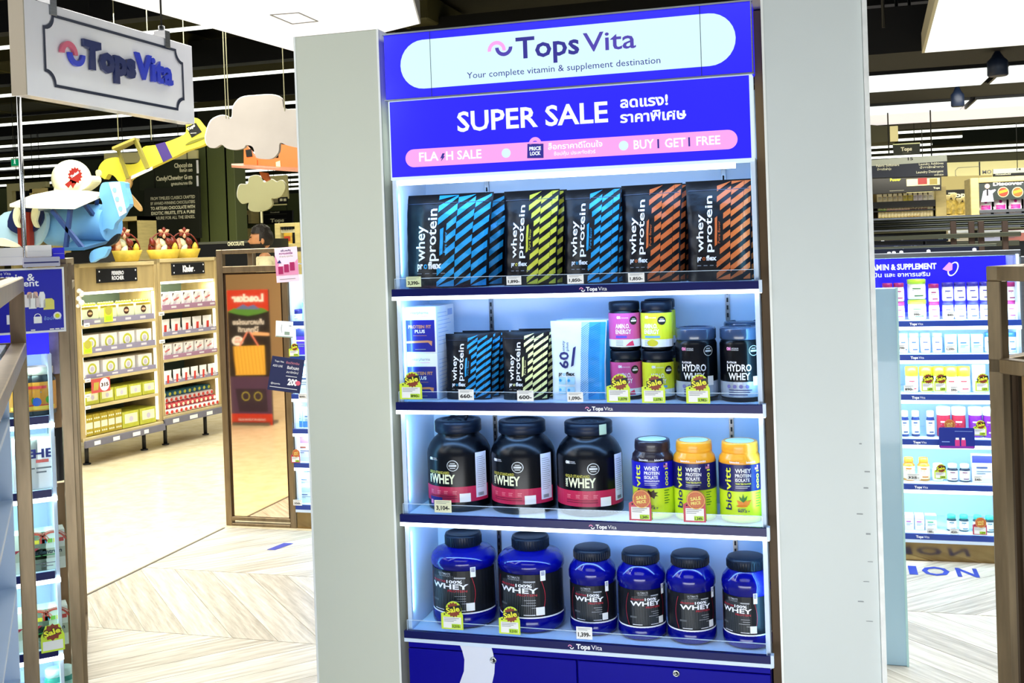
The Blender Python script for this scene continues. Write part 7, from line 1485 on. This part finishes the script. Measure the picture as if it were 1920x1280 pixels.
for i in range(n): k0 = z0 + (z1 - z0) * i / n; MB().box(a.x, c.x, 7.8 + .03 * i, 8.2, k0, z0 + (z1 - z0) * (i + 1) / n - .004, (M('olive_steel', '#7a7a66'), STEEL)[i % 2]).build('steel_band', t, .006)
MB().box(a.x, c.x, 8.15, 8.3, 0, z1 + .01, STEEL).build('rear_panel', t); MB().box(a.x, c.x, 8.0, 8.14, 0, z0, NIGHT).build('body_panel', t)
for i, (px, cc, lb) in enumerate(((1800, '#d8c8a8', 'cream'), (1860, '#d0cce0', 'lilac'), (1898, '#c87a6a', 'coral'))):
    a = PY(px, 452, 7.4); o = put('sh' + cc, pack, (a.x, 7.4, a.z), 0, '%s carton seen between the steel rails' % lb, 'cartons between the steel rails', w_=.14, h=.07, d=.1, body=cc, band='#f2f0ea'); 
for k in range(3): a = PY(1775 + k * 16, 452, 6.6); tt = thing('glass_bowl', 'small pale blue glass piece standing on the steel rail', 'bowl', (a.x, 6.93, PY(1775, 448, 6.93).z + .0), 0, 'glass pieces on the steel rail'); MB().lathe([(.012, 0), (.014, .002), (.022, .016), (.026, .022), (.024, .022), (.018, .012)], M('pale_blue_glass', '#bfe6f2', .1, trans=.4), 12, cap=False).build('bowl_glass', tt); MB().lathe([(.014, 0), (.014, .002)], M('pale_blue_glass', '#bfe6f2'), 12).build('bowl_foot', tt)
t = None
# far market right
b = board('aisle_sign', 'navy aisle sign headed 15 with laundry lettering', 'sign', [(1560, 305), (1775, 290), (1777, 329), (1562, 336)], 13.5, .05, M('navy_sign', '#1c2232', .5))
mb = MB(); 
f = FM((0, 0, 0), off=.003)
def line(b, s, x0, y0, x1, cap, m, bold=0): wtext(mb, b, s, x0, y0, x1, cap, m, bold)
q = pl([(1560, 305), (1775, 290), (1776, 302), (1561, 316)], 13.5); mb.poly(f, [(x - b[1], z - b[2]) for x, z in q][::-1], M('silver_grey_bar', '#a9ada0', .4))
wtext(mb, b, '15', 1702, 300.5, 1712, 6, INKB, .03); wtext(mb, b, 'Laundry Additives', 1723, 310, 1769, 4.5, CRM); wtext(mb, b, 'น้ำยาซักผ้าขาว', 1725, 316, 1769, 4, CRM); wtext(mb, b, 'Laundry Detergent', 1718, 325, 1769, 4.5, CRM); wtext(mb, b, 'ผงซักฟอก', 1752, 329.5, 1769, 3.5, CRM); wtext(mb, b, 'Fabric Softeners', 1643, 313, 1686, 4.5, CRM); wtext(mb, b, 'น้ำยาปรับผ้านุ่ม', 1645, 319.5, 1671, 4, CRM)
mb.build('lettering', b[0])
for px in (1667, 1747): a = PY(px, 292, 13.5); MB().tube([(a.x - b[1], .02, a.z - b[2]), (a.x - b[1], .02, 4.78 - b[2])], .008, NIGHT, 5).build('hanging_rod', b[0])
b = board('hanging_sign', 'dark green hanging sign with cream Tops lettering', 'sign', [(1674, 272), (1725, 269), (1725, 288), (1676, 291)], 15.2, .05, M('dark_green_sign', '#1f2613'), hang=True); mb = MB(); wtext(mb, b, 'Tops', 1689, 283, 1710, 7, CRM, .05); wrect(mb, b, 1692, 286, 1708, 287, CRM); wrect(mb, b, 1674, 267, 1725, 272, M('lime_cream_edge', '#e6eeb4', .4)); mb.build('lettering', b[0])
t = thing('ceiling_speaker_box', 'olive angular box hanging under the ceiling beside the right column', 'ceiling fitting', PY(1655, 252, 15.0)); MB().add([(-.3, 0, -.12), (.17, 0, -.10), (.10, 0, .1), (-.3, 0, .16), (-.3, .5, -.12), (.17, .5, -.10), (.10, .5, .1), (-.3, .5, .16)], [(0, 1, 2, 3), (7, 6, 5, 4), (0, 4, 5, 1), (1, 5, 6, 2), (2, 6, 7, 3), (3, 7, 4, 0)], OLIVE).build('box_body', t, .01); MB().box(.09, .19, -.01, .02, -.10, .10, CREAMW).build('pale_end', t)
wallblock(1560, 2300, 290, 303, 21.8, .3, OLIVE, 'wall_band', z0=1)
b = board('cream_fascia', 'long cream fascia with an outlined panel and the letters MO', 'sign', [(1770, 305), (2200, 290), (2205, 333), (1780, 339)], 21.6, .1, CREAMW)
mb = MB(); wrect(mb, b, 1836, 303, 1837.6, 334, NIGHT); wtext(mb, b, 'MO', 1842, 326, 1859, 7, INKG, .02)
q = [(1791, 319), (1796, 314), (1836, 311.5), (1836, 312.3), (1796.5, 315), (1792, 319.5), (1792, 328), (1797, 333), (1836, 332), (1836, 333), (1796, 334), (1791, 329)]; mb.poly(FM((0, 0, 0), off=.006), [(x - b[1], z - b[2]) for x, z in pl(q, 21.6)][::-1], M('fine_grey_line', '#8f8c78', .5)); mb.build('lettering', b[0])
b = board('aisle_sign', 'black aisle sign headed 14 at the right edge', 'sign', [(1862, 317), (2100, 306), (2100, 325), (1862, 331)], 19.5, .05, NIGHT, hang=True); mb = MB(); q = pl([(1862, 317), (2100, 306), (2100, 314), (1862, 326)], 19.5); mb.poly(f, [(x - b[1], z - b[2]) for x, z in q][::-1], M('silver_grey_bar', '#a9ada0')); wtext(mb, b, '14', 1906, 319.5, 1914, 4.5, INKB, .03); wtext(mb, b, 'Household', 1867, 328.5, 1895, 2.5, CRM); mb.build('lettering', b[0])
b = board('tan_wall_panel', 'tan panel under the cream fascia', 'panel', [(1760, 331), (1860, 328), (1860, 356), (1762, 358)], 21.0, .1, M('tan_panel', '#9c8f5a', .5)); MB().box(-1, .8, -.02, 0, -.04, .02, CREAMW).build('pale_ledge', b[0])
b = board('black_sign_board', 'black board with large cream Tops letters above golden bags', 'sign', [(1750, 357), (1826, 354), (1832, 622), (1756, 622)], 18.2, .1, NIGHT); mb = MB(); wtext(mb, b, 'Tops', 1778, 370, 1819, 9, CRM, .04); mb.build('lettering', b[0])
b = board('promo_board', 'dark promo board with red and gold squares over the far left market shelf', 'sign', [(1600, 336), (1765, 331), (1765, 357), (1600, 366)], 15.8, .06, NIGHT, hang=True)
mb = MB(); wrect(mb, b, 1700, 333, 1762, 349, CREAMW); wrect(mb, b, 1721, 333, 1738, 346, M('deep_red_square', '#8c1f1f', .5), .006); wrect(mb, b, 1743, 334, 1757, 346, M('olive_gold_square', '#8a7c3a', .5), .006); wtext(mb, b, 'Power', 1669, 339.5, 1689, 5, YELL, .04); wtext(mb, b, 'Tops', 1750, 354, 1762, 3.5, CRM, .03); wrect(mb, b, 1668, 356.5, 1695, 358, CRM); mb.build('print', b[0])
# far shelf with small bottles
Yf = 16.2
t = thing('market_shelf', 'far wooden market shelf with rows of small bottles beside the right column', 'shelf unit', (0, 0, 0)); xa, xb = PY(1600, 380, Yf).x, PY(1757, 380, Yf).x
ztop = PY(1700, 360, Yf).z; MB().box(xa, xb, Yf + .36, Yf + .4, 0, ztop, M('amber_back_panel', '#5a4a1c', .6)).build('back_panel', t); MB().box(xb - .02, xb + .12, Yf - .02, Yf + .4, 0, ztop + .06, PALEW).build('side_board', t, .005)
fz = [PY(1700, 376.5, Yf).z, PY(1700, 393, Yf).z, PY(1700, 407, Yf).z]
for z in fz: MB().box(xa, xb, Yf, Yf + .36, z - .09 if z == fz[0] else z - .02, z, NIGHT).build('shelf_board', t)
for z, y0, n, kinds in ((fz[0], 366, 11, ('#e8dcb0', '#e6d7a8', '#d9c63a', '#e2d8d8', '#f0ead0')), (fz[1], 382, 19, ('#8fc83a', '#e6a08a', '#e8b4a4', '#dca890', '#5a1f1a', '#6a241c', '#e6d8a8')), (fz[2], 398, 17, ('#e6d27a', '#e0c878', '#d8b45a', '#e8dca0'))):
    for i in range(n):
        px = 1646 + (1750 - 1646) * (i + .5) / n; p = PY(px, 390, Yf + .05); kk = kinds[min(len(kinds) - 1, int(i * len(kinds) / n))]; hh = .13 if n == 11 else .14
        if n == 11: put('fb' + kk, pack, (p.x, Yf + .05, z), 0, 'small pale packet on the top row of the far market shelf', 'far shelf packets', w_=.085, h=.11, d=.06, body=kk, band='#f2ecd2')
        else: put('fj' + kk, bottle, (p.x, Yf + .08, z), 0, 'small bottle on the %s row of the far market shelf' % ('middle' if n == 19 else 'lower'), 'far shelf bottles, ' + ('middle' if n == 19 else 'lower') + ' row', r=.022, h=.13, body=kk, lid='#f0ead2', lab='#efe2b8', neck=.6, lidh=.18, mark=kk)
# golden gift bags under the Tops letters
for k in range(6):
    p = PY(1768 + k * 10.5, 404 - (k % 2) * 3, 17.6); tt = thing('gift_bag', 'golden wrapped gift bag below the large Tops letters', 'gift bag', (p.x, 17.6, p.z), .2 * (k % 3 - 1), 'golden gift bags'); hh = .24 + .05 * (k % 3)
    pouch_mesh(.13, hh * .72, .08, M('gold_wrap', '#cdb45a', .35, vary=.5, scale=18), 0, k, 8, 8).build('bag', tt); MB().lathe([(.012, hh * .68), (.02, hh * .74), (.05, hh * .9), (.045, hh)], M('cream_tissue', '#ece0a8', .5, vary=.2, scale=20), 10, cap=False).build('tissue_top', tt)
a = PY(1762, 410, 17.5); c = PY(1822, 406, 17.5); MB().box(a.x, c.x, 17.45, 17.9, 0, a.z + .05, M('tan_table', '#a8924e', .5)).build('gift_table', None, .01, label='tan table carrying golden gift bags beyond the steel rails', category='table')
# framed display with tissue packs
Yd = 12.4; t = thing('market_display', 'pale wood framed display with purple and white tissue packs', 'shelf unit', (0, 0, 0)); xa = PY(1820, 380, Yd).x; k = .085; zt = PY(1835, 333, Yd).z; xb = xa + 2.2
MB().box(xa, xa + k, Yd, Yd + .5, 0, zt, PALEW).build('side_board', t, .006); MB().box(xb - k, xb, Yd, Yd + .5, 0, zt, PALEW).build('side_board', t, .006); MB().box(xa + k, xb - k, Yd, Yd + .5, zt - .055, zt, PALEW).build('top_board', t, .006)
zb = PY(1860, 374, Yd).z; hb = MB().box(xa + k, xb - k, Yd + .02, Yd + .06, zb - .005, zt - .055, M('slate_green_board', '#26302e', .5)).build('header_board', t)
mb = MB(); f = FM((0, Yd + .02, 0)); f2 = FM((0, Yd + .02, 0), off=.003)
def D(px, py): p = PY(px, py, Yd + .02); return p.x, p.z
x, z = D(1862, 348); mb.text(f, 'Discover great', x, z, .035, LWHITE, w=.48, bold=.04)
for px, cc in ((1881, '#c8402a'), (1908, '#c8602a')): x, z = D(px, 360); mb.disc(f, x, z, .055, CREAMW, 16); mb.disc(f2, x, z, .048, col(cc), 16); mb.poly(FM((0, Yd + .02, 0), off=.005), [(x - .04, z - .015), (x + .04, z + .005), (x + .04, z + .03), (x - .04, z + .010)], YELL)
x, z = D(1851, 349); mb.disc(f2, x, z, .026, col('#e8bca4'), 14); mb.poly(f, [(x - .065, z - .165), (x + .06, z - .165), (x + .05, z - .08), (x + .085, z - .045), (x + .075, z - .035), (x + .03, z - .045), (x, z - .03), (x - .04, z - .05)], col('#cfcbe6')); mb.rect(f2, x - .008, z - .1, x + .008, z - .03, INKB); mb.build('print', hb)
zs2 = PY(1860, 393, Yd).z; MB().box(xa + k, xb - k, Yd, Yd + .45, zs2 - .03, zs2, STEEL).build('shelf_board', t); MB().box(xa + k, xb - k, Yd + .46, Yd + .5, 0, zb, NIGHT).build('back_board', t); zs3 = PY(1860, 411, Yd).z; MB().box(xa + k, xb - k, Yd, Yd + .45, zs3 - .03, zs3, STEEL).build('shelf_board', t)
def tissue(c='#c0288c'):
    tt = thing('tissue_pack', '', 'tissue pack'); pouch_mesh(.13, .135, .1, M('white_tissue_wrap', '#f0e6f0', .4, vary=.05), 0, 1, 10, 10).build('wrapper', tt); mb = MB(); mp = pouch_map(.13, .135, .1, .002, 0, 1); mb.rect(mp, -.05, .004, .05, .05, col(c), .02, .02); mb.disc(mp, 0, .085, .016, col(c), 10); mb.build('print', tt); return tt
for i in range(8): put('tis', tissue, (xa + .16 + i * .145, Yd + .12, zs2), 0, 'white and magenta tissue pack on the upper shelf of the framed display', 'magenta tissue packs')
for i in range(8): put('tis' + 'w' if i < 2 else 'tisb', tissue, (xa + .15 + i * .15, Yd + .12, zs3), 0, 'white crumpled pack on the lower shelf of the framed display' if i < 2 else 'navy and white pack on the lower shelf of the framed display', 'lower tissue packs', c='#d8d6e0' if i < 2 else '#1c2f8c')
area('far_goods_fill', (PY(1700, 380, 15.2).x, 15.2, 2.5), 1.2, .2, 14, (1, .93, .75), direction=(0, 1, -.5))  # added fill for the dark far shelf, no lamp hangs there
a = PY(1790, 453, 7.35); c = PY(1912, 453, 7.35); MB().box(a.x, c.x, 7.35, 7.52, a.z - .035, a.z - .003, MATS['olive_steel']).build('carton_ledge', None, .002, label='olive steel ledge carrying cartons between the steel rails', category='ledge')
for o in [o for o in bpy.data.objects if o.name.startswith('dark_fascia')]:
    for x in (-.3, .3): MB().tube([(x, .04, .01), (x, .04, -o.location.z)], .012, NIGHT, 6).build('leg', o)
area('far_goods_fill', (xa + .8, Yd - .5, zt + .3), 1.4, .3, 12, (1, .97, .95), direction=(0, .7, -1))  # another added fill, for the tissue display
# ------------------------------------------------------------------ labels of things in a row say their place in it
ORD = ['first', 'second', 'third', 'fourth', 'fifth', 'sixth', 'seventh', 'eighth', 'ninth', 'tenth', 'eleventh', 'twelfth', 'thirteenth', 'fourteenth', 'fifteenth', 'sixteenth', 'seventeenth', 'eighteenth', 'nineteenth', 'twentieth']
bylab = {}
for o in bpy.data.objects:
    if o.parent is None and o.get('label'): bylab.setdefault(o['label'], []).append(o)
for lb, os_ in bylab.items():
    if len(os_) < 2: continue
    def sx(o): v = o.location - EYE; return v.dot(rt) / v.dot(fwd)
    os_.sort(key=sx); n = len(os_); wd = lb.split()
    for i, o in enumerate(os_):
        q = ('left one of the pair' if i == 0 else 'right one of the pair') if n == 2 else ('leftmost in its row' if i == 0 else 'rightmost in its row' if i == n - 1 else ORD[i] + ' from the left' if i < 20 else None)
        if q is None: continue
        k = 16 - len(q.split()); w_ = wd[:k]
        while w_[-1].strip(',') in ('of', 'the', 'on', 'in', 'with', 'at', 'and', 'a', 'its', 'from', 'to', 'over', 'by', 'under'): w_ = w_[:-1]
        o['label'] = ' '.join(w_).rstrip(',') + ', ' + q
